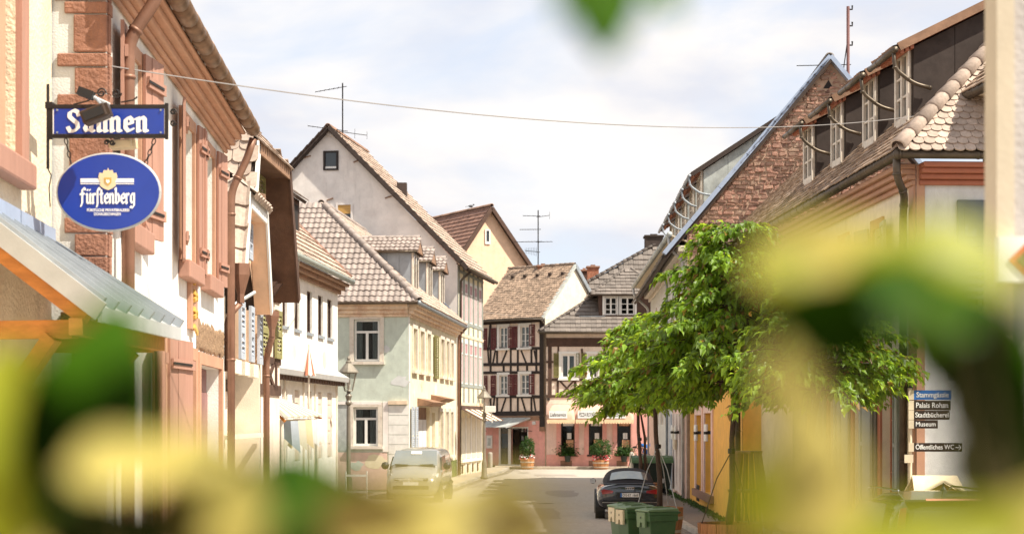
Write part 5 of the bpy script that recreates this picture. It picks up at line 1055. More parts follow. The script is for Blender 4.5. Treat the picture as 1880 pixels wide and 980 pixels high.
def dorm(u, w, dfront, ze, cheek, wallm, root, W, zroof, ov=.30, shed=.50, win='old_white_paint', gm='dark_gutter', near_pipe=True, fas='red_cornice', vm='weathered_wood'):
    """shed dormer on a street slope: W street wall, dfront the distance of its front behind the wall"""
    d1 = -dfront; zb_ = zroof(d1); ub = u+w
    o = MB(); W.box(o, u+.05, ub-.05, zb_-.3, ze, d1-.3, d1); o = o.build('dormer', wallm, root)
    k = 0; d = d1
    while zroof(d) < ze+(d1-d)*shed-.05 and k < 12: d -= .25; k += 1
    for uu in (u, ub-.05):
        n = max(1, round((d1-d)/.8))
        for j in range(n):
            a = d1-.01-(d1-d)*j/n; b = d1-.01-(d1-d)*(j+1)/n+.01
            MB().prism([W.pt(uu, zroof(a)-.05, a), W.pt(uu, zroof(b)-.05, b), W.pt(uu, max(zroof(b)-.02, ze+(d1-b)*shed), b), W.pt(uu, ze+(d1-a)*shed, a)], W.u3*.05).build('cheek_sheet', cheek, o)
    h = (u+.22, ub-.20, zb_+.14, ze-.08); fr = MB()
    W.box(fr, h[0]-.10, h[0], zb_+.05, ze, d1+.002, d1+.07); W.box(fr, h[1], h[1]+.10, zb_+.05, ze, d1+.002, d1+.07); W.box(fr, h[0], h[1], zb_, h[2], d1+.002, d1+.065); W.box(fr, h[0], h[1], h[3], ze, d1+.002, d1+.065); W.box(fr, (h[0]+h[1])/2-.05, (h[0]+h[1])/2+.05, h[2], h[3], d1+.002, d1+.066)
    for q in (1, 2): zq = h[2]+(h[3]-h[2])*q/3; W.box(fr, h[0], h[1], zq-.02, zq+.02, d1+.002, d1+.05)
    fr.build('window_frame', win, o); W.slab(o, h[0], h[1], h[2], h[3], d1+.003, d1+.012, 'dark_pane', 'pane')
    sw_ = .16; W.slab(o, u-.012, u+.04, zb_, ze, d1+.072, d1+.10, win, 'corner_board')
    dd = d1+ov; bk = d-.35; r0 = [W.pt(u-.12, ze+.02-(ov)*shed*.9, dd), W.pt(ub+.3, ze+.02-(ov)*shed*.9, dd), W.pt(ub+.3, ze+(d1-bk)*shed+.02, bk), W.pt(u-.12, ze+(d1-bk)*shed+.02, bk)]
    MB().prism(r0, V((0, 0, .05))).build('soffit', fas, o)
    for q in range(3): W.slab(o, u-.12, ub+.12, ze+.05+q*.001-ov*shed*(.75-q*.3)-.08, ze+.05-ov*shed*(.75-q*.3), dd-.04-q*.09-.06, dd-.04-q*.09, fas, 'fascia')
    sl = (r0[3]-r0[0]).length; roof(root, r0[0]+V((0, 0, .07)), W.u3, r0[3]+V((0, 0, .07)), [(0, 0), (w+.42, 0), (w+.42, sl), (0, sl)], .25, .3, 'flat', 'tile_brown', 0, slab=.04)
    MB().beam(r0[0]+V((0, 0, .08))-W.u3*.03, r0[3]+V((0, 0, .08))-W.u3*.03, .05, .15).build('verge_board', vm, o)
    gz_ = r0[0].z+.02; gutter(root, W.pt(u-.2, gz_, dd+.08), W.pt(ub+.45, gz_, dd+.08), gm, .052, .5)
    if near_pipe: pipe(root, [W.pt(u-.1, gz_, dd+.08), W.pt(u-.1, gz_-.32, dd+.06), W.pt(u-.1, gz_-.58, dd-.28), W.pt(u-.1, gz_-.66, d1-.30)], gm, .036)
zroof9 = lambda d: gz+.06+(.42-d)*slope9
for (ya, yb) in ((31.1, 32.2), (33.4, 34.55), (36.1, 37.25), (38.8, 39.95)): 
    u = ya-29.0; dorm(u, yb-ya, .55, 9.42, 'slate_cladding', 'slate_cladding', R1, W9, zroof9)
# side dormer with boarded soffit over the alley slope
so_ = MB(); g0, g1 = P(1712, 206, 31.0), P(1850, 140, 28.0); gutter(R1, g0, g1, 'dark_gutter', .08, .6)
so_.prism([g0+V((.05, .0, -.02)), g1+V((.05, 0, -.02)), g1+V((1.6, .5, .05)), g0+V((1.6, .5, .05))], V((0, 0, .04))).build('soffit', 'post_beige', R1)
for i in range(6): a = g0.lerp(g1, .08+i*.16)+V((.1, 0, -.03)); MB().beam(a, a+V((1.5, .5, .06)), .02, .02).build('soffit_batten', 'old_white_paint', R1)
roof(R1, g0+V((0, 0, .06)), (g1-g0), g0+V((1.6, .45, 1.5)), [(0, 0), ((g1-g0).length, 0), ((g1-g0).length, 2.2), (0, 2.2)], .2, .2, 'beaver', 'tile_old', 0)
q = P(1757, 196, 29.9); pipe(R1, [q, q+V((.02, 0, -.32)), q+V((.25, .0, -.42)), q+V((1.1, .1, -.5))], 'dark_gutter', .06)
MB().hexa([g0+V((1.0, .4, -.9)), g1+V((1.0, .4, -.9)), g1+V((1.2, .4, -.9)), g0+V((1.2, .4, -.9)), g0+V((1.0, .4, .02)), g1+V((1.0, .4, .02)), g1+V((1.2, .4, .02)), g0+V((1.2, .4, .02))]).build('dormer_side_wall', 'pale_plaster', R1)
# entrance steps
st = thing('stone_steps', (6.0, 36.8, 0), 'worn stone steps before the corner house behind the barrel tree', 'steps')
for i in range(5): MB().box((5.1+i*.17, 35.6, .0 if i == 0 else .16*i), (6.25, 38.2, .13+.16*(i+1)-.17)).build('step', 'post_beige' if i % 2 else 'kerb_stone', st, bevel=.015)
# ---- ochre house
WY = Wall((5.60, 42.3), (5.86, 57.4)); RY = house('townhouse', WY, 'ochre yellow house with two tall mullioned ground floor windows')
yw = [(WY.U(1290), WY.U(1279), WY.z(1280, 896), WY.z(1280, 762)), (WY.U(1308), WY.U(1295), WY.z(1300, 905), WY.z(1300, 758))]
WY.face(RY, rect(WY, 0, 6.95), yw, 'ochre_plaster', reveal=.28)
for h in yw: window(RY, WY, h, 'white_paint', 1, 1, surround='rose_plaster', sw=.28, sd=.05, depth=.22, bar=.12, curtain='curtain')
WY.slab(RY, yw[1][0]-.45, yw[0][1]+.4, yw[1][2]-.22, yw[1][2]-.01, .003, .12, 'terracotta_cap', 'sill'); WY.slab(RY, yw[1][0]-.45, yw[0][1]+.4, yw[1][3]+.285, yw[1][3]+.36, .003, .12, 'terracotta_cap', 'drip_course')
WY.slab(RY, WY.U(1284), WY.U(1279), .25, .75, -.01, .012, 'dark_inside', 'cellar_window')
hy = [(2.2, 3.2, 4.4, 6.1), (5.4, 6.4, 4.4, 6.1), (8.6, 9.6, 4.4, 6.1)]
for h in hy: WY.slab(RY, h[0], h[1], h[2], h[3], .004, .03, 'rose_plaster', 'window_surround'); WY.slab(RY, h[0]+.15, h[1]-.15, h[2]+.12, h[3]-.12, .031, .04, 'dark_pane', 'pane')
cornice(RY, WY, 0, WY.L, 6.6, 'salmon_paint', ((.10, .08), (.12, .18), (.12, .28)))
gy0, gy1 = W9.pt(W9.L+.02, gz, .42), WY.pt(WY.L, gz, .42); gutter(RY, gy0, gy1, 'dark_gutter', .085, .7)
EY = gy0+V((0, 0, .06)); dy = (gy1-gy0); ny = V((dy.y, -dy.x, 0)).normalized()
roof(RY, EY, dy, EY+ny*run9+V((0, 0, run9*slope9)), [(0, 0), (dy.length, 0), (dy.length, sl9), (0, sl9)], .22, .22, 'beaver', 'tile_old', 0)
pipe(RY, [WY.pt(.12, 7.0, .42), WY.pt(.12, 6.6, .12), WY.pt(.12, .1, .10)], 'dark_gutter', .07); shell(RY, WY, 8, 6.9, 'ochre_plaster', near=True)
for i, (px, py) in enumerate(((1252, 793), (1264, 793))): pass
for i, pxx in enumerate((1281, 1300)):
    u = WY.U(pxx, .1); z0 = WY.z(pxx, 795); wl = thing('wall_lamp', WY.pt(u, z0, .05), ('white and black wall lamp beside the nearest ochre house window', 'white and black wall lamp between the ochre house windows')[1-i if i else 1], 'lamp', 'small lamps along the right walls')
    MB().lathe(WY.pt(u, z0, .16), [(.045, -.22), (.058, -.21), (.058, -.02), (.045, -.02)], 8).build('shade', 'sign_white', wl); MB().lathe(WY.pt(u, z0, .16), [(.07, -.02), (.07, .06)], 8).build('band', 'black_iron', wl); MB().lathe(WY.pt(u, z0, .16), [(.058, .06), (.058, .26), (.045, .27)], 8).build('tube', 'sign_white', wl); WY.slab(wl, u-.03, u+.03, z0-.02, z0+.08, .003, .16, 'black_iron', 'bracket')
# ---- house with the stone gable
WS = Wall((5.78, 57.6), (6.36, 80.0)); WSg = Wall((5.78, 57.6), (19.5, 57.8), n=(0, -1)); RS = house('gabled_house', WSg, 'tall house with bare red sandstone rubble gable and blue grey verges')
ua, za = WSg.ray(1522, 112); u0, z0 = WSg.ray(1243, 440); k1 = (za-z0)/(ua-u0); z00 = za-k1*(ua-0)
ue = ua*2-u0
WSg.face(RS, [(0, 0), (ue, 0), (ue, z0), (ua, za), (0.0, z00)], [], 'mortar', 'gable_wall')
tri = MB().prism([WSg.pt(WSg.U(1511), WSg.z(1520, 163), .004), WSg.pt(WSg.U(1530), WSg.z(1520, 163), .004), WSg.pt(WSg.U(1521), WSg.z(1520, 147), .004)], WSg.n3*.01); tri.build('vent_opening', 'dark_inside', RS)
zz = z0-.4; cnt = 0; rest = MB()
while zz < za-.2:
    hgt = R.uniform(.07, .17); lim = ua-(za-zz-hgt)/k1 + .12; u = max(0.02, lim); ru = 2*ua-u; kk = 0
    while u < ru-.12:
        w = R.uniform(.10, .42); w = min(w, ru-u)
        px = CX+WSg.pt(u+w/2, 0).x/57.6*F; py = HY-(zz+hgt/2-CH)*F/57.6
        skip = 1509 < px < 1532 and 146 < py < 165
        zr9 = gz+(u+.2)*slope9*.0
        vis = py < 772-(px-1335)*-0 and not skip
        if vis and w > .1:
            j = lambda s: R.uniform(-s, s); d = R.uniform(.015, .06); e = .018
            pts = [(u+e+j(.03), zz+e+j(.035)), (u+w-e+j(.03), zz+e+j(.035)), (u+w-e+j(.03), zz+hgt*.55), (u+w-e-.02+j(.02), zz+hgt-e+j(.035)), (u+w*R.uniform(.3,.7), zz+hgt-e+j(.045)), (u+e+.02+j(.02), zz+hgt-e+j(.035)), (u+e+j(.02), zz+hgt*.45)]
            mb = MB(); n = len(pts); cu = sum(p[0] for p in pts)/n; cz_ = sum(p[1] for p in pts)/n
            mb.add([WSg.pt(a, b, .003) for a, b in pts]+[WSg.pt(cu+(a-cu)*.84, cz_+(b-cz_)*.80, d) for a, b in pts], [(i, (i+1) % n, n+(i+1) % n, n+i) for i in range(n)]+[tuple(range(n, 2*n))])
            hidden = px > 1300 and py > 772-(px-748)*.5625+10
            if cnt < 300 and not hidden: mb.build('stone', 'rubble', RS); cnt += 1
            else: rest.add(mb.v, mb.f)
        u += w
    zz += hgt
if rest.v: rest.build('stonework', 'rubble', RS, kind='stuff')
VL0 = WSg.pt(u0-.45, z0-.45*k1+.05, .12); VA = WSg.pt(ua, za+.12, .12); VR = WSg.pt(ue+.4, z0-.4*k1+.05, .12)
for p, q in ((VL0, VA), (VR, VA)): 
    d = (q-p).normalized(); L_ = (q-p).length; n = int(L_/1.4)
    for i in range(n): MB().beam(p+d*(L_*i/n), p+d*(L_*(i+1)/n-.012), .34, .14).build('verge_flashing', 'blue_flashing', RS)
slS = math.hypot(ua-u0+.45, za-(z0-.45*k1)); roof(RS, VL0+V((0, 0, -.1)), WS.u3, VA+V((0, 0, -.1)), [(0, 0), (22.6, 0), (22.6, slS), (0, slS)], .28, .34, 'flat', 'tile_grey', 0)
roof(RS, VR+V((0, 0, -.1)), WS.u3, VA+V((0, 0, -.1)), [(0, 0), (22.6, 0), (22.6, slS), (0, slS)], .28, .5, 'flat', 'tile_grey', 0)
ridge(RS, VA, VA+WS.u3*22, 'tile_grey', .14, .4, own=False)
zS = z0-.05
cf = [(WS.U(a), WS.U(b), za_, zb_) for a, b, za_, zb_ in ((1263, 1259, .5, 2.9), (1256.5, 1253, .5, 2.9), (1249, 1244.5, .5, 2.9))]
ups = [(3.4+i*3.2, 4.4+i*3.2, 5.2, 7.0) for i in range(6)]+[(3.4+i*3.2, 4.4+i*3.2, 2.6, 4.2) for i in range(2, 6)]
WS.face(RS, rect(WS, 0, zS), ups, 'grey_plaster')
for h in ups: window(RS, WS, h, 'white_paint', 2, 2, surround='old_white_paint', sw=.14, sd=.04, depth=.05)
WS.slab(RS, .1, 6.8, .1, 3.15, .003, .025, 'rose_plaster', 'shopfront_render')
for u in (1.0, 2.7, 4.4): WS.slab(RS, u, u+1.0, .5, 2.85, .026, .04, 'door_purple', 'shop_window'); WS.slab(RS, u-.2, u-.01, .3, 3.0, .026, .12, 'blush_plaster', 'pilaster'); WS.slab(RS, u+1.01, u+1.2, .3, 3.0, .026, .12, 'blush_plaster', 'pilaster')
WS.slab(RS, 7.4, 8.6, .1, 3.0, .003, .05, 'bluegrey_shutter', 'door'); WS.slab(RS, 3.1, 3.9, 1.75, 2.5, .12, .20, 'post_beige', 'letter_board')
WS.slab(RS, 9.5, WS.L-.02, .1, 1.3, .003, .03, 'rose_plaster', 'plinth'); WS.slab(RS, WS.L-3.2, WS.L-.03, 1.31, 4.4, .003, .03, 'rose_plaster', 'render_band')
sof = MB().prism([WS.pt(0, zS-.02, .003), WS.pt(WS.L, zS-.02, .003), WS.pt(WS.L, zS+.18, .74), WS.pt(0, zS+.18, .52)], V((0, 0, .05))); sof.build('soffit', 'post_beige', RS)
cornice(RS, WS, .0, WS.L, zS-.5, 'old_white_paint', ((.16, .1), (.2, .3)))
gutter(RS, WS.pt(-.12, zS+.22, .58), WS.pt(WS.L+.2, zS+.22, .80), 'zinc_weathered', .085, .8)
pipe(RS, [WS.pt(.25, zS+.18, .58), WS.pt(.25, zS-.2, .56), WS.pt(.3, zS-.62, .12), WS.pt(.3, .2, .1)], 'pale_zinc', .055); pipe(RS, [WS.pt(WS.L-.1, zS+.18, .80), WS.pt(WS.L-.1, zS-.2, .76), WS.pt(WS.L-.1, zS-.8, .12), WS.pt(WS.L-.1, .2, .1)], 'pale_zinc', .055)
pipe(RS, [WS.pt(8.9, zS+.1, .5), WS.pt(8.9, zS-.7, .1), WS.pt(8.9, .2, .1)], 'zinc', .05)
shell(RS, WS, 9, zS, 'grey_plaster', near=False)
zroofS = lambda d: z0+(-(u0)-d)*k1*1.0+.10
for i, ya in enumerate((60.0, 63.5, 67.4, 71.2, 75.0)):
    dorm(ya-57.6, 2.2, .75, 11.35, 'zinc_weathered', 'zinc_weathered', RS, WS, zroofS, ov=.42, shed=.66, gm='zinc', fas='brick', vm='tile_under')
mq = P(1557, 138, 58.6); mast = thing('roof_mast', (mq.x, mq.y, mq.z-.6), 'iron roof mast with porcelain insulators behind the stone gable', 'mast'); ml = LOC[mast.name]
MB().tube([ml, ml+V((0, 0, 2.9))], .055, 8).build('mast', 'door_purple', mast)
for z in (1.6, 2.25, 2.8): MB().tube([ml+V((0, 0, z)), ml+V((.14, 0, z)), ml+V((.14, 0, z+.13))], .03, 6).build('insulator', 'black_iron', mast)
MB().tube([ml+V((-.22, 0, .3)), ml+V((0, 0, 1.9))], .018, 5).build('stay', 'black_iron', mast); MB().tube([ml+V((-1.7, .2, .95)), ml+V((.1, 0, .95))], .015, 5).build('aerial_boom', 'black_iron', mast)
for i, u in enumerate((1.85, 3.6)):
    z0_ = WS.z(1258, 795); wl = thing('wall_lamp', WS.pt(u, z0_, .1), ('white and black wall lamp at the pink shopfront corner nearest the ochre house', 'white and black wall lamp over the pale letter board')[i], 'lamp', 'small lamps along the right walls')
    MB().lathe(WS.pt(u, z0_, .24), [(.045, -.22), (.058, -.21), (.058, -.02), (.045, -.02)], 8).build('shade', 'sign_white', wl); MB().lathe(WS.pt(u, z0_, .24), [(.07, -.02), (.07, .06)], 8).build('band', 'black_iron', wl); MB().lathe(WS.pt(u, z0_, .24), [(.058, .06), (.058, .26), (.045, .27)], 8).build('tube', 'sign_white', wl); WS.slab(wl, u-.03, u+.03, z0_-.02, z0_+.08, .126, .24, 'black_iron', 'bracket')
# ================================================================== HANGING SIGNS
SZ = 13.4; X = V((1, 0, 0)); Zu = V((0, 0, 1))
def sp(px, py, dy=0): q = P(px, py, SZ); q.y += dy; return q
sg = thing('hanging_sign', sp(95, 250), 'blue rectangular Salmen sign in black iron frame on wall bracket', 'sign')
def fbar(x0, y0, x1, y1, t=.022): a, b = sp(x0, y0), sp(x1, y1); return MB().beam(a, b, .03, t*2, up=(0, 0, 1) if abs(b.x-a.x) > .1 else (1, 0, 0)).build('frame_bar', 'black_iron', sg)
fbar(88, 196, 308, 196, .014); fbar(88, 250.5, 308, 250.5, .014)
for x, t in ((91, .020), (306, .012)): a, b = sp(x, 190), sp(x, 256); MB().box((a.x-t, SZ-.015, b.z), (a.x+t, SZ+.015, a.z)).build('frame_bar', 'black_iron', sg)
a, b = sp(100, 246.5), sp(301.5, 200); bd = MB().box((a.x, SZ-.012, a.z), (b.x, SZ+.012, b.z)).build('board', 'sign_blue', sg)
for x0, x1, y0, y1 in ((97.5, 99.6, 201, 246), (302, 303.2, 201, 246), (100, 152, 247, 248.6)): a, b = sp(x0, y1), sp(x1, y0); MB().box((a.x, SZ-.011, a.z), (b.x, SZ+.011, b.z)).build('board_edge', 'sign_white', sg)
for x in (106, 296):
    for y in (203, 244): MB().lathe(sp(x, y, -.016), [(.008, -.004), (.008, .004)], 8, 'y').build('screw', 'zinc', sg)
GS = {'S': (.84, [[(.74, 1.05), (.68, 1.28), (.42, 1.38), (.18, 1.22), (.16, .98), (.40, .76), (.66, .56), (.70, .28), (.46, .06), (.2, .06), (.06, .3)]]),
 'a': (.66, [[(.14, .80), (.34, .94), (.52, .80), (.52, .12), (.66, .06)], [(.52, .56), (.24, .48), (.12, .26), (.24, .08), (.48, .2)]]),
 'l': (.22, [[(0, 1.38), (.14, 1.42), (.14, .1), (.28, .06)]]),
 'm': (1.12, [[(0, .84), (.14, .9), (.14, .06), (.24, .06)], [(.16, .74), (.4, .94), (.56, .82), (.56, .06), (.66, .06)], [(.58, .74), (.82, .94), (.98, .82), (.98, .1), (1.12, .06)]]),
 'n': (.70, [[(0, .84), (.14, .9), (.14, .06), (.24, .06)], [(.16, .74), (.4, .94), (.56, .82), (.56, .1), (.70, .06)]]),
 'e': (.60, [[(.14, .48), (.54, .56), (.52, .8), (.36, .94), (.14, .76), (.12, .28), (.32, .06), (.58, .2)]])}
nib(bd, [GS[c] for c in 'Salmen'], V((sp(124, 0).x, SZ-.012, sp(0, 243.5).z)), X, Zu, .1195, .122, 'sign_white', 22, .26, .11, .20)
# scrolls, bracket plate and chains
def scroll(cx, cy, r, turns=1.6, dirn=1, m='black_iron', par=None, rad=.007):
    pts = []
    for i in range(26): t = i/25; a = turns*2*math.pi*t*dirn; rr = r*(1-.78*t); pts.append(sp(cx+rr*math.cos(a), cy-rr*math.sin(a)))
    MB().tube(pts, rad, 6).build('scroll', m, par or sg)
scroll(186, 171, 9, 1.5, 1); scroll(214, 171, 9, 1.5, -1); MB().tube([sp(135, 192), sp(160, 186), sp(178, 176)], .006, 6).build('scroll', 'black_iron', sg); MB().tube([sp(222, 188), sp(245, 184), sp(252, 178)], .006, 6).build('scroll', 'black_iron', sg)
scroll(318, 206, 6, 1.3, 1); scroll(318, 226, 6, 1.3, -1); scroll(196, 262, 5, 1.3, 1); scroll(206, 262, 5, 1.3, -1)
MB().tube([sp(88, 155), sp(88, 310)], .012, 8).build('wall_bar', 'black_iron', sg); MB().box(tuple(sp(84, 200, -.02)), tuple(sp(97, 188, .25))).build('wall_bracket', 'black_iron', sg)
MB().tube([sp(88, 310), sp(94, 322), sp(90, 345), sp(92, 380)], .005, 5).build('cable', 'black_iron', sg)
ov = thing('oval_sign', sp(200, 420), 'blue oval Fürstenberg brewery sign hanging on two chains', 'sign')
ce = sp(200, 353); rx, rz = 93*SZ/F, 69*SZ/F; n = 48
MB().prism([V((ce.x+rx*math.cos(2*math.pi*i/n), SZ-.02, ce.z+rz*math.sin(2*math.pi*i/n))) for i in range(n)], V((0, .04, 0))).build('disc', 'sign_blue', ov); disc = ov.children[0]
MB().tube([V((ce.x+rx*math.cos(2*math.pi*i/n), SZ, ce.z+rz*math.sin(2*math.pi*i/n))) for i in range(n+1)], .016, 8, False).build('rim', 'pale_zinc', ov, smooth=True)
def chain(p, q, par):
    d = (q-p); k = max(3, int(d.length/.042)); 
    for i in range(k):
        c = p.lerp(q, (i+.5)/k); e = d.normalized(); s = X.cross(e).normalized() if i % 2 else V((0, 1, 0)).cross(e).normalized()
        MB().tube([c+e*.026*math.cos(t)+s*.013*math.sin(t) for t in [2*math.pi*j/10 for j in range(11)]], .0045, 5, False).build('chain_link', 'black_iron', par)
chain(sp(120, 254), sp(131, 302), ov); chain(sp(284, 256), sp(266, 304), ov)
yb = SZ-.0205
def dp(px, py): q = sp(px, py); q.y = yb; return q
for y0, y1 in ((328.5, 336), (337.5, 339)): MB().prism([dp(149, y1), dp(247, y1), dp(247, y0), dp(149, y0)], V((0, -.003, 0))).build('stripe', 'sign_white', disc)
cr = [(182, 326), (184, 318), (190, 319), (192, 313), (198, 314), (200, 309), (202, 314), (208, 313), (210, 319), (215, 318), (217, 326), (213, 334), (214, 342), (207, 347), (200, 350), (192, 347), (185, 342), (186, 334)]
MB().prism([dp(*p)+V((0, -.0035, 0)) for p in cr], V((0, -.003, 0))).build('crest', 'cream_plastic', disc)
MB().prism([dp(*p)+V((0, -.007, 0)) for p in ((193, 327), (206, 327), (206, 336), (200, 342), (193, 336))], V((0, -.002, 0))).build('crest_shield', 'gold', disc); MB().prism([dp(*p)+V((0, -.0095, 0)) for p in ((197, 330), (199.6, 332), (202, 330), (203, 335), (199.6, 338), (196, 335))], V((0, -.001, 0))).build('crest_eagle', 'sign_white', disc)
GF = {'F': (.58, [[(.60, 1.30), (.42, 1.44), (.24, 1.3), (.22, .1), (.08, -.2)], [(0, .9), (.46, .9)]]), 'u': (.58, [[(.02, .9), (.12, .86), (.12, .14), (.3, .06), (.46, .2)], [(.48, .94), (.48, .1), (.58, .06)], [(.14, 1.26), (.18, 1.26)], [(.42, 1.26), (.46, 1.26)]]),
 'r': (.42, [[(0, .84), (.12, .9), (.12, .06), (.2, .06)], [(.14, .74), (.32, .94), (.42, .84)]]), 's': (.36, [[(.44, 1.3), (.26, 1.44), (.14, 1.2), (.14, 0), (.06, -.26)]]), 't': (.30, [[(.12, 1.24), (.12, .14), (.28, .06)], [(-.04, .9), (.28, .9)]]),
 'e': (.50, GS['e'][1]), 'n': (.60, [[(0, .84), (.12, .9), (.12, .06)], [(.14, .74), (.36, .94), (.48, .82), (.48, .1), (.58, .06)]]), 'b': (.54, [[(.02, 1.38), (.12, 1.42), (.12, .14), (.3, .06), (.48, .2), (.48, .74), (.34, .92), (.14, .78)]]), 'g': (.54, [[(.46, .84), (.28, .94), (.12, .74), (.12, .26), (.26, .1), (.46, .24)], [(.5, .94), (.5, -.16), (.34, -.34), (.06, -.26)]])}
nib(disc, [GF[c] for c in 'Fursten']+[GF[c] for c in 'berg'], V((dp(149, 0).x, yb, dp(0, 375).z)), X, Zu, .0640, .084, 'sign_white', 40, .23, .10, .115)
lettering(disc, 'FÜRSTLICHE PRIVATBRAUEREI', V((dp(161, 0).x, yb, dp(0, 388.8).z)), X, Zu, .021, 'sign_white', width=.325, bold=.03); lettering(disc, 'DONAUESCHINGEN', V((dp(174, 0).x, yb, dp(0, 396).z)), X, Zu, .021, 'sign_white', width=.205, bold=.03)
def flood(cx, cy, w, h, ang, label, m, arm, Zoff=-.22):
    t = thing('spotlight', sp(cx, cy, Zoff), label, 'lamp', 'spotlights on the sign bracket'); c = P(cx, cy, SZ+Zoff); a = math.radians(ang); ex = V((math.cos(a), 0, math.sin(a))); ez = V((-math.sin(a), 0, math.cos(a)))
    MB().obox(c, ex*w, V((0, .07, 0)), ez*h).build('housing', m, t, bevel=.012); MB().obox(c+V((0, -.072, 0)), ex*w*.8, V((0, .006, 0)), ez*h*.62).build('louvre_face', 'plastic_black' if m == 'lamp_brown' else m, t)
    MB().obox(c+ex*(w+.01), V((0, .05, 0)), ex*.012, ez*h*.9).build('end_cap', m, t); MB().tube([P(*p, SZ+Zoff*(1-i*.5)) for i, p in enumerate(arm)], .012, 7).build('arm', 'zinc' if m == 'lamp_brown' else m, t); return t
fl = flood(175, 211, .098, .052, 21, 'dark brown floodlight tilted in front of the Salmen sign', 'lamp_brown', ((188, 195), (172, 176), (160, 172)))
MB().obox(P(158, 172, SZ-.2), V((.055, 0, -.02)), V((0, .04, 0)), V((.01, 0, .03))).build('junction_box', 'plastic_black', fl); MB().tube([P(165, 176, SZ-.2), P(200, 192, SZ-.05)], .016, 8).build('arm', 'pale_zinc', fl)
flood(224, 266, .09, .033, 3, 'cream floodlight under the iron frame behind the oval sign', 'cream_plastic', ((205, 262), (198, 258), (198, 253)), .12)
# ---- wire across the street
wr = MB(); a, b = P(200, 121, 14.4), W9.pt(-.05, W9.z(1678, 217), .05); pts = []
for i in range(41): t = i/40; q = a.lerp(b, t); q.z -= .33*4*t*(1-t); pts.append(q)
o = wr.tube(pts, .006, 5).build('street_wire', 'wire_grey'); tag(o, 'thin suspension wire spanning the street between the two rows', 'wire')
for nm, p, q, sag in (('thin pale cable strung from the brown soffit to the sage house', W2b.pt(4.3, 5.6, .5), W4g.pt(3.0, 5.9, .05), .15), ('thin pale cable crossing before the timbered house with oxblood shutters', W5f.pt(6.8, 8.4, .1), W8.pt(4.2, 8.2, .5), .1)):
    pts = []
    for i in range(21): t = i/20; c = p.lerp(q, t); c.z -= sag*4*t*(1-t); pts.append(c)
    tag(MB().tube(pts, .009, 4).build('cable', 'wire_grey'), nm, 'cable')
# ================================================================== STREET LAMPS
def street_lamp(px, Z, ztop, label, k=1.0):
    b = P(px, HY, Z); b.z = 0.0; t = thing('street_lamp', b, label, 'lamp', 'old lantern street lamps'); h = ztop-1.25*k
    MB().lathe(b, [(.16, 0), (.17, .1), (.13, .16), (.12, .75), (.10, .85), (.075, .95), (.07, h*.6), (.06, h-.5), (.06, h-.45)], 14).build('post', 'lamp_iron', t, smooth=True)
    MB().lathe(b, [(.06, h-.45), (.11, h-.40), (.11, h-.34), (.07, h-.28), (.12, h-.12), (.05, h-.02), (.09, h), (.05, h+.03)], 14).build('collar', 'lamp_iron', t)
    c = b+V((0, 0, h)); r0, r1, H = .15*k, .30*k, .62*k; n = 6; lan = MB()
    pt = lambda r, i, z: c+V((r*math.cos(math.pi/6+2*math.pi*i/n), r*math.sin(math.pi/6+2*math.pi*i/n), z))
    for i in range(n): lan.tube([pt(r0, i, .05), pt(r1, i, .05+H)], .016, 5); lan.tube([pt(r0, i, .05), pt(r0, i+1, .05)], .016, 5); lan.tube([pt(r1, i, .05+H), pt(r1, i+1, .05+H)], .022, 5)
    lo = lan.build('lantern_frame', 'lamp_iron', t)
    for i in range(n): MB().add([pt(r0, i, .06), pt(r0, i+1, .06), pt(r1, i+1, .04+H), pt(r1, i, .04+H)], [(0, 1, 2, 3)]).build('pane', 'lamp_glass', lo)
    MB().lathe(c, [(r1+.05, .05+H), (r1+.04, .09+H), (.13*k, .05+H+.30*k), (.10*k, .05+H+.33*k), (.10*k, .05+H+.38*k), (.05*k, .05+H+.42*k), (.055*k, .05+H+.50*k), (.01, .05+H+.58*k)], 12).build('roof', 'lamp_iron', t)
    MB().lathe(c, [(.03, .06), (.06, .2), (.06, .42*k), (.02, .5*k)], 8).build('bulb', 'sign_white', lo); return t
l1 = street_lamp(640, 60, 4.98, 'old hexagonal lantern lamp on the left pavement beside the sage house'); l2 = street_lamp(889, 82, 4.40, 'old hexagonal lantern lamp before the pink shop entrance')
cq = P(898, 752, 81.9); cm = thing('street_camera', cq, 'small white box with bracket fixed near the far lantern lamp', 'camera'); MB().box(tuple(cq-V((.2, .1, .12))), tuple(cq+V((.3, .1, .18)))).build('housing', 'white_paint', cm, bevel=.02); MB().tube([cq+V((-.25, .05, 0)), cq+V((-.2, 0, 0))], .04).build('bracket', 'white_paint', cm); MB().beam(cq+V((.1, 0, -.1)), cq+V((.15, 0, -.6)), .05, .06).build('cable_duct', 'white_paint', cm)
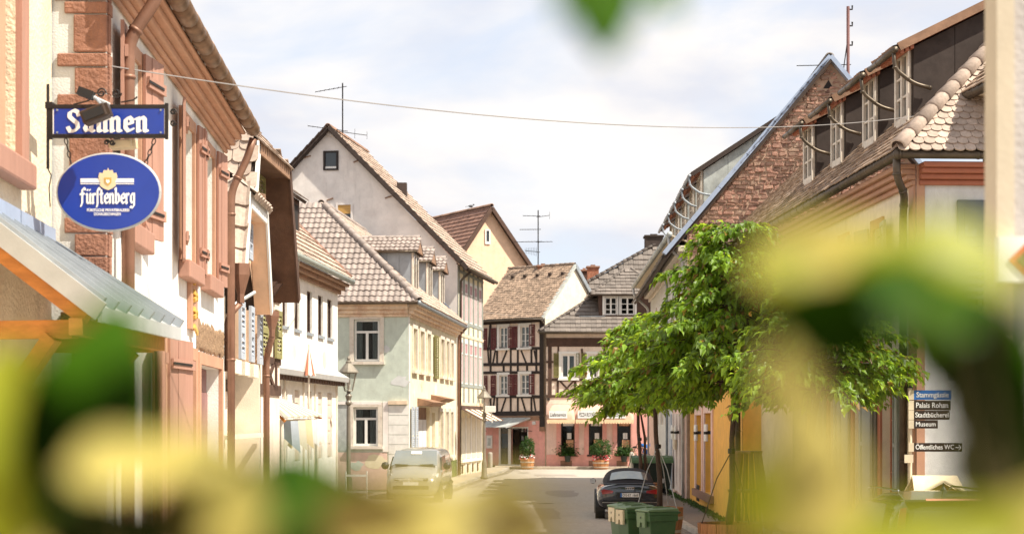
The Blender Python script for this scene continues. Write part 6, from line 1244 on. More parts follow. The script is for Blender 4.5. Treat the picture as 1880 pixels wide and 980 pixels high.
# ================================================================== FINGER SIGNS on the corner pipe
fs = thing('finger_sign_stack', W9.pt(.1, 0, .3), 'stack of street and visitor signs at the white corner house', 'sign'); SY = 28.55
q0 = P(1672, 0, SY).x; MB().tube([V((q0, SY+.05, .12)), V((q0, SY+.05, P(0, 712, SY).z))], .035, 10).build('pole', 'post_beige', fs); MB().lathe(V((q0, SY+.05, P(0, 712, SY).z)), [(.05, 0), (.05, .1), (.02, .12)], 10).build('pole_cap', 'plastic_black', fs)
for txt, y0, y1, x1, m, tx0, tx1 in (('Stammgässle', 716, 733.3, 1746, 'street_blue', 1682, 1741), ('Palais Rohan', 735, 752.5, 1745, 'sign_brown', 1681.5, 1740), ('Stadtbücherei', 753.2, 770, 1743, 'sign_brown', 1680, 1741), ('Museum', 770.7, 786, 1721.5, 'sign_brown', 1681, 1717.5), ('Öffentliches WC', 812.5, 828.5, 1766, 'sign_brown', 1680.5, 1751)):
    a, b = P(1677.5, y1, SY), P(x1, y0, SY); bd2 = MB().box((a.x, SY-.015, a.z), (b.x, SY+.015, b.z)).build('sign_plate', m, fs); H = b.z-a.z
    c, d = P(1667.5, y1, SY), P(1677.2, y0, SY); MB().box((c.x, SY-.025, c.z), (d.x, SY+.02, d.z)).build('end_clamp', 'post_beige', bd2)
    lettering(bd2, txt, V((P(tx0, 0, SY).x, SY-.015, a.z+H*.27)), X, Zu, H*.54, 'sign_white', width=P(tx1, 0, SY).x-P(tx0, 0, SY).x, bold=.012)
    if txt.startswith('Ö'):
        zc = a.z+H*.48; x0 = P(1754, 0, SY).x; ar = MB(); yy = SY-.017; ar.beam(V((x0, yy, zc)), V((x0+.085, yy, zc)), .004, .014); ar.beam(V((x0+.05, yy-.001, zc+.04)), V((x0+.09, yy-.001, zc)), .004, .014); ar.beam(V((x0+.05, yy-.002, zc-.04)), V((x0+.09, yy-.002, zc)), .004, .014); ar.build('arrow', 'sign_white', bd2)
a, b = P(1660, 849, SY), P(1676, 834, SY); MB().box((a.x, SY-.03, a.z), (b.x, SY, b.z)).build('junction_box', 'post_beige', fs)
# ---- gabled wooden notice box
nq = P(1716, 903, 28.0); nb = thing('notice_box', (nq.x, 28, 0), 'wooden house shaped box with pale roof behind the black car', 'notice box'); w = .36
MB().box((nq.x-.06, 27.95, .1), (nq.x+.06, 28.07, nq.z-.05)).build('post', 'notice_wood', nb)
MB().box((nq.x-w, 27.7, nq.z-.30), (nq.x+w, 28.3, nq.z)).build('case', 'notice_wood', nb)
MB().prism([V((nq.x-w+.1, 27.69, nq.z)), V((nq.x+w-.02, 27.69, nq.z)), V((nq.x+.05, 27.69, nq.z+.17))], V((0, .08, 0))).build('front_gable', 'notice_wood', nb)
MB().prism([V((nq.x-w, 27.72, nq.z)), V((nq.x-w, 28.28, nq.z)), V((nq.x-w, 28.0, nq.z+.22))], V((.05, 0, 0))).build('end_gable', 'notice_wood', nb)
for s in (-1, 1): MB().prism([V((nq.x-w-.05, 28+s*.36, nq.z-.02)), V((nq.x+w+.05, 28+s*.36, nq.z-.02)), V((nq.x+w+.0, 28, nq.z+.24)), V((nq.x-w-.0, 28, nq.z+.24))], V((0, 0, .03))).build('roof_board', 'notice_roof', nb)
for s in (-1, 1): MB().beam(V((nq.x+.05, 27.62, nq.z+.19)), V((nq.x+.05+s*.36, 27.62, nq.z+.0)), .16, .025).build('gable_roof_board', 'notice_roof', nb)
# ================================================================== TREES in barrels
def barrel(b, r, h, label, grp, m='barrel_wood', seg=18):
    t = thing('barrel_planter', b, label, 'planter', grp); b = V(b)
    for i in range(seg):
        a0, a1 = 2*math.pi*(i+.03)/seg, 2*math.pi*(i+.97)/seg; pts = []
        for (rr, z) in ((r*.86, .02), (r*.97, h*.5), (r, h)):
            for (a, q) in ((a0, 0), (a1, 0), (a1, -.04), (a0, -.04)): pts.append(b+V(((rr+q)*math.cos(a), (rr+q)*math.sin(a), z)))
        f = [(0, 3, 2, 1), (8, 9, 10, 11)]
        for k in (0, 4): f += [(k+j, k+(j+1) % 4, k+4+(j+1) % 4, k+4+j) for j in range(4)]
        MB().add(pts, f).build('stave', m, t)
    for z, rr in ((h*.18, r*.90), (h*.62, r*.985)): MB().lathe(b, [(rr-.02, z), (rr+.012, z), (rr+.016, z+.07), (rr-.02, z+.07)], 24).build('hoop', 'barrel_hoop', t)
    MB().lathe(b, [(.01, h-.10), (r-.05, h-.10), (r-.05, h-.12)], 18).build('soil', 'earth', t); return t
def leaf_arrays(pts, dirs, nrm, ln, wd, rs):
    """one folded pointed leaf per point: 4 triangles with drooping tip"""
    P_, D, Nn = np.array(pts), np.array(dirs), np.array(nrm); D /= np.linalg.norm(D, axis=1)[:, None]; S = np.cross(D, Nn); S /= np.linalg.norm(S, axis=1)[:, None]+1e-9; U = np.cross(S, D)
    L = np.array(ln)[:, None]; W = np.array(wd)[:, None]; b = P_; l = P_+D*L*.42+S*W+U*L*.10; r_ = P_+D*L*.42-S*W+U*L*.10; m = P_+D*L*.45; tip = P_+D*L-U*L*.16; tip[:, 2] -= L[:, 0]*.12
    n = len(P_); vs = np.stack([b, l, m, r_, tip], 1).reshape(-1, 3); k = np.arange(n)[:, None]*5
    f = np.concatenate([k+np.array([[0, 2, 1]]), k+np.array([[0, 3, 2]]), k+np.array([[1, 2, 4]]), k+np.array([[2, 3, 4]])], 0); return vs, f
def foliage(name, parent, vs, f, m):
    me = bpy.data.meshes.new(name); o_ = np.array(LOC[parent.name]); me.from_pydata((vs-o_).tolist(), [], f.tolist()); me.materials.append(M[m]); o = link(name, me, parent); return o
def street_tree(b, zb, zt, rad, nspray, label, seed, lean=0.0, leaf=.15, fill=1.0, bias=0.0):
    rs = random.Random(seed); t = thing('street_tree', b, label, 'tree', 'young street trees in barrels'); b = V(b); zc = (zb+zt)/2
    tp = [b+V((0, 0, .55)), b+V((.03+lean*.3, 0, 1.4)), b+V((-.02+lean*.6, .03, 2.4)), b+V((lean, 0, zb+.4)), b+V((lean*1.1, 0, zc)), b+V((lean*1.1+.05, 0, zt-.5))]
    MB().tube(tp, [.075, .06, .055, .05, .035, .012], 9).build('trunk', 'bark', t, smooth=True)
    pts = []; ds = []; nn = []; ln = []; wd = []; limbs = MB()
    for i in range(nspray):
        f = rs.random()**1.15; z0 = zb+.25+(zt-zb-.9)*f; az = rs.uniform(0, 2*math.pi)
        prof = min(1, .72+1.2*f) if f < .22 else 1-.74*((f-.22)/.78)**.75; L = rad*(.55+.5*rs.random())*max(.28, prof)*(1-bias*math.cos(az))
        base_ = b+V((lean*(z0/zc), 0, z0)); d = V((math.cos(az), math.sin(az), .0)); rise = rs.uniform(.05, .45)
        ctrl = []; n = 7
        for j in range(n): s = j/(n-1); ctrl.append(base_+d*L*s+V((0, 0, L*rise*s-.35*L*s*s))+V((rs.uniform(-.05, .05), rs.uniform(-.05, .05), rs.uniform(-.03, .03))))
        limbs.tube(ctrl, [.022*(1-s*.8/(n-1))*(1 if L > .6 else .6) for s in range(n)], 5)
        ntw = int((7+L*9)*fill)
        for k in range(ntw):
            s = rs.uniform(.18, 1.0)**.8; x = s*(n-1); j = min(n-2, int(x)); c = ctrl[j].lerp(ctrl[j+1], x-j)
            ta = az+rs.choice((-1, 1))*rs.uniform(.3, 1.4)*(1-s*.5); td = V((math.cos(ta), math.sin(ta), rs.uniform(-.25, .35))); TL = rs.uniform(.12, .40)*(1.1-.4*s)
            for q in range(rs.randint(4, 6)):
                e = c+td*TL*(.25+.75*q/4)+V((rs.uniform(-.04, .04), rs.uniform(-.04, .04), rs.uniform(-.05, .03)-.10*q/4))
                dd = td+V((rs.uniform(-.8, .8), rs.uniform(-.8, .8), rs.uniform(-1.25, .0))); pts.append(e); ds.append(dd); nn.append(V((rs.uniform(-.5, .7), rs.uniform(-.6, .4), 1))); l_ = leaf*rs.uniform(.5, 1.4); ln.append(l_); wd.append(l_*rs.uniform(.24, .32))
    vs, f = leaf_arrays(pts, ds, nn, ln, wd, rs); limbs.build('limbs', 'bark', t, smooth=True); foliage('crown', t, vs, f, 'tree_leaf')
    return t
gp = 'barrels along the right pavement'
trees = (((4.75, 28.6), 2.85, 5.75, 2.05, 115, 'broad dark young tree in barrel nearest the white corner house', 3, .3, .14),
         ((4.30, 34.6), 3.15, 7.3, 2.75, 175, 'bushy bright green young tree in barrel before the ochre house', 5, .15, .16),
         ((3.48, 41.0), 2.95, 5.9, 2.0, 115, 'rounded young tree in barrel behind the green wheelie bins', 8, -.12, .16),
         ((4.2, 57.0), 2.9, 5.6, 1.8, 70, 'farthest young tree with two thin stems beyond the parked convertible', 11, -.08, .15))
bl_ = ('wooden barrel of the tree nearest the white corner house', 'broad wooden barrel under the bushy tree at the bottom edge', 'wooden barrel half hidden right of the green wheelie bins', 'wooden barrel of the farthest tree behind the convertible')
for i, ((x, y), zb, zt, rd, ns, lb, sd, ln_, lf) in enumerate(trees):
    z0 = .13 if x > 4.5 else .005
    barrel((x, y, z0), .62 if i < 2 else .55, .72, bl_[i], gp)
    t = street_tree((x, y, z0), zb, zt, rd, ns, lb, sd, ln_, lf, bias=.38 if i == 2 else 0)
    for k, (dx, dy) in enumerate(((-.55, -.1), (.25, .5), (.35, -.45))):
        MB().tube([V((x+ln_*.4, y, 2.15-z0*0)), V((x+dx*.5+ln_*.2, y+dy*.5, 1.6)), V((x+dx, y+dy, z0+.7))], .011, 5).build('guy_rod', 'bark' if i != 2 else 'pale_zinc', t)
    MB().lathe(V((x+ln_*.38, y, 2.1)), [(.07, 0), (.075, .05), (.07, .1)], 8).build('tree_tie', 'black_iron', t)
    if i == 3: MB().tube([V((x+.17, y+.1, .6)), V((x+.15, y+.1, 2.2)), V((x-.1, y, 3.6))], [.05, .045, .02], 7).build('stem', 'bark', t, smooth=True)
def round_shrub(b, rb, hb, rc, hc, label, blabel, seed, flowers):
    rs = random.Random(seed); barrel(b, rb, hb, blabel, 'wooden tubs by the far shop fronts', seg=12); t = thing('potted_shrub', V(b)+V((0, 0, hb-.1)), label, 'shrub', 'clipped shrubs in tubs'); c = V(b)+V((0, 0, hb+hc*.55))
    MB().tube([V(b)+V((0, 0, hb-.1)), c], .04, 6).build('stem', 'bark', t); pts = []; ds = []; nn = []
    for i in range(1500):
        d = V((rs.gauss(0, 1), rs.gauss(0, 1), rs.gauss(0, 1))).normalized(); k = (.66+.36*rs.random())*(1+.13*math.sin(d.x*7+seed)+.10*math.sin(d.z*9+d.y*5)); pts.append(c+V((d.x*rc*k, d.y*rc*k, d.z*hc*.55*k))); ds.append(d+V((rs.uniform(-.8, .8), rs.uniform(-.8, .8), rs.uniform(-.5, .8)))); nn.append(d+V((0, 0, .3)))
    vs, f = leaf_arrays(pts, ds, nn, [.10]*1500, [.035]*1500, rs); foliage('crown', t, vs, f, 'shrub_leaf')
    for m, k in flowers:
        pts = [V(b)+V((rs.uniform(-rb, rb), rs.uniform(-rb, -.1), hb+rs.uniform(-.06, .22))) for _ in range(k)]; vs, f = leaf_arrays(pts, [V((rs.uniform(-1, 1), rs.uniform(-1, 1), rs.uniform(0, 1))) for _ in pts], [V((0, -.7, 1))]*k, [.10]*k, [.05]*k, rs); foliage('flowers', t, vs, f, m)['kind'] = 'stuff'
round_shrub((P(968, 0, 98.5).x, 98.5, .005), .40, .62, .36, 1.05, 'tall clipped shrub in tub beside the shop door', 'wooden tub below the tall clipped shrub by the shop door', 21, (('flower_white', 40), ('flower_red', 20)))
round_shrub((P(1103, 0, 98.6).x, 98.6, .005), .46, .55, .56, 1.0, 'round clipped shrub with red flowers before the pizzeria', 'wooden tub with red flowers below the round shrub', 22, (('flower_red', 110), ('flower_white', 30)))
for i, x in enumerate((1042, 1145)):
    q = W8.pt(u8(x), z8(836), .32); pp = thing('window_plant', q, ('potted dark plant on the first pizzeria window sill', 'potted dark plant below the third pizzeria window')[i], 'plant', 'plants at the pizzeria windows'); rs = random.Random(i)
    MB().lathe(q+V((0, 0, -.35)), [(.14, 0), (.2, .35)], 10).build('pot', 'bin_dark', pp); pts = [q+V((rs.gauss(0, .28), rs.gauss(0, .1), abs(rs.gauss(.15, .22)))) for _ in range(500)]
    vs, f = leaf_arrays(pts, [V((rs.uniform(-1, 1), rs.uniform(-1, .2), rs.uniform(-.3, 1))) for _ in pts], [V((0, -.5, 1))]*500, [.14]*500, [.04]*500, rs); foliage('foliage', pp, vs, f, 'shrub_leaf')
# slatted wooden tower behind the barrel tree
tq = thing('plant_support', (5.05, 37.2, .13), 'tapering wooden slat support behind the barrel tree', 'trellis'); c = V((5.05, 37.2, .13))
for s in range(4):
    for k in range(5):
        f = (k-2)/2; a = s*math.pi/2; ca, sa = math.cos(a), math.sin(a); q = lambda x, y, z: c+V((x*ca-y*sa, x*sa+y*ca, z))
        MB().beam(q(f*.46, -.5, 0), q(f*.20, -.22, 1.95), .05, .02, (0, 1, 0)).build('slat', 'door_wood', tq)
for z, r in ((.4, .46), (1.1, .36), (1.92, .24)): MB().lathe(c, [(r*1.2, z), (r*1.25, z+.05), (r*1.2, z+.06)], 4).build('band', 'door_wood', tq)
# moss and weeds along the right walls
pts = []; rs = random.Random(5)
for i in range(1600):
    y = rs.uniform(42.5, 66); x = (5.60+(y-42.3)*.0172 if y < 57.4 else 5.78+(y-57.6)*.015)-abs(rs.gauss(0, .12))-.02; pts.append(V((x, y, .13)))
vs, f = leaf_arrays(pts, [V((rs.uniform(-1, .3), rs.uniform(-1, 1), rs.uniform(.3, 1.4))) for _ in pts], [V((0, -.5, 1))]*len(pts), [rs.uniform(.05, .16) for _ in pts], [.02]*len(pts), rs)
me = bpy.data.meshes.new('weeds'); me.from_pydata(vs.tolist(), [], f.tolist()); me.materials.append(M['shrub_leaf']); o = link('weeds', me, None); tag(o, 'weeds growing along the foot of the ochre wall', 'weeds'); o['kind'] = 'stuff'
# ================================================================== BINS
def wheelie(b, rot, label, bracket, seed):
    t = thing('wheelie_bin', b, label, 'bin', 'wheelie bins standing before the convertible'); t.rotation_euler.z = rot; t.scale = (.88, .88, .95); L0_ = LOC[t.name]
    q = lambda x, y, z: L0_+V((x, y, z))
    def fr(z0, z1, w0, d0, w1, d1, m, nm, bev=.015): MB().hexa([q(-w0, -d0, z0), q(w0, -d0, z0), q(w0, d0, z0), q(-w0, d0, z0), q(-w1, -d1, z1), q(w1, -d1, z1), q(w1, d1, z1), q(-w1, d1, z1)]).build(nm, m, t, bevel=bev)
    fr(.06, .93, .27, .21, .36, .28, 'bin_green', 'body'); fr(.93, 1.0, .385, .30, .385, .30, 'bin_green', 'rim'); fr(.80, .93, .375, .292, .38, .296, 'bin_green', 'reinforcing_band')
    lid = MB(); lid.add([q(-.41, -.30, 1.005), q(.40, -.31, 1.005), q(.40, .31, 1.005), q(-.41, .30, 1.005), q(-.40, -.29, 1.04), q(.38, -.29, 1.06), q(.38, .29, 1.06), q(-.40, .29, 1.04), q(-.2, -.2, 1.075), q(.3, -.2, 1.09), q(.3, .2, 1.09), q(-.2, .2, 1.075)], [(0, 1, 5, 4), (1, 2, 6, 5), (2, 3, 7, 6), (3, 0, 4, 7), (4, 5, 9, 8), (5, 6, 10, 9), (6, 7, 11, 10), (7, 4, 8, 11), (8, 9, 10, 11), (0, 3, 2, 1)]); lo = lid.build('lid', 'bin_lid', t, bevel=.01)
    for y in (-.15, .15): MB().box(tuple(q(-.2, y-.02, 1.078)), tuple(q(.25, y+.02, 1.10))).build('lid_rib', 'bin_lid', lo)
    # lifting pocket on the left end with a notch and a hole
    pr = [(-.17, .68), (-.06, .68), (-.035, .78), (.035, .78), (.06, .68), (.17, .68), (.17, .99), (-.17, .99)]
    MB().prism([q(-.43, y, z) for y, z in pr], V((.05, 0, 0))).build('lifting_pocket', bracket, t); MB().box(tuple(q(-.436, -.016, .86)), tuple(q(-.431, .016, .90))).build('pocket_hole', 'plastic_black', t)
    MB().tube([q(.36, -.25, .96), q(.46, -.25, .98), q(.46, .25, .98), q(.36, .25, .96)], .018, 7).build('handle', 'bin_green', t)
    for s in (-1, 1): MB().lathe(q(.26, s*.24, .10), [(.10, -.03), (.10, .03)], 14, 'y').build('wheel', 'tyre', t)
wheelie((2.88, 34.6, .005), A(27), 'nearest green wheelie bin with olive lid', 'bin_lid', 1); wheelie((2.52, 35.6, .005), A(25), 'green wheelie bin with pale pocket directly behind the nearest one', 'cream_plastic', 2); wheelie((2.42, 36.5, .005), A(22), 'rearmost green wheelie bin closest to the convertible', 'cream_plastic', 3)  # pale pocket colours stand in for sun and blurred leaf haze
dq = thing('waste_container', (5.0, 62.5, .13), 'large dark green waste container with rounded lid by the wall', 'container'); c = LOC[dq.name]
MB().hexa([c+V(p) for p in ((-.62, -.45, .2), (.62, -.45, .2), (.62, .45, .2), (-.62, .45, .2), (-.70, -.52, 1.12), (.70, -.52, 1.12), (.70, .52, 1.12), (-.70, .52, 1.12))]).build('body', 'bin_dark', dq, bevel=.03)
n = 9; vs = []
for xx in (-.74, .74):
    for i in range(n): a = math.pi*i/(n-1); vs.append(c+V((xx, -.56*math.cos(a), 1.12+.26*math.sin(a))))
MB().add(vs, [(i, i+1, n+i+1, n+i) for i in range(n-1)]+[tuple(range(n)), tuple(range(n, 2*n))]).build('lid', 'bin_green', dq, smooth=False)
for i in range(4): x = -.55+i*.36; MB().beam(c+V((x, -.40, 1.30)), c+V((x, .1, 1.40)), .05, .04).build('lid_rib', 'bin_green', dq)
for sx in (-.5, .5):
    for sy in (-.35, .35): MB().lathe(c+V((sx, sy, .1)), [(.10, -.03), (.10, .03)], 12, 'y').build('wheel', 'tyre', dq)
# ================================================================== VEHICLES (local x right, y forward from the rear end)
def vehicle(name, rear, yaw, label, flip=False):
    t = thing(name, rear, label, 'car'); t.rotation_euler.z = yaw; return t
def loft(par, name, secs, m, sub=2, label=None):
    vs = []; fs = []; o_ = LOC[par.name]; k = len(secs[0][1]); full = 2*k-1
    for y, pr in secs:
        ring = [(x, y, z) for x, z in pr]+[(-x, y, z) for x, z in pr[-2::-1]]; vs += [V(p)+o_ for p in ring]
    for i in range(len(secs)-1):
        for j in range(full-1): fs.append((i*full+j, i*full+j+1, (i+1)*full+j+1, (i+1)*full+j))
        fs.append((i*full+full-1, i*full, (i+1)*full, (i+1)*full+full-1))
    fs += [tuple(range(full)), tuple(range((len(secs)-1)*full, len(secs)*full))[::-1]]
    return MB().add(vs, fs).build(name, m, par, smooth=True, sub=sub)
def wheels(t, xs, ys, r=.33, w=.21):
    o_ = LOC[t.name]
    for y in ys:
        for s in (-1, 1):
            c = o_+V((s*xs, y, r)); wh = MB().lathe(c, [(r*.62, -w/2), (r*.94, -w/2), (r, -w*.36), (r, w*.36), (r*.94, w/2), (r*.62, w/2)], 24, 'x').build('wheel', 'tyre', t, smooth=True)
            rm = MB().lathe(c, [(r*.62, -w*.40), (r*.62, w*.40)], 20, 'x'); rm.build('rim', 'alloy', wh)
            sp_ = MB()
            for k in range(5): a = 2*math.pi*k/5; d = V((0, math.cos(a), math.sin(a))); sp_.beam(c+V((s*w*.42, 0, 0)), c+V((s*w*.42, 0, 0))+d*r*.60, .05, .05, (1, 0, 0))
            sp_.build('spoke', 'alloy', wh)
            MB().lathe(c, [(r*1.16, -w*.62), (r*1.16, w*.50)], 20, 'x').build('wheel_arch', 'plastic_black', t)
def quad(par, pts, name, m, th=.01, off=(0, -1, 0), **k): o_ = LOC[par.name]; return MB().prism([V(p)+o_ for p in pts], V(off)*th).build(name, m, par, **k)
# ---- dark convertible seen from behind
au = vehicle('convertible', (3.28, 48.6, .005), A(-2.2), 'dark blue convertible with black soft top parked on the right side')
loft(au, 'body', [(-.02, [(0, .42), (.5, .42), (.74, .46), (.80, .60), (.78, .76), (.62, .90), (.3, .95), (0, .955)]), (.06, [(0, .30), (.55, .30), (.84, .34), (.90, .58), (.885, .78), (.74, .93), (.35, .985), (0, .99)]), (.45, [(0, .24), (.6, .24), (.88, .26), (.925, .55), (.915, .78), (.80, .93), (.4, .985), (0, .99)]), (1.2, [(0, .2), (.6, .2), (.88, .22), (.925, .5), (.915, .78), (.82, .92), (.4, .97), (0, .97)]), (2.8, [(0, .2), (.6, .2), (.88, .22), (.92, .5), (.91, .76), (.82, .92), (.4, .95), (0, .95)]), (3.6, [(0, .2), (.6, .2), (.88, .22), (.92, .5), (.91, .76), (.78, .88), (.4, .94), (0, .95)]), (4.35, [(0, .24), (.6, .24), (.84, .28), (.88, .5), (.84, .66), (.7, .74), (.4, .78), (0, .8)]), (4.68, [(0, .34), (.4, .34), (.6, .38), (.66, .5), (.6, .58), (.5, .62), (.3, .64), (0, .66)])], 'car_dark')
loft(au, 'soft_top', [(.62, [(0, .90), (.3, .90), (.5, .90), (.62, .91), (.58, .94), (.3, .97), (0, .975)]), (.86, [(0, .9), (.3, .9), (.62, .9), (.735, .92), (.67, 1.05), (.34, 1.10), (0, 1.105)]), (1.34, [(0, .9), (.3, .9), (.62, .9), (.76, .92), (.66, 1.24), (.36, 1.345), (0, 1.36)]), (2.0, [(0, .9), (.3, .9), (.62, .9), (.77, .92), (.64, 1.28), (.36, 1.385), (0, 1.40)]), (2.8, [(0, .9), (.3, .9), (.62, .9), (.76, .92), (.62, 1.24), (.34, 1.34), (0, 1.355)]), (3.5, [(0, .88), (.3, .88), (.62, .88), (.74, .9), (.68, .95), (.34, .97), (0, .975)])], 'soft_top')
rw = MB(); o_ = LOC[au.name]; k = 11; vs = []
for (yy, zz_, hw, cv) in ((.83, 1.06, .54, .045), (1.0, 1.165, .52, .05), (1.17, 1.262, .48, .05)):
    for i in range(k): x = -1+2*i/(k-1); vs.append(o_+V((x*hw, yy-.035+.03*x*x, zz_+cv*(1-x*x)*1.15)))
rw.add(vs, [(j*k+i, j*k+i+1, (j+1)*k+i+1, (j+1)*k+i) for j in range(2) for i in range(k-1)]).build('rear_window', 'car_screen', au, smooth=True)
quad(au, [(-.80, .12, .972), (.80, .12, .972), (.72, .02, .975), (-.72, .02, .975)], 'spoiler_lip', 'car_dark', .025, (0, 0, 1), bevel=.008)
for s in (-1, 1):
    quad(au, [(s*.46, -.052, .735), (s*.76, -.035, .70), (s*.80, -.02, .80), (s*.74, -.035, .845), (s*.46, -.05, .80)], 'tail_light', 'lamp_red', .03, (0, -1, 0), bevel=.006)
    quad(au, [(s*.36, -.06, .30), (s*.58, -.05, .30), (s*.60, -.05, .38), (s*.38, -.06, .38)], 'exhaust_surround', 'plastic_black', .03)
    for dx in (.42, .52): MB().lathe(LOC[au.name]+V((s*dx, -.09, .345)), [(.030, -.05), (.042, -.05), (.042, .04), (.03, .04)], 12, 'y').build('exhaust_pipe', 'chrome', au)
    MB().lathe(LOC[au.name]+V((s*1.0, 2.75, .98)), [(.02, -.05), (.085, -.03), (.09, .05), (.03, .11)], 10, 'y').build('mirror', 'car_dark', au, smooth=True); quad(au, [(s*.93, 2.69, .91), (s*1.09, 2.69, .92), (s*1.09, 2.69, 1.05), (s*.94, 2.69, 1.05)], 'mirror_glass', 'pale_zinc', .006)
quad(au, [(-.74, -.06, .34), (.74, -.06, .34), (.78, -.06, .52), (-.78, -.06, .52)], 'bumper_inset', 'plastic_black', .02); quad(au, [(-.76, -.085, .47), (.76, -.085, .47), (.76, -.085, .485), (-.76, -.085, .485)], 'chrome_strip', 'chrome', .008)
quad(au, [(-.34, -.058, .59), (.34, -.058, .59), (.36, -.048, .76), (-.36, -.048, .76)], 'plate_recess', 'plastic_black', .012)
pl = quad(au, [(-.26, -.075, .625), (.26, -.075, .625), (.26, -.075, .735), (-.26, -.075, .735)], 'number_plate', 'plate_white', .012); quad(au, [(-.26, -.088, .625), (-.215, -.088, .625), (-.215, -.088, .735), (-.26, -.088, .735)], 'plate_band', 'street_blue', .003)
lettering(pl, 'OG·ET 1668', LOC[au.name]+V((-.20, -.0885, .645)), X, Zu, .072, 'plastic_black', width=.44, bold=.01)
for k in range(4): c = LOC[au.name]+V((-.085+k*.057, -.055, .862)); MB().tube([c+V((.036*math.cos(a), 0, .036*math.sin(a))) for a in [2*math.pi*j/18 for j in range(19)]], .007, 6, False).build('badge_ring', 'chrome', au)
wheels(au, .80, (.78, 3.75), .33, .24)
# ---- silver van facing the camera
van = thing('delivery_van', (-2.98, 62.4, .005), 'silver high roofed van facing down the street at the left kerb', 'van'); van.rotation_euler.z = A(180-5)
loft(van, 'body', [(0, [(0, .35), (.6, .35), (.84, .4), (.87, .9), (.84, 1.4), (.74, 1.74), (.4, 1.80), (0, 1.81)]), (.3, [(0, .25), (.6, .25), (.87, .3), (.90, .9), (.87, 1.4), (.76, 1.76), (.4, 1.83), (0, 1.84)]), (2.6, [(0, .2), (.6, .2), (.87, .25), (.905, .9), (.87, 1.4), (.74, 1.76), (.4, 1.83), (0, 1.84)]), (3.0, [(0, .2), (.6, .2), (.87, .25), (.905, .9), (.86, 1.36), (.72, 1.70), (.4, 1.78), (0, 1.79)]), (3.62, [(0, .2), (.6, .2), (.87, .25), (.90, .85), (.84, 1.08), (.72, 1.14), (.4, 1.18), (0, 1.19)]), (4.15, [(0, .22), (.6, .22), (.84, .26), (.885, .7), (.82, .90), (.66, .96), (.4, 1.0), (0, 1.02)]), (4.38, [(0, .28), (.5, .28), (.74, .32), (.80, .6), (.76, .78), (.6, .84), (.36, .87), (0, .88)]), (4.44, [(0, .36), (.5, .36), (.66, .40), (.70, .55), (.66, .68), (.5, .72), (.3, .74), (0, .75)])], 'car_silver')
quad(van, [(-.78, 3.66, 1.24), (.78, 3.66, 1.24), (.70, 3.12, 1.73), (-.70, 3.12, 1.73)], 'windscreen', 'car_screen', .016, (0, .68, .72), bevel=.006)
quad(van, [(-.20, 3.18, 1.70), (.15, 3.18, 1.70), (.15, 3.28, 1.61), (-.20, 3.28, 1.61)], 'sun_visor', 'sign_white', .02, (0, .68, .72))
for s in (-1, 1):
    quad(van, [(s*.887, 2.0, 1.10), (s*.887, 3.35, 1.08), (s*.82, 2.98, 1.52), (s*.82, 2.05, 1.55)], 'side_window', 'dark_pane', .02, (s, 0, .15)); quad(van, [(s*.60, 4.25, .80), (s*.85, 4.0, .84), (s*.86, 3.90, .98), (s*.70, 4.10, .98)], 'headlight', 'pale_zinc', .05, (s*.4, .7, .3), bevel=.01)
    MB().lathe(LOC[van.name]+V((s*1.06, 3.2, 1.22)), [(.03, -.08), (.13, -.04), (.13, .05), (.05, .10)], 8, 'y').build('mirror', 'plastic_black', van, smooth=True)
    quad(van, [(s*.907, .3, .55), (s*.907, 3.8, .55), (s*.907, 3.8, .63), (s*.907, .3, .63)], 'rub_strip', 'plastic_black', .012, (s, 0, 0))
quad(van, [(-.55, 4.40, .72), (.55, 4.40, .72), (.58, 4.36, .83), (-.58, 4.36, .83)], 'grille', 'plastic_black', .03, (0, 1, 0)); quad(van, [(-.6, 4.45, .46), (.6, 4.45, .46), (.6, 4.45, .58), (-.6, 4.45, .58)], 'lower_grille', 'plastic_black', .02, (0, 1, 0))
for z in (.735, .80): quad(van, [(-.55, 4.432, z), (.55, 4.432, z), (.55, 4.432, z+.014), (-.55, 4.432, z+.014)], 'chrome_strip', 'chrome', .008, (0, 1, 0))
c = LOC[van.name]+V((0, 4.45, .78)); MB().tube([c+V((.075*math.cos(a), 0, .075*math.sin(a))) for a in [2*math.pi*j/20 for j in range(21)]], .010, 6, False).build('badge', 'chrome', van); bdg = MB()
for p, q in (((-.06, .04), (-.025, -.06)), ((-.025, -.06), (0, .0)), ((0, .0), (.025, -.06)), ((.025, -.06), (.06, .04)), ((-.03, .065), (0, .0)), ((0, .0), (.03, .065))): bdg.tube([c+V((p[0], 0, p[1])), c+V((q[0], 0, q[1]))], .007, 5)
bdg.build('badge', 'chrome', van); wheels(van, .80, (.85, 3.55), .32, .2); vp = quad(van, [(-.26, 4.47, .60), (.26, 4.47, .60), (.26, 4.47, .71), (-.26, 4.47, .71)], 'number_plate', 'plate_white', .012, (0, 1, 0))
for s in (-1, 1):
    for yy in (1.95, 3.42): quad(van, [(s*.905, yy, .45), (s*.905, yy+.012, .45), (s*.83, yy+.012, 1.55), (s*.83, yy, 1.55)] if yy < 3 else [(s*.905, yy, .45), (s*.905, yy+.012, .45), (s*.885, yy+.012, 1.08), (s*.885, yy, 1.08)], 'door_seam', 'plastic_black', .006, (s, 0, 0))
    quad(van, [(s*.908, 2.15, .98), (s*.908, 2.32, .98), (s*.908, 2.32, 1.02), (s*.908, 2.15, 1.02)], 'door_handle', 'plastic_black', .02, (s, 0, 0)); quad(van, [(s*.2, 3.70, 1.245), (s*.66, 3.68, 1.26), (s*.66, 3.66, 1.28), (s*.2, 3.68, 1.265)], 'wiper', 'plastic_black', .02, (0, .7, .7))
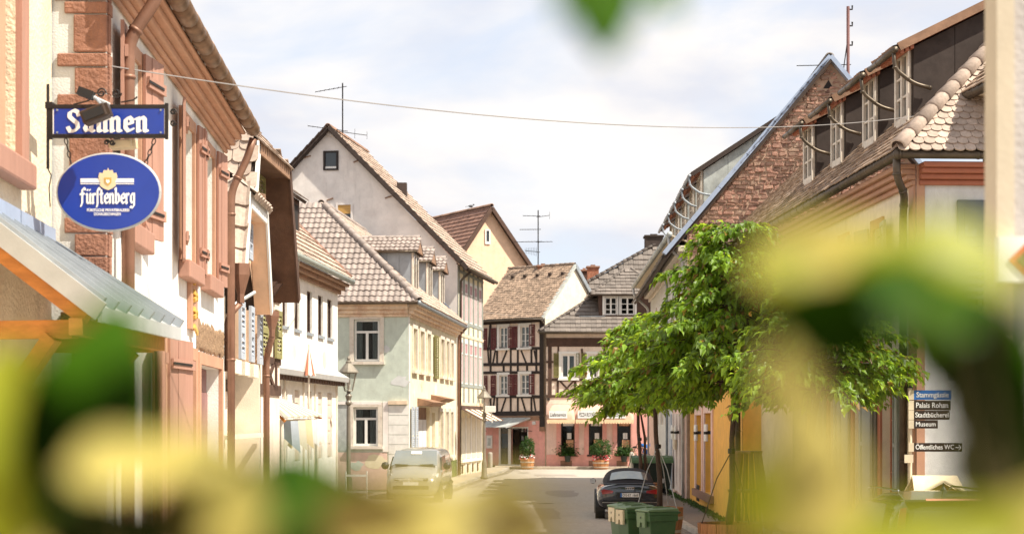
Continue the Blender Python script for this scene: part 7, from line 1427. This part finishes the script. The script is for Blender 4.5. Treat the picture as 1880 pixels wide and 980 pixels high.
# ---- black compact van seen from behind
bk = vehicle('parked_car', (5.92, 23.4, .13), A(3), 'black car seen from behind at the bottom right corner')
loft(bk, 'body', [(0, [(0, .4), (.6, .4), (.80, .45), (.84, .75), (.82, .98), (.74, 1.1), (.4, 1.12), (0, 1.12)]), (.15, [(0, .3), (.6, .3), (.86, .34), (.90, .7), (.88, .95), (.82, 1.05), (.4, 1.1), (0, 1.1)]), (2.5, [(0, .2), (.6, .2), (.87, .24), (.905, .7), (.885, .92), (.8, 1.0), (.4, 1.02), (0, 1.02)]), (3.4, [(0, .2), (.6, .2), (.87, .24), (.9, .7), (.86, .88), (.74, .96), (.4, 1.0), (0, 1.0)]), (4.2, [(0, .26), (.5, .26), (.74, .3), (.78, .55), (.72, .7), (.5, .76), (.3, .78), (0, .78)])], 'car_black')
loft(bk, 'cabin', [(.04, [(0, 1.0), (.4, 1.0), (.70, 1.0), (.80, 1.02), (.70, 1.50), (.40, 1.595), (0, 1.605)]), (.35, [(0, 1.0), (.4, 1.0), (.72, 1.0), (.83, 1.02), (.68, 1.54), (.40, 1.635), (0, 1.645)]), (1.6, [(0, 1.0), (.4, 1.0), (.72, 1.0), (.84, 1.0), (.68, 1.54), (.40, 1.64), (0, 1.65)]), (2.5, [(0, .95), (.4, .95), (.72, .95), (.83, .96), (.66, 1.45), (.38, 1.53), (0, 1.54)]), (3.3, [(0, .9), (.4, .9), (.7, .9), (.78, .92), (.72, .96), (.4, .99), (0, 1.0)])], 'car_black')
quad(bk, [(-.66, -.01, 1.53), (.66, -.01, 1.53), (.64, .40, 1.63), (-.64, .40, 1.63)], 'roof_spoiler', 'car_black', .035, (0, -.2, 1), bevel=.01); quad(bk, [(-.38, -.035, 1.553), (.38, -.035, 1.553), (.38, -.02, 1.578), (-.38, -.02, 1.578)], 'brake_light', 'brake_pink', .012)
quad(bk, [(-.60, -.012, 1.08), (.60, -.012, 1.08), (.53, .005, 1.42), (-.53, .005, 1.42)], 'rear_window', 'dark_pane', .014, bevel=.006)
for s in (-1, 1):
    quad(bk, [(s*.68, -.02, 1.0), (s*.80, .02, 1.0), (s*.72, .02, 1.44), (s*.64, -.01, 1.46)], 'tail_light', 'lamp_red', .03, bevel=.006); quad(bk, [(s*.845, .5, 1.08), (s*.85, 2.5, 1.05), (s*.715, 2.1, 1.46), (s*.735, .6, 1.48)], 'side_window', 'dark_pane', .012, (s, 0, .25))
    MB().tube([LOC[bk.name]+V((s*.60, .4, 1.63)), LOC[bk.name]+V((s*.6, .5, 1.67)), LOC[bk.name]+V((s*.6, 2.0, 1.67)), LOC[bk.name]+V((s*.6, 2.1, 1.63))], .014, 6).build('roof_rail', 'chrome', bk)
MB().lathe(LOC[bk.name]+V((0.02, .5, 1.65)), [(.05, 0), (.04, .03), (.012, .07), (.008, .12)], 8).build('aerial_base', 'plastic_black', bk)
quad(bk, [(-.26, -.02, .78), (.26, -.02, .78), (.26, -.02, .89), (-.26, -.02, .89)], 'number_plate', 'plate_white', .012); wheels(bk, .78, (.75, 3.3), .32, .2)
# ================================================================== PERSON
pz = thing('person', (P(1186, 0, 84).x, 84, .13), 'person in blue shirt and grey jeans holding a camera by the far wall', 'person'); c = LOC[pz.name]
J = {'pel': (0, 0, .98), 'ch': (0, 0, 1.32), 'sh': (0, 0, 1.50), 'nk': (0, 0, 1.58), 'hd': (-.02, -.02, 1.70), 'tp': (-.02, -.02, 1.80), 'lk': (-.09, -.02, .54), 'lf': (-.10, .0, .09), 'lt': (-.16, -.10, .04), 'rk': (.09, .0, .54), 'rf': (.10, .02, .09), 'rt': (.08, -.10, .04), 'ls': (-.19, 0, 1.46), 'le': (-.34, -.14, 1.25), 'lh': (-.50, -.26, 1.36), 'rs': (.19, 0, 1.46), 're': (.10, -.26, 1.24), 'rh': (-.30, -.34, 1.36), 'lhip': (-.09, 0, .93), 'rhip': (.09, 0, .93)}
RD = {'pel': .14, 'ch': .155, 'sh': .11, 'nk': .055, 'hd': .095, 'tp': .07, 'lk': .062, 'lf': .045, 'lt': .035, 'rk': .062, 'rf': .045, 'rt': .035, 'ls': .062, 'le': .045, 'lh': .035, 'rs': .062, 're': .045, 'rh': .035, 'lhip': .09, 'rhip': .09}
def skin(name, ed, m, grow=0.0, par=pz):
    ks = list(dict.fromkeys(k for e in ed for k in e)); me = bpy.data.meshes.new(name); me.from_pydata([J[k] for k in ks], [(ks.index(a), ks.index(b)) for a, b in ed], []); me.materials.append(M[m]); o = link(name, me, par)
    md = o.modifiers.new('skin', 'SKIN'); 
    for i, k in enumerate(ks): o.data.skin_vertices[0].data[i].radius = (RD[k]+grow,)*2; 
    o.data.skin_vertices[0].data[0].use_root = True; o.modifiers.new('sub', 'SUBSURF').levels = 1; return o
skin('body', [('pel', 'ch'), ('ch', 'sh'), ('sh', 'nk'), ('nk', 'hd'), ('hd', 'tp'), ('sh', 'ls'), ('ls', 'le'), ('le', 'lh'), ('sh', 'rs'), ('rs', 're'), ('re', 'rh'), ('pel', 'lhip'), ('lhip', 'lk'), ('lk', 'lf'), ('lf', 'lt'), ('pel', 'rhip'), ('rhip', 'rk'), ('rk', 'rf'), ('rf', 'rt')], 'skin')
J.update({'lm': (-.27, -.07, 1.35), 'rm': (.14, -.13, 1.35), 'lan': (-.10, .0, .16), 'ran': (.10, .02, .16)}); RD.update({'lm': .06, 'rm': .06, 'lan': .06, 'ran': .06})
skin('shirt', [('pel', 'ch'), ('ch', 'sh'), ('sh', 'ls'), ('ls', 'lm'), ('sh', 'rs'), ('rs', 'rm')], 'shirt_blue', .022); skin('jeans', [('pel', 'lhip'), ('lhip', 'lk'), ('lk', 'lan'), ('pel', 'rhip'), ('rhip', 'rk'), ('rk', 'ran')], 'jeans', .02)
MB().lathe(c+V((-.01, .0, 1.70)), [(.105, .0), (.112, .06), (.085, .13), (.02, .155)], 10).build('hair', 'hair', pz, smooth=True)
for s in (-1, 1):
    for k in range(5): q = c+V((-.40-.02*s, -.30+s*.05, 1.36)); a = (k-2)*.3; MB().tube([q, q+V((-.05, .02*a, .03*math.sin(a)+.01)), q+V((-.09, .01*a, .02-.012*k))], .009, 5).build('finger', 'skin', pz)
cam_o = thing('hand_camera', c+V((-.52, -.32, 1.36)), 'small dark camera held by the person in blue', 'camera'); q = LOC[cam_o.name]; MB().box(tuple(q-V((.06, .05, .04))), tuple(q+V((.05, .05, .05)))).build('camera_body', 'plastic_black', cam_o, bevel=.01); MB().lathe(q+V((-.10, 0, 0)), [(.035, -.04), (.035, .05)], 10, 'x').build('lens', 'plastic_black', cam_o)
# ---- red white barrier by the lamp
br = thing('barrier', (-5.2, 58.2, 0), 'low white barrier frame standing left of the silver van', 'barrier'); q = V((-5.2, 58.2, .12))
for dx in (-.35, .35): MB().tube([q+V((dx, 0, 0)), q+V((dx, 0, .95))], .025, 6).build('post', 'white_paint', br); MB().beam(q+V((dx, -.25, .03)), q+V((dx, .25, .03)), .06, .05).build('foot', 'white_paint', br)
for z in (.25, .8): MB().beam(q+V((-.35, 0, z)), q+V((.35, 0, z)), .03, .07).build('rail', 'white_paint', br)
# bollards before the pizzeria
for i, px in enumerate((1160, 900)):
    q = P(px, HY, 97.6); q.z = .005; MB; bo = MB().lathe(q, [(.13, 0), (.13, .9), (.10, .98), (.02, 1.0)], 12).build('bollard', 'kerb_stone'); tag(bo, ('grey stone bollard before the third pizzeria window', 'grey stone bollard below the notice case')[i], 'bollard', 'stone bollards')
# manhole covers and a repaired strip in the road
for i, (x, y) in enumerate(((-.4, 74), (1.1, 58), (.6, 92))):
    o = MB().lathe((x, y, .001), [(.30, 0), (.30, .006), (.27, .009), (.01, .009)], 20).build('manhole_cover', 'black_iron'); tag(o, ('round iron manhole cover left of the convertible beyond its bumper', 'round iron manhole cover in the road left of the convertible', 'round iron manhole cover in the sunny square')[i], 'manhole cover', 'manhole covers')
# ================================================================== NEAR POST with sign
np_ = thing('near_post', (1.36, 4.7, 0), 'out of focus beige pillar at the right edge with small sign', 'pillar'); Zp = 4.7
a, b = P(1830, 0, Zp).x, P(1862, 0, Zp).x; MB().box((a, Zp, 0), (b, Zp+.12, 5)).build('pillar', 'post_beige', np_); MB().box((b+.001, Zp+.02, 0), (b+.25, Zp+.14, 5)).build('pillar_return', 'post_grey', np_)
a, b = P(1833, 518, Zp-.03), P(1960, 434, Zp-.03); MB().box((a.x, Zp-.04, a.z), (b.x, Zp-.002, b.z)).build('sign_board', 'sign_white', np_); m_ = P(1893, 476, Zp-.05)
def dia(r): return [V((m_.x-r, Zp-.041, m_.z)), V((m_.x, Zp-.041, m_.z-r)), V((m_.x+r, Zp-.041, m_.z)), V((m_.x, Zp-.041, m_.z+r))]
MB().prism(dia(.056), V((0, -.003, 0))).build('diamond', 'sign_red', np_); MB().prism([p+V((0, -.004, 0)) for p in dia(.036)], V((0, -.003, 0))).build('diamond_field', 'moss_shutter', np_)
# ================================================================== FOREGROUND LEAVES, far out of focus
def leaf_mesh(m, seed):
    rs = random.Random(seed); n = 7; vs = []; fs = []; w0 = rs.uniform(.30, .36)
    for i in range(n):
        t = i/(n-1); w = w0*math.sin(math.pi*min(1, t**.75))**.8*(1-.12*t)+.004; zc = -.10*t*t+.05*t
        for j in (-1, -.5, 0, .5, 1): vs.append((w*j, t, zc+.10*abs(j)*w/.3+.012*math.sin(9*t+j*3)))
    for i in range(n-1):
        for j in range(4): fs.append((i*5+j, i*5+j+1, (i+1)*5+j+1, (i+1)*5+j))
    me = bpy.data.meshes.new('leaf'); me.from_pydata(vs, [], fs); me.materials.append(M[m]); me.polygons.foreach_set('use_smooth', [True]*len(fs)); return me
LMS = {(m, k): leaf_mesh(m, k) for m in ('leaf_shaded', 'leaf_green', 'leaf_lime', 'leaf_gold', 'leaf_olive') for k in range(2)}
HALF = (SUN+V((0, -1, 0))*.9).normalized()
def sprig(label, root_px, Z, leaves, group='blurred leaf sprays before the camera', above=False):
    fx, fy = root_px; r0 = P(fx, fy, Z); t = thing('leaf_spray', r0, label, 'leaves', group); rs = random.Random(label)
    pts = [r0]
    if above: pts = [r0, r0+V((.03, 0, .25)), r0+V((.5, -.3, .6)), r0+V((1.4, -1.2, .5)), V((1.7, -1.6, 0))]; MB().tube(pts, [.003, .005, .02, .05, .09], 7).build('branch', 'twig', t, smooth=True)
    else: MB().tube([r0, r0+V((.004, .01, -.15)), V((r0.x*1.02, r0.y+.05, r0.z-.8)), V((r0.x, r0.y+.06, 0))], [.0012, .002, .006, .009], 6).build('stem', 'twig', t)
    for (px, py, ln, ang, mt, lit) in leaves:
        z = Z*rs.uniform(.94, 1.06); c = P(px, py, z); L = ln/F*z; a = math.radians(ang); d = V((math.cos(a), rs.uniform(-.25, .25), math.sin(a))).normalized()
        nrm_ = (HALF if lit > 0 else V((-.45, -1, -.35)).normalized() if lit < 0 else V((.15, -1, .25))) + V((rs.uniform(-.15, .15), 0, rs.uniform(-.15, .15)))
        s = d.cross(nrm_).normalized(); n2 = s.cross(d).normalized(); o = link('leaf', LMS[(mt, rs.randint(0, 1))], t)
        mtx = Matrix((s, d, n2)).transposed().to_4x4(); mtx = mtx @ Matrix.Diagonal((L, L, L, 1)); mtx.translation = c-d*L*.5-r0; o.matrix_local = mtx
        MB().tube([r0, r0.lerp(c-d*L*.5, .5)+V((0, 0, -.004)), c-d*L*.5], .0006, 5).build('petiole', 'twig', t)
D_, G_, Y_, C_, O_ = 'leaf_shaded', 'leaf_green', 'leaf_lime', 'leaf_gold', 'leaf_olive'
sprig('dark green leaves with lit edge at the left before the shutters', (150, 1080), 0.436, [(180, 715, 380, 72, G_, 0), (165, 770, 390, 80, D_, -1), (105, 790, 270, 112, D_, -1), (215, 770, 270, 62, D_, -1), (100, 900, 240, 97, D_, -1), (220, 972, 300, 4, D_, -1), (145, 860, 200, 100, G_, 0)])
sprig('yellow green leaves in the lower left corner', (20, 1090), 0.475, [(-15, 760, 260, 92, Y_, 1), (0, 890, 280, 97, Y_, 1), (60, 1000, 240, 30, C_, 1), (-20, 950, 200, 70, O_, 0), (20, 690, 160, 70, Y_, 0)])
sprig('pale gold leaf in the crook of dark leaves at lower left', (260, 1090), 0.409, [(232, 858, 230, 4, C_, 1), (325, 852, 190, 8, C_, 1)])
sprig('gold and olive leaves with arched dark leaf at bottom left', (430, 1100), 0.422, [(435, 945, 200, 82, C_, 1), (345, 940, 210, 72, O_, 0), (370, 838, 180, 6, C_, 1), (410, 875, 250, 155, D_, -1)])
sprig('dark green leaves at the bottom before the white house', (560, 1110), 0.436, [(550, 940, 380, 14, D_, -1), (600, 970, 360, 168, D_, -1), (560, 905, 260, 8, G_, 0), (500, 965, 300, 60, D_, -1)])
sprig('olive gold leaves along the bottom before the silver van', (800, 1120), 0.409, [(690, 950, 240, 2, O_, 0), (775, 942, 260, 4, C_, 1), (840, 975, 280, 6, O_, 1), (890, 962, 290, 172, C_, 1), (965, 968, 200, 5, O_, 1), (730, 990, 270, 0, C_, 1), (645, 932, 150, 20, Y_, 0)])
sprig('green leaf tip hanging into the top of the view', (1120, -60), 0.475, [(1120, 15, 190, 268, G_, 0), (1055, -25, 140, 250, G_, 0), (1210, -30, 150, 300, G_, 0), (1108, 18, 190, 266, D_, -1)], above=True)
sprig('pale gold leaves right of the bushy tree', (1500, 1110), 0.436, [(1505, 475, 280, 12, C_, 1), (1580, 465, 210, 25, C_, 1), (1440, 500, 150, 160, Y_, 1), (1515, 580, 270, 176, D_, -1), (1600, 505, 150, 40, Y_, 1)])
sprig('cream gold leaves low on the right before the house doors', (1470, 1110), 0.409, [(1440, 700, 190, 92, C_, 1), (1488, 862, 290, 84, C_, 1), (1440, 900, 230, 70, C_, 1), (1522, 890, 200, 98, C_, 1), (1515, 868, 130, 40, O_, 1), (1390, 905, 190, 85, Y_, 1)])
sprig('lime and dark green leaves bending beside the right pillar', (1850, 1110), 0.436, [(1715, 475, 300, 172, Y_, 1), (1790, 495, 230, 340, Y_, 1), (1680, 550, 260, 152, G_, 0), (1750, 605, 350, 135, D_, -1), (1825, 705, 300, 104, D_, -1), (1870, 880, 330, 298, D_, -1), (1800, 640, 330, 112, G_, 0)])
sprig('yellow green leaves in the lower right corner', (1880, 1110), 0.422, [(1868, 965, 220, 50, C_, 1), (1600, 995, 250, 8, Y_, 1), (1720, 1005, 260, 0, Y_, 1), (1820, 970, 180, 20, Y_, 1)])
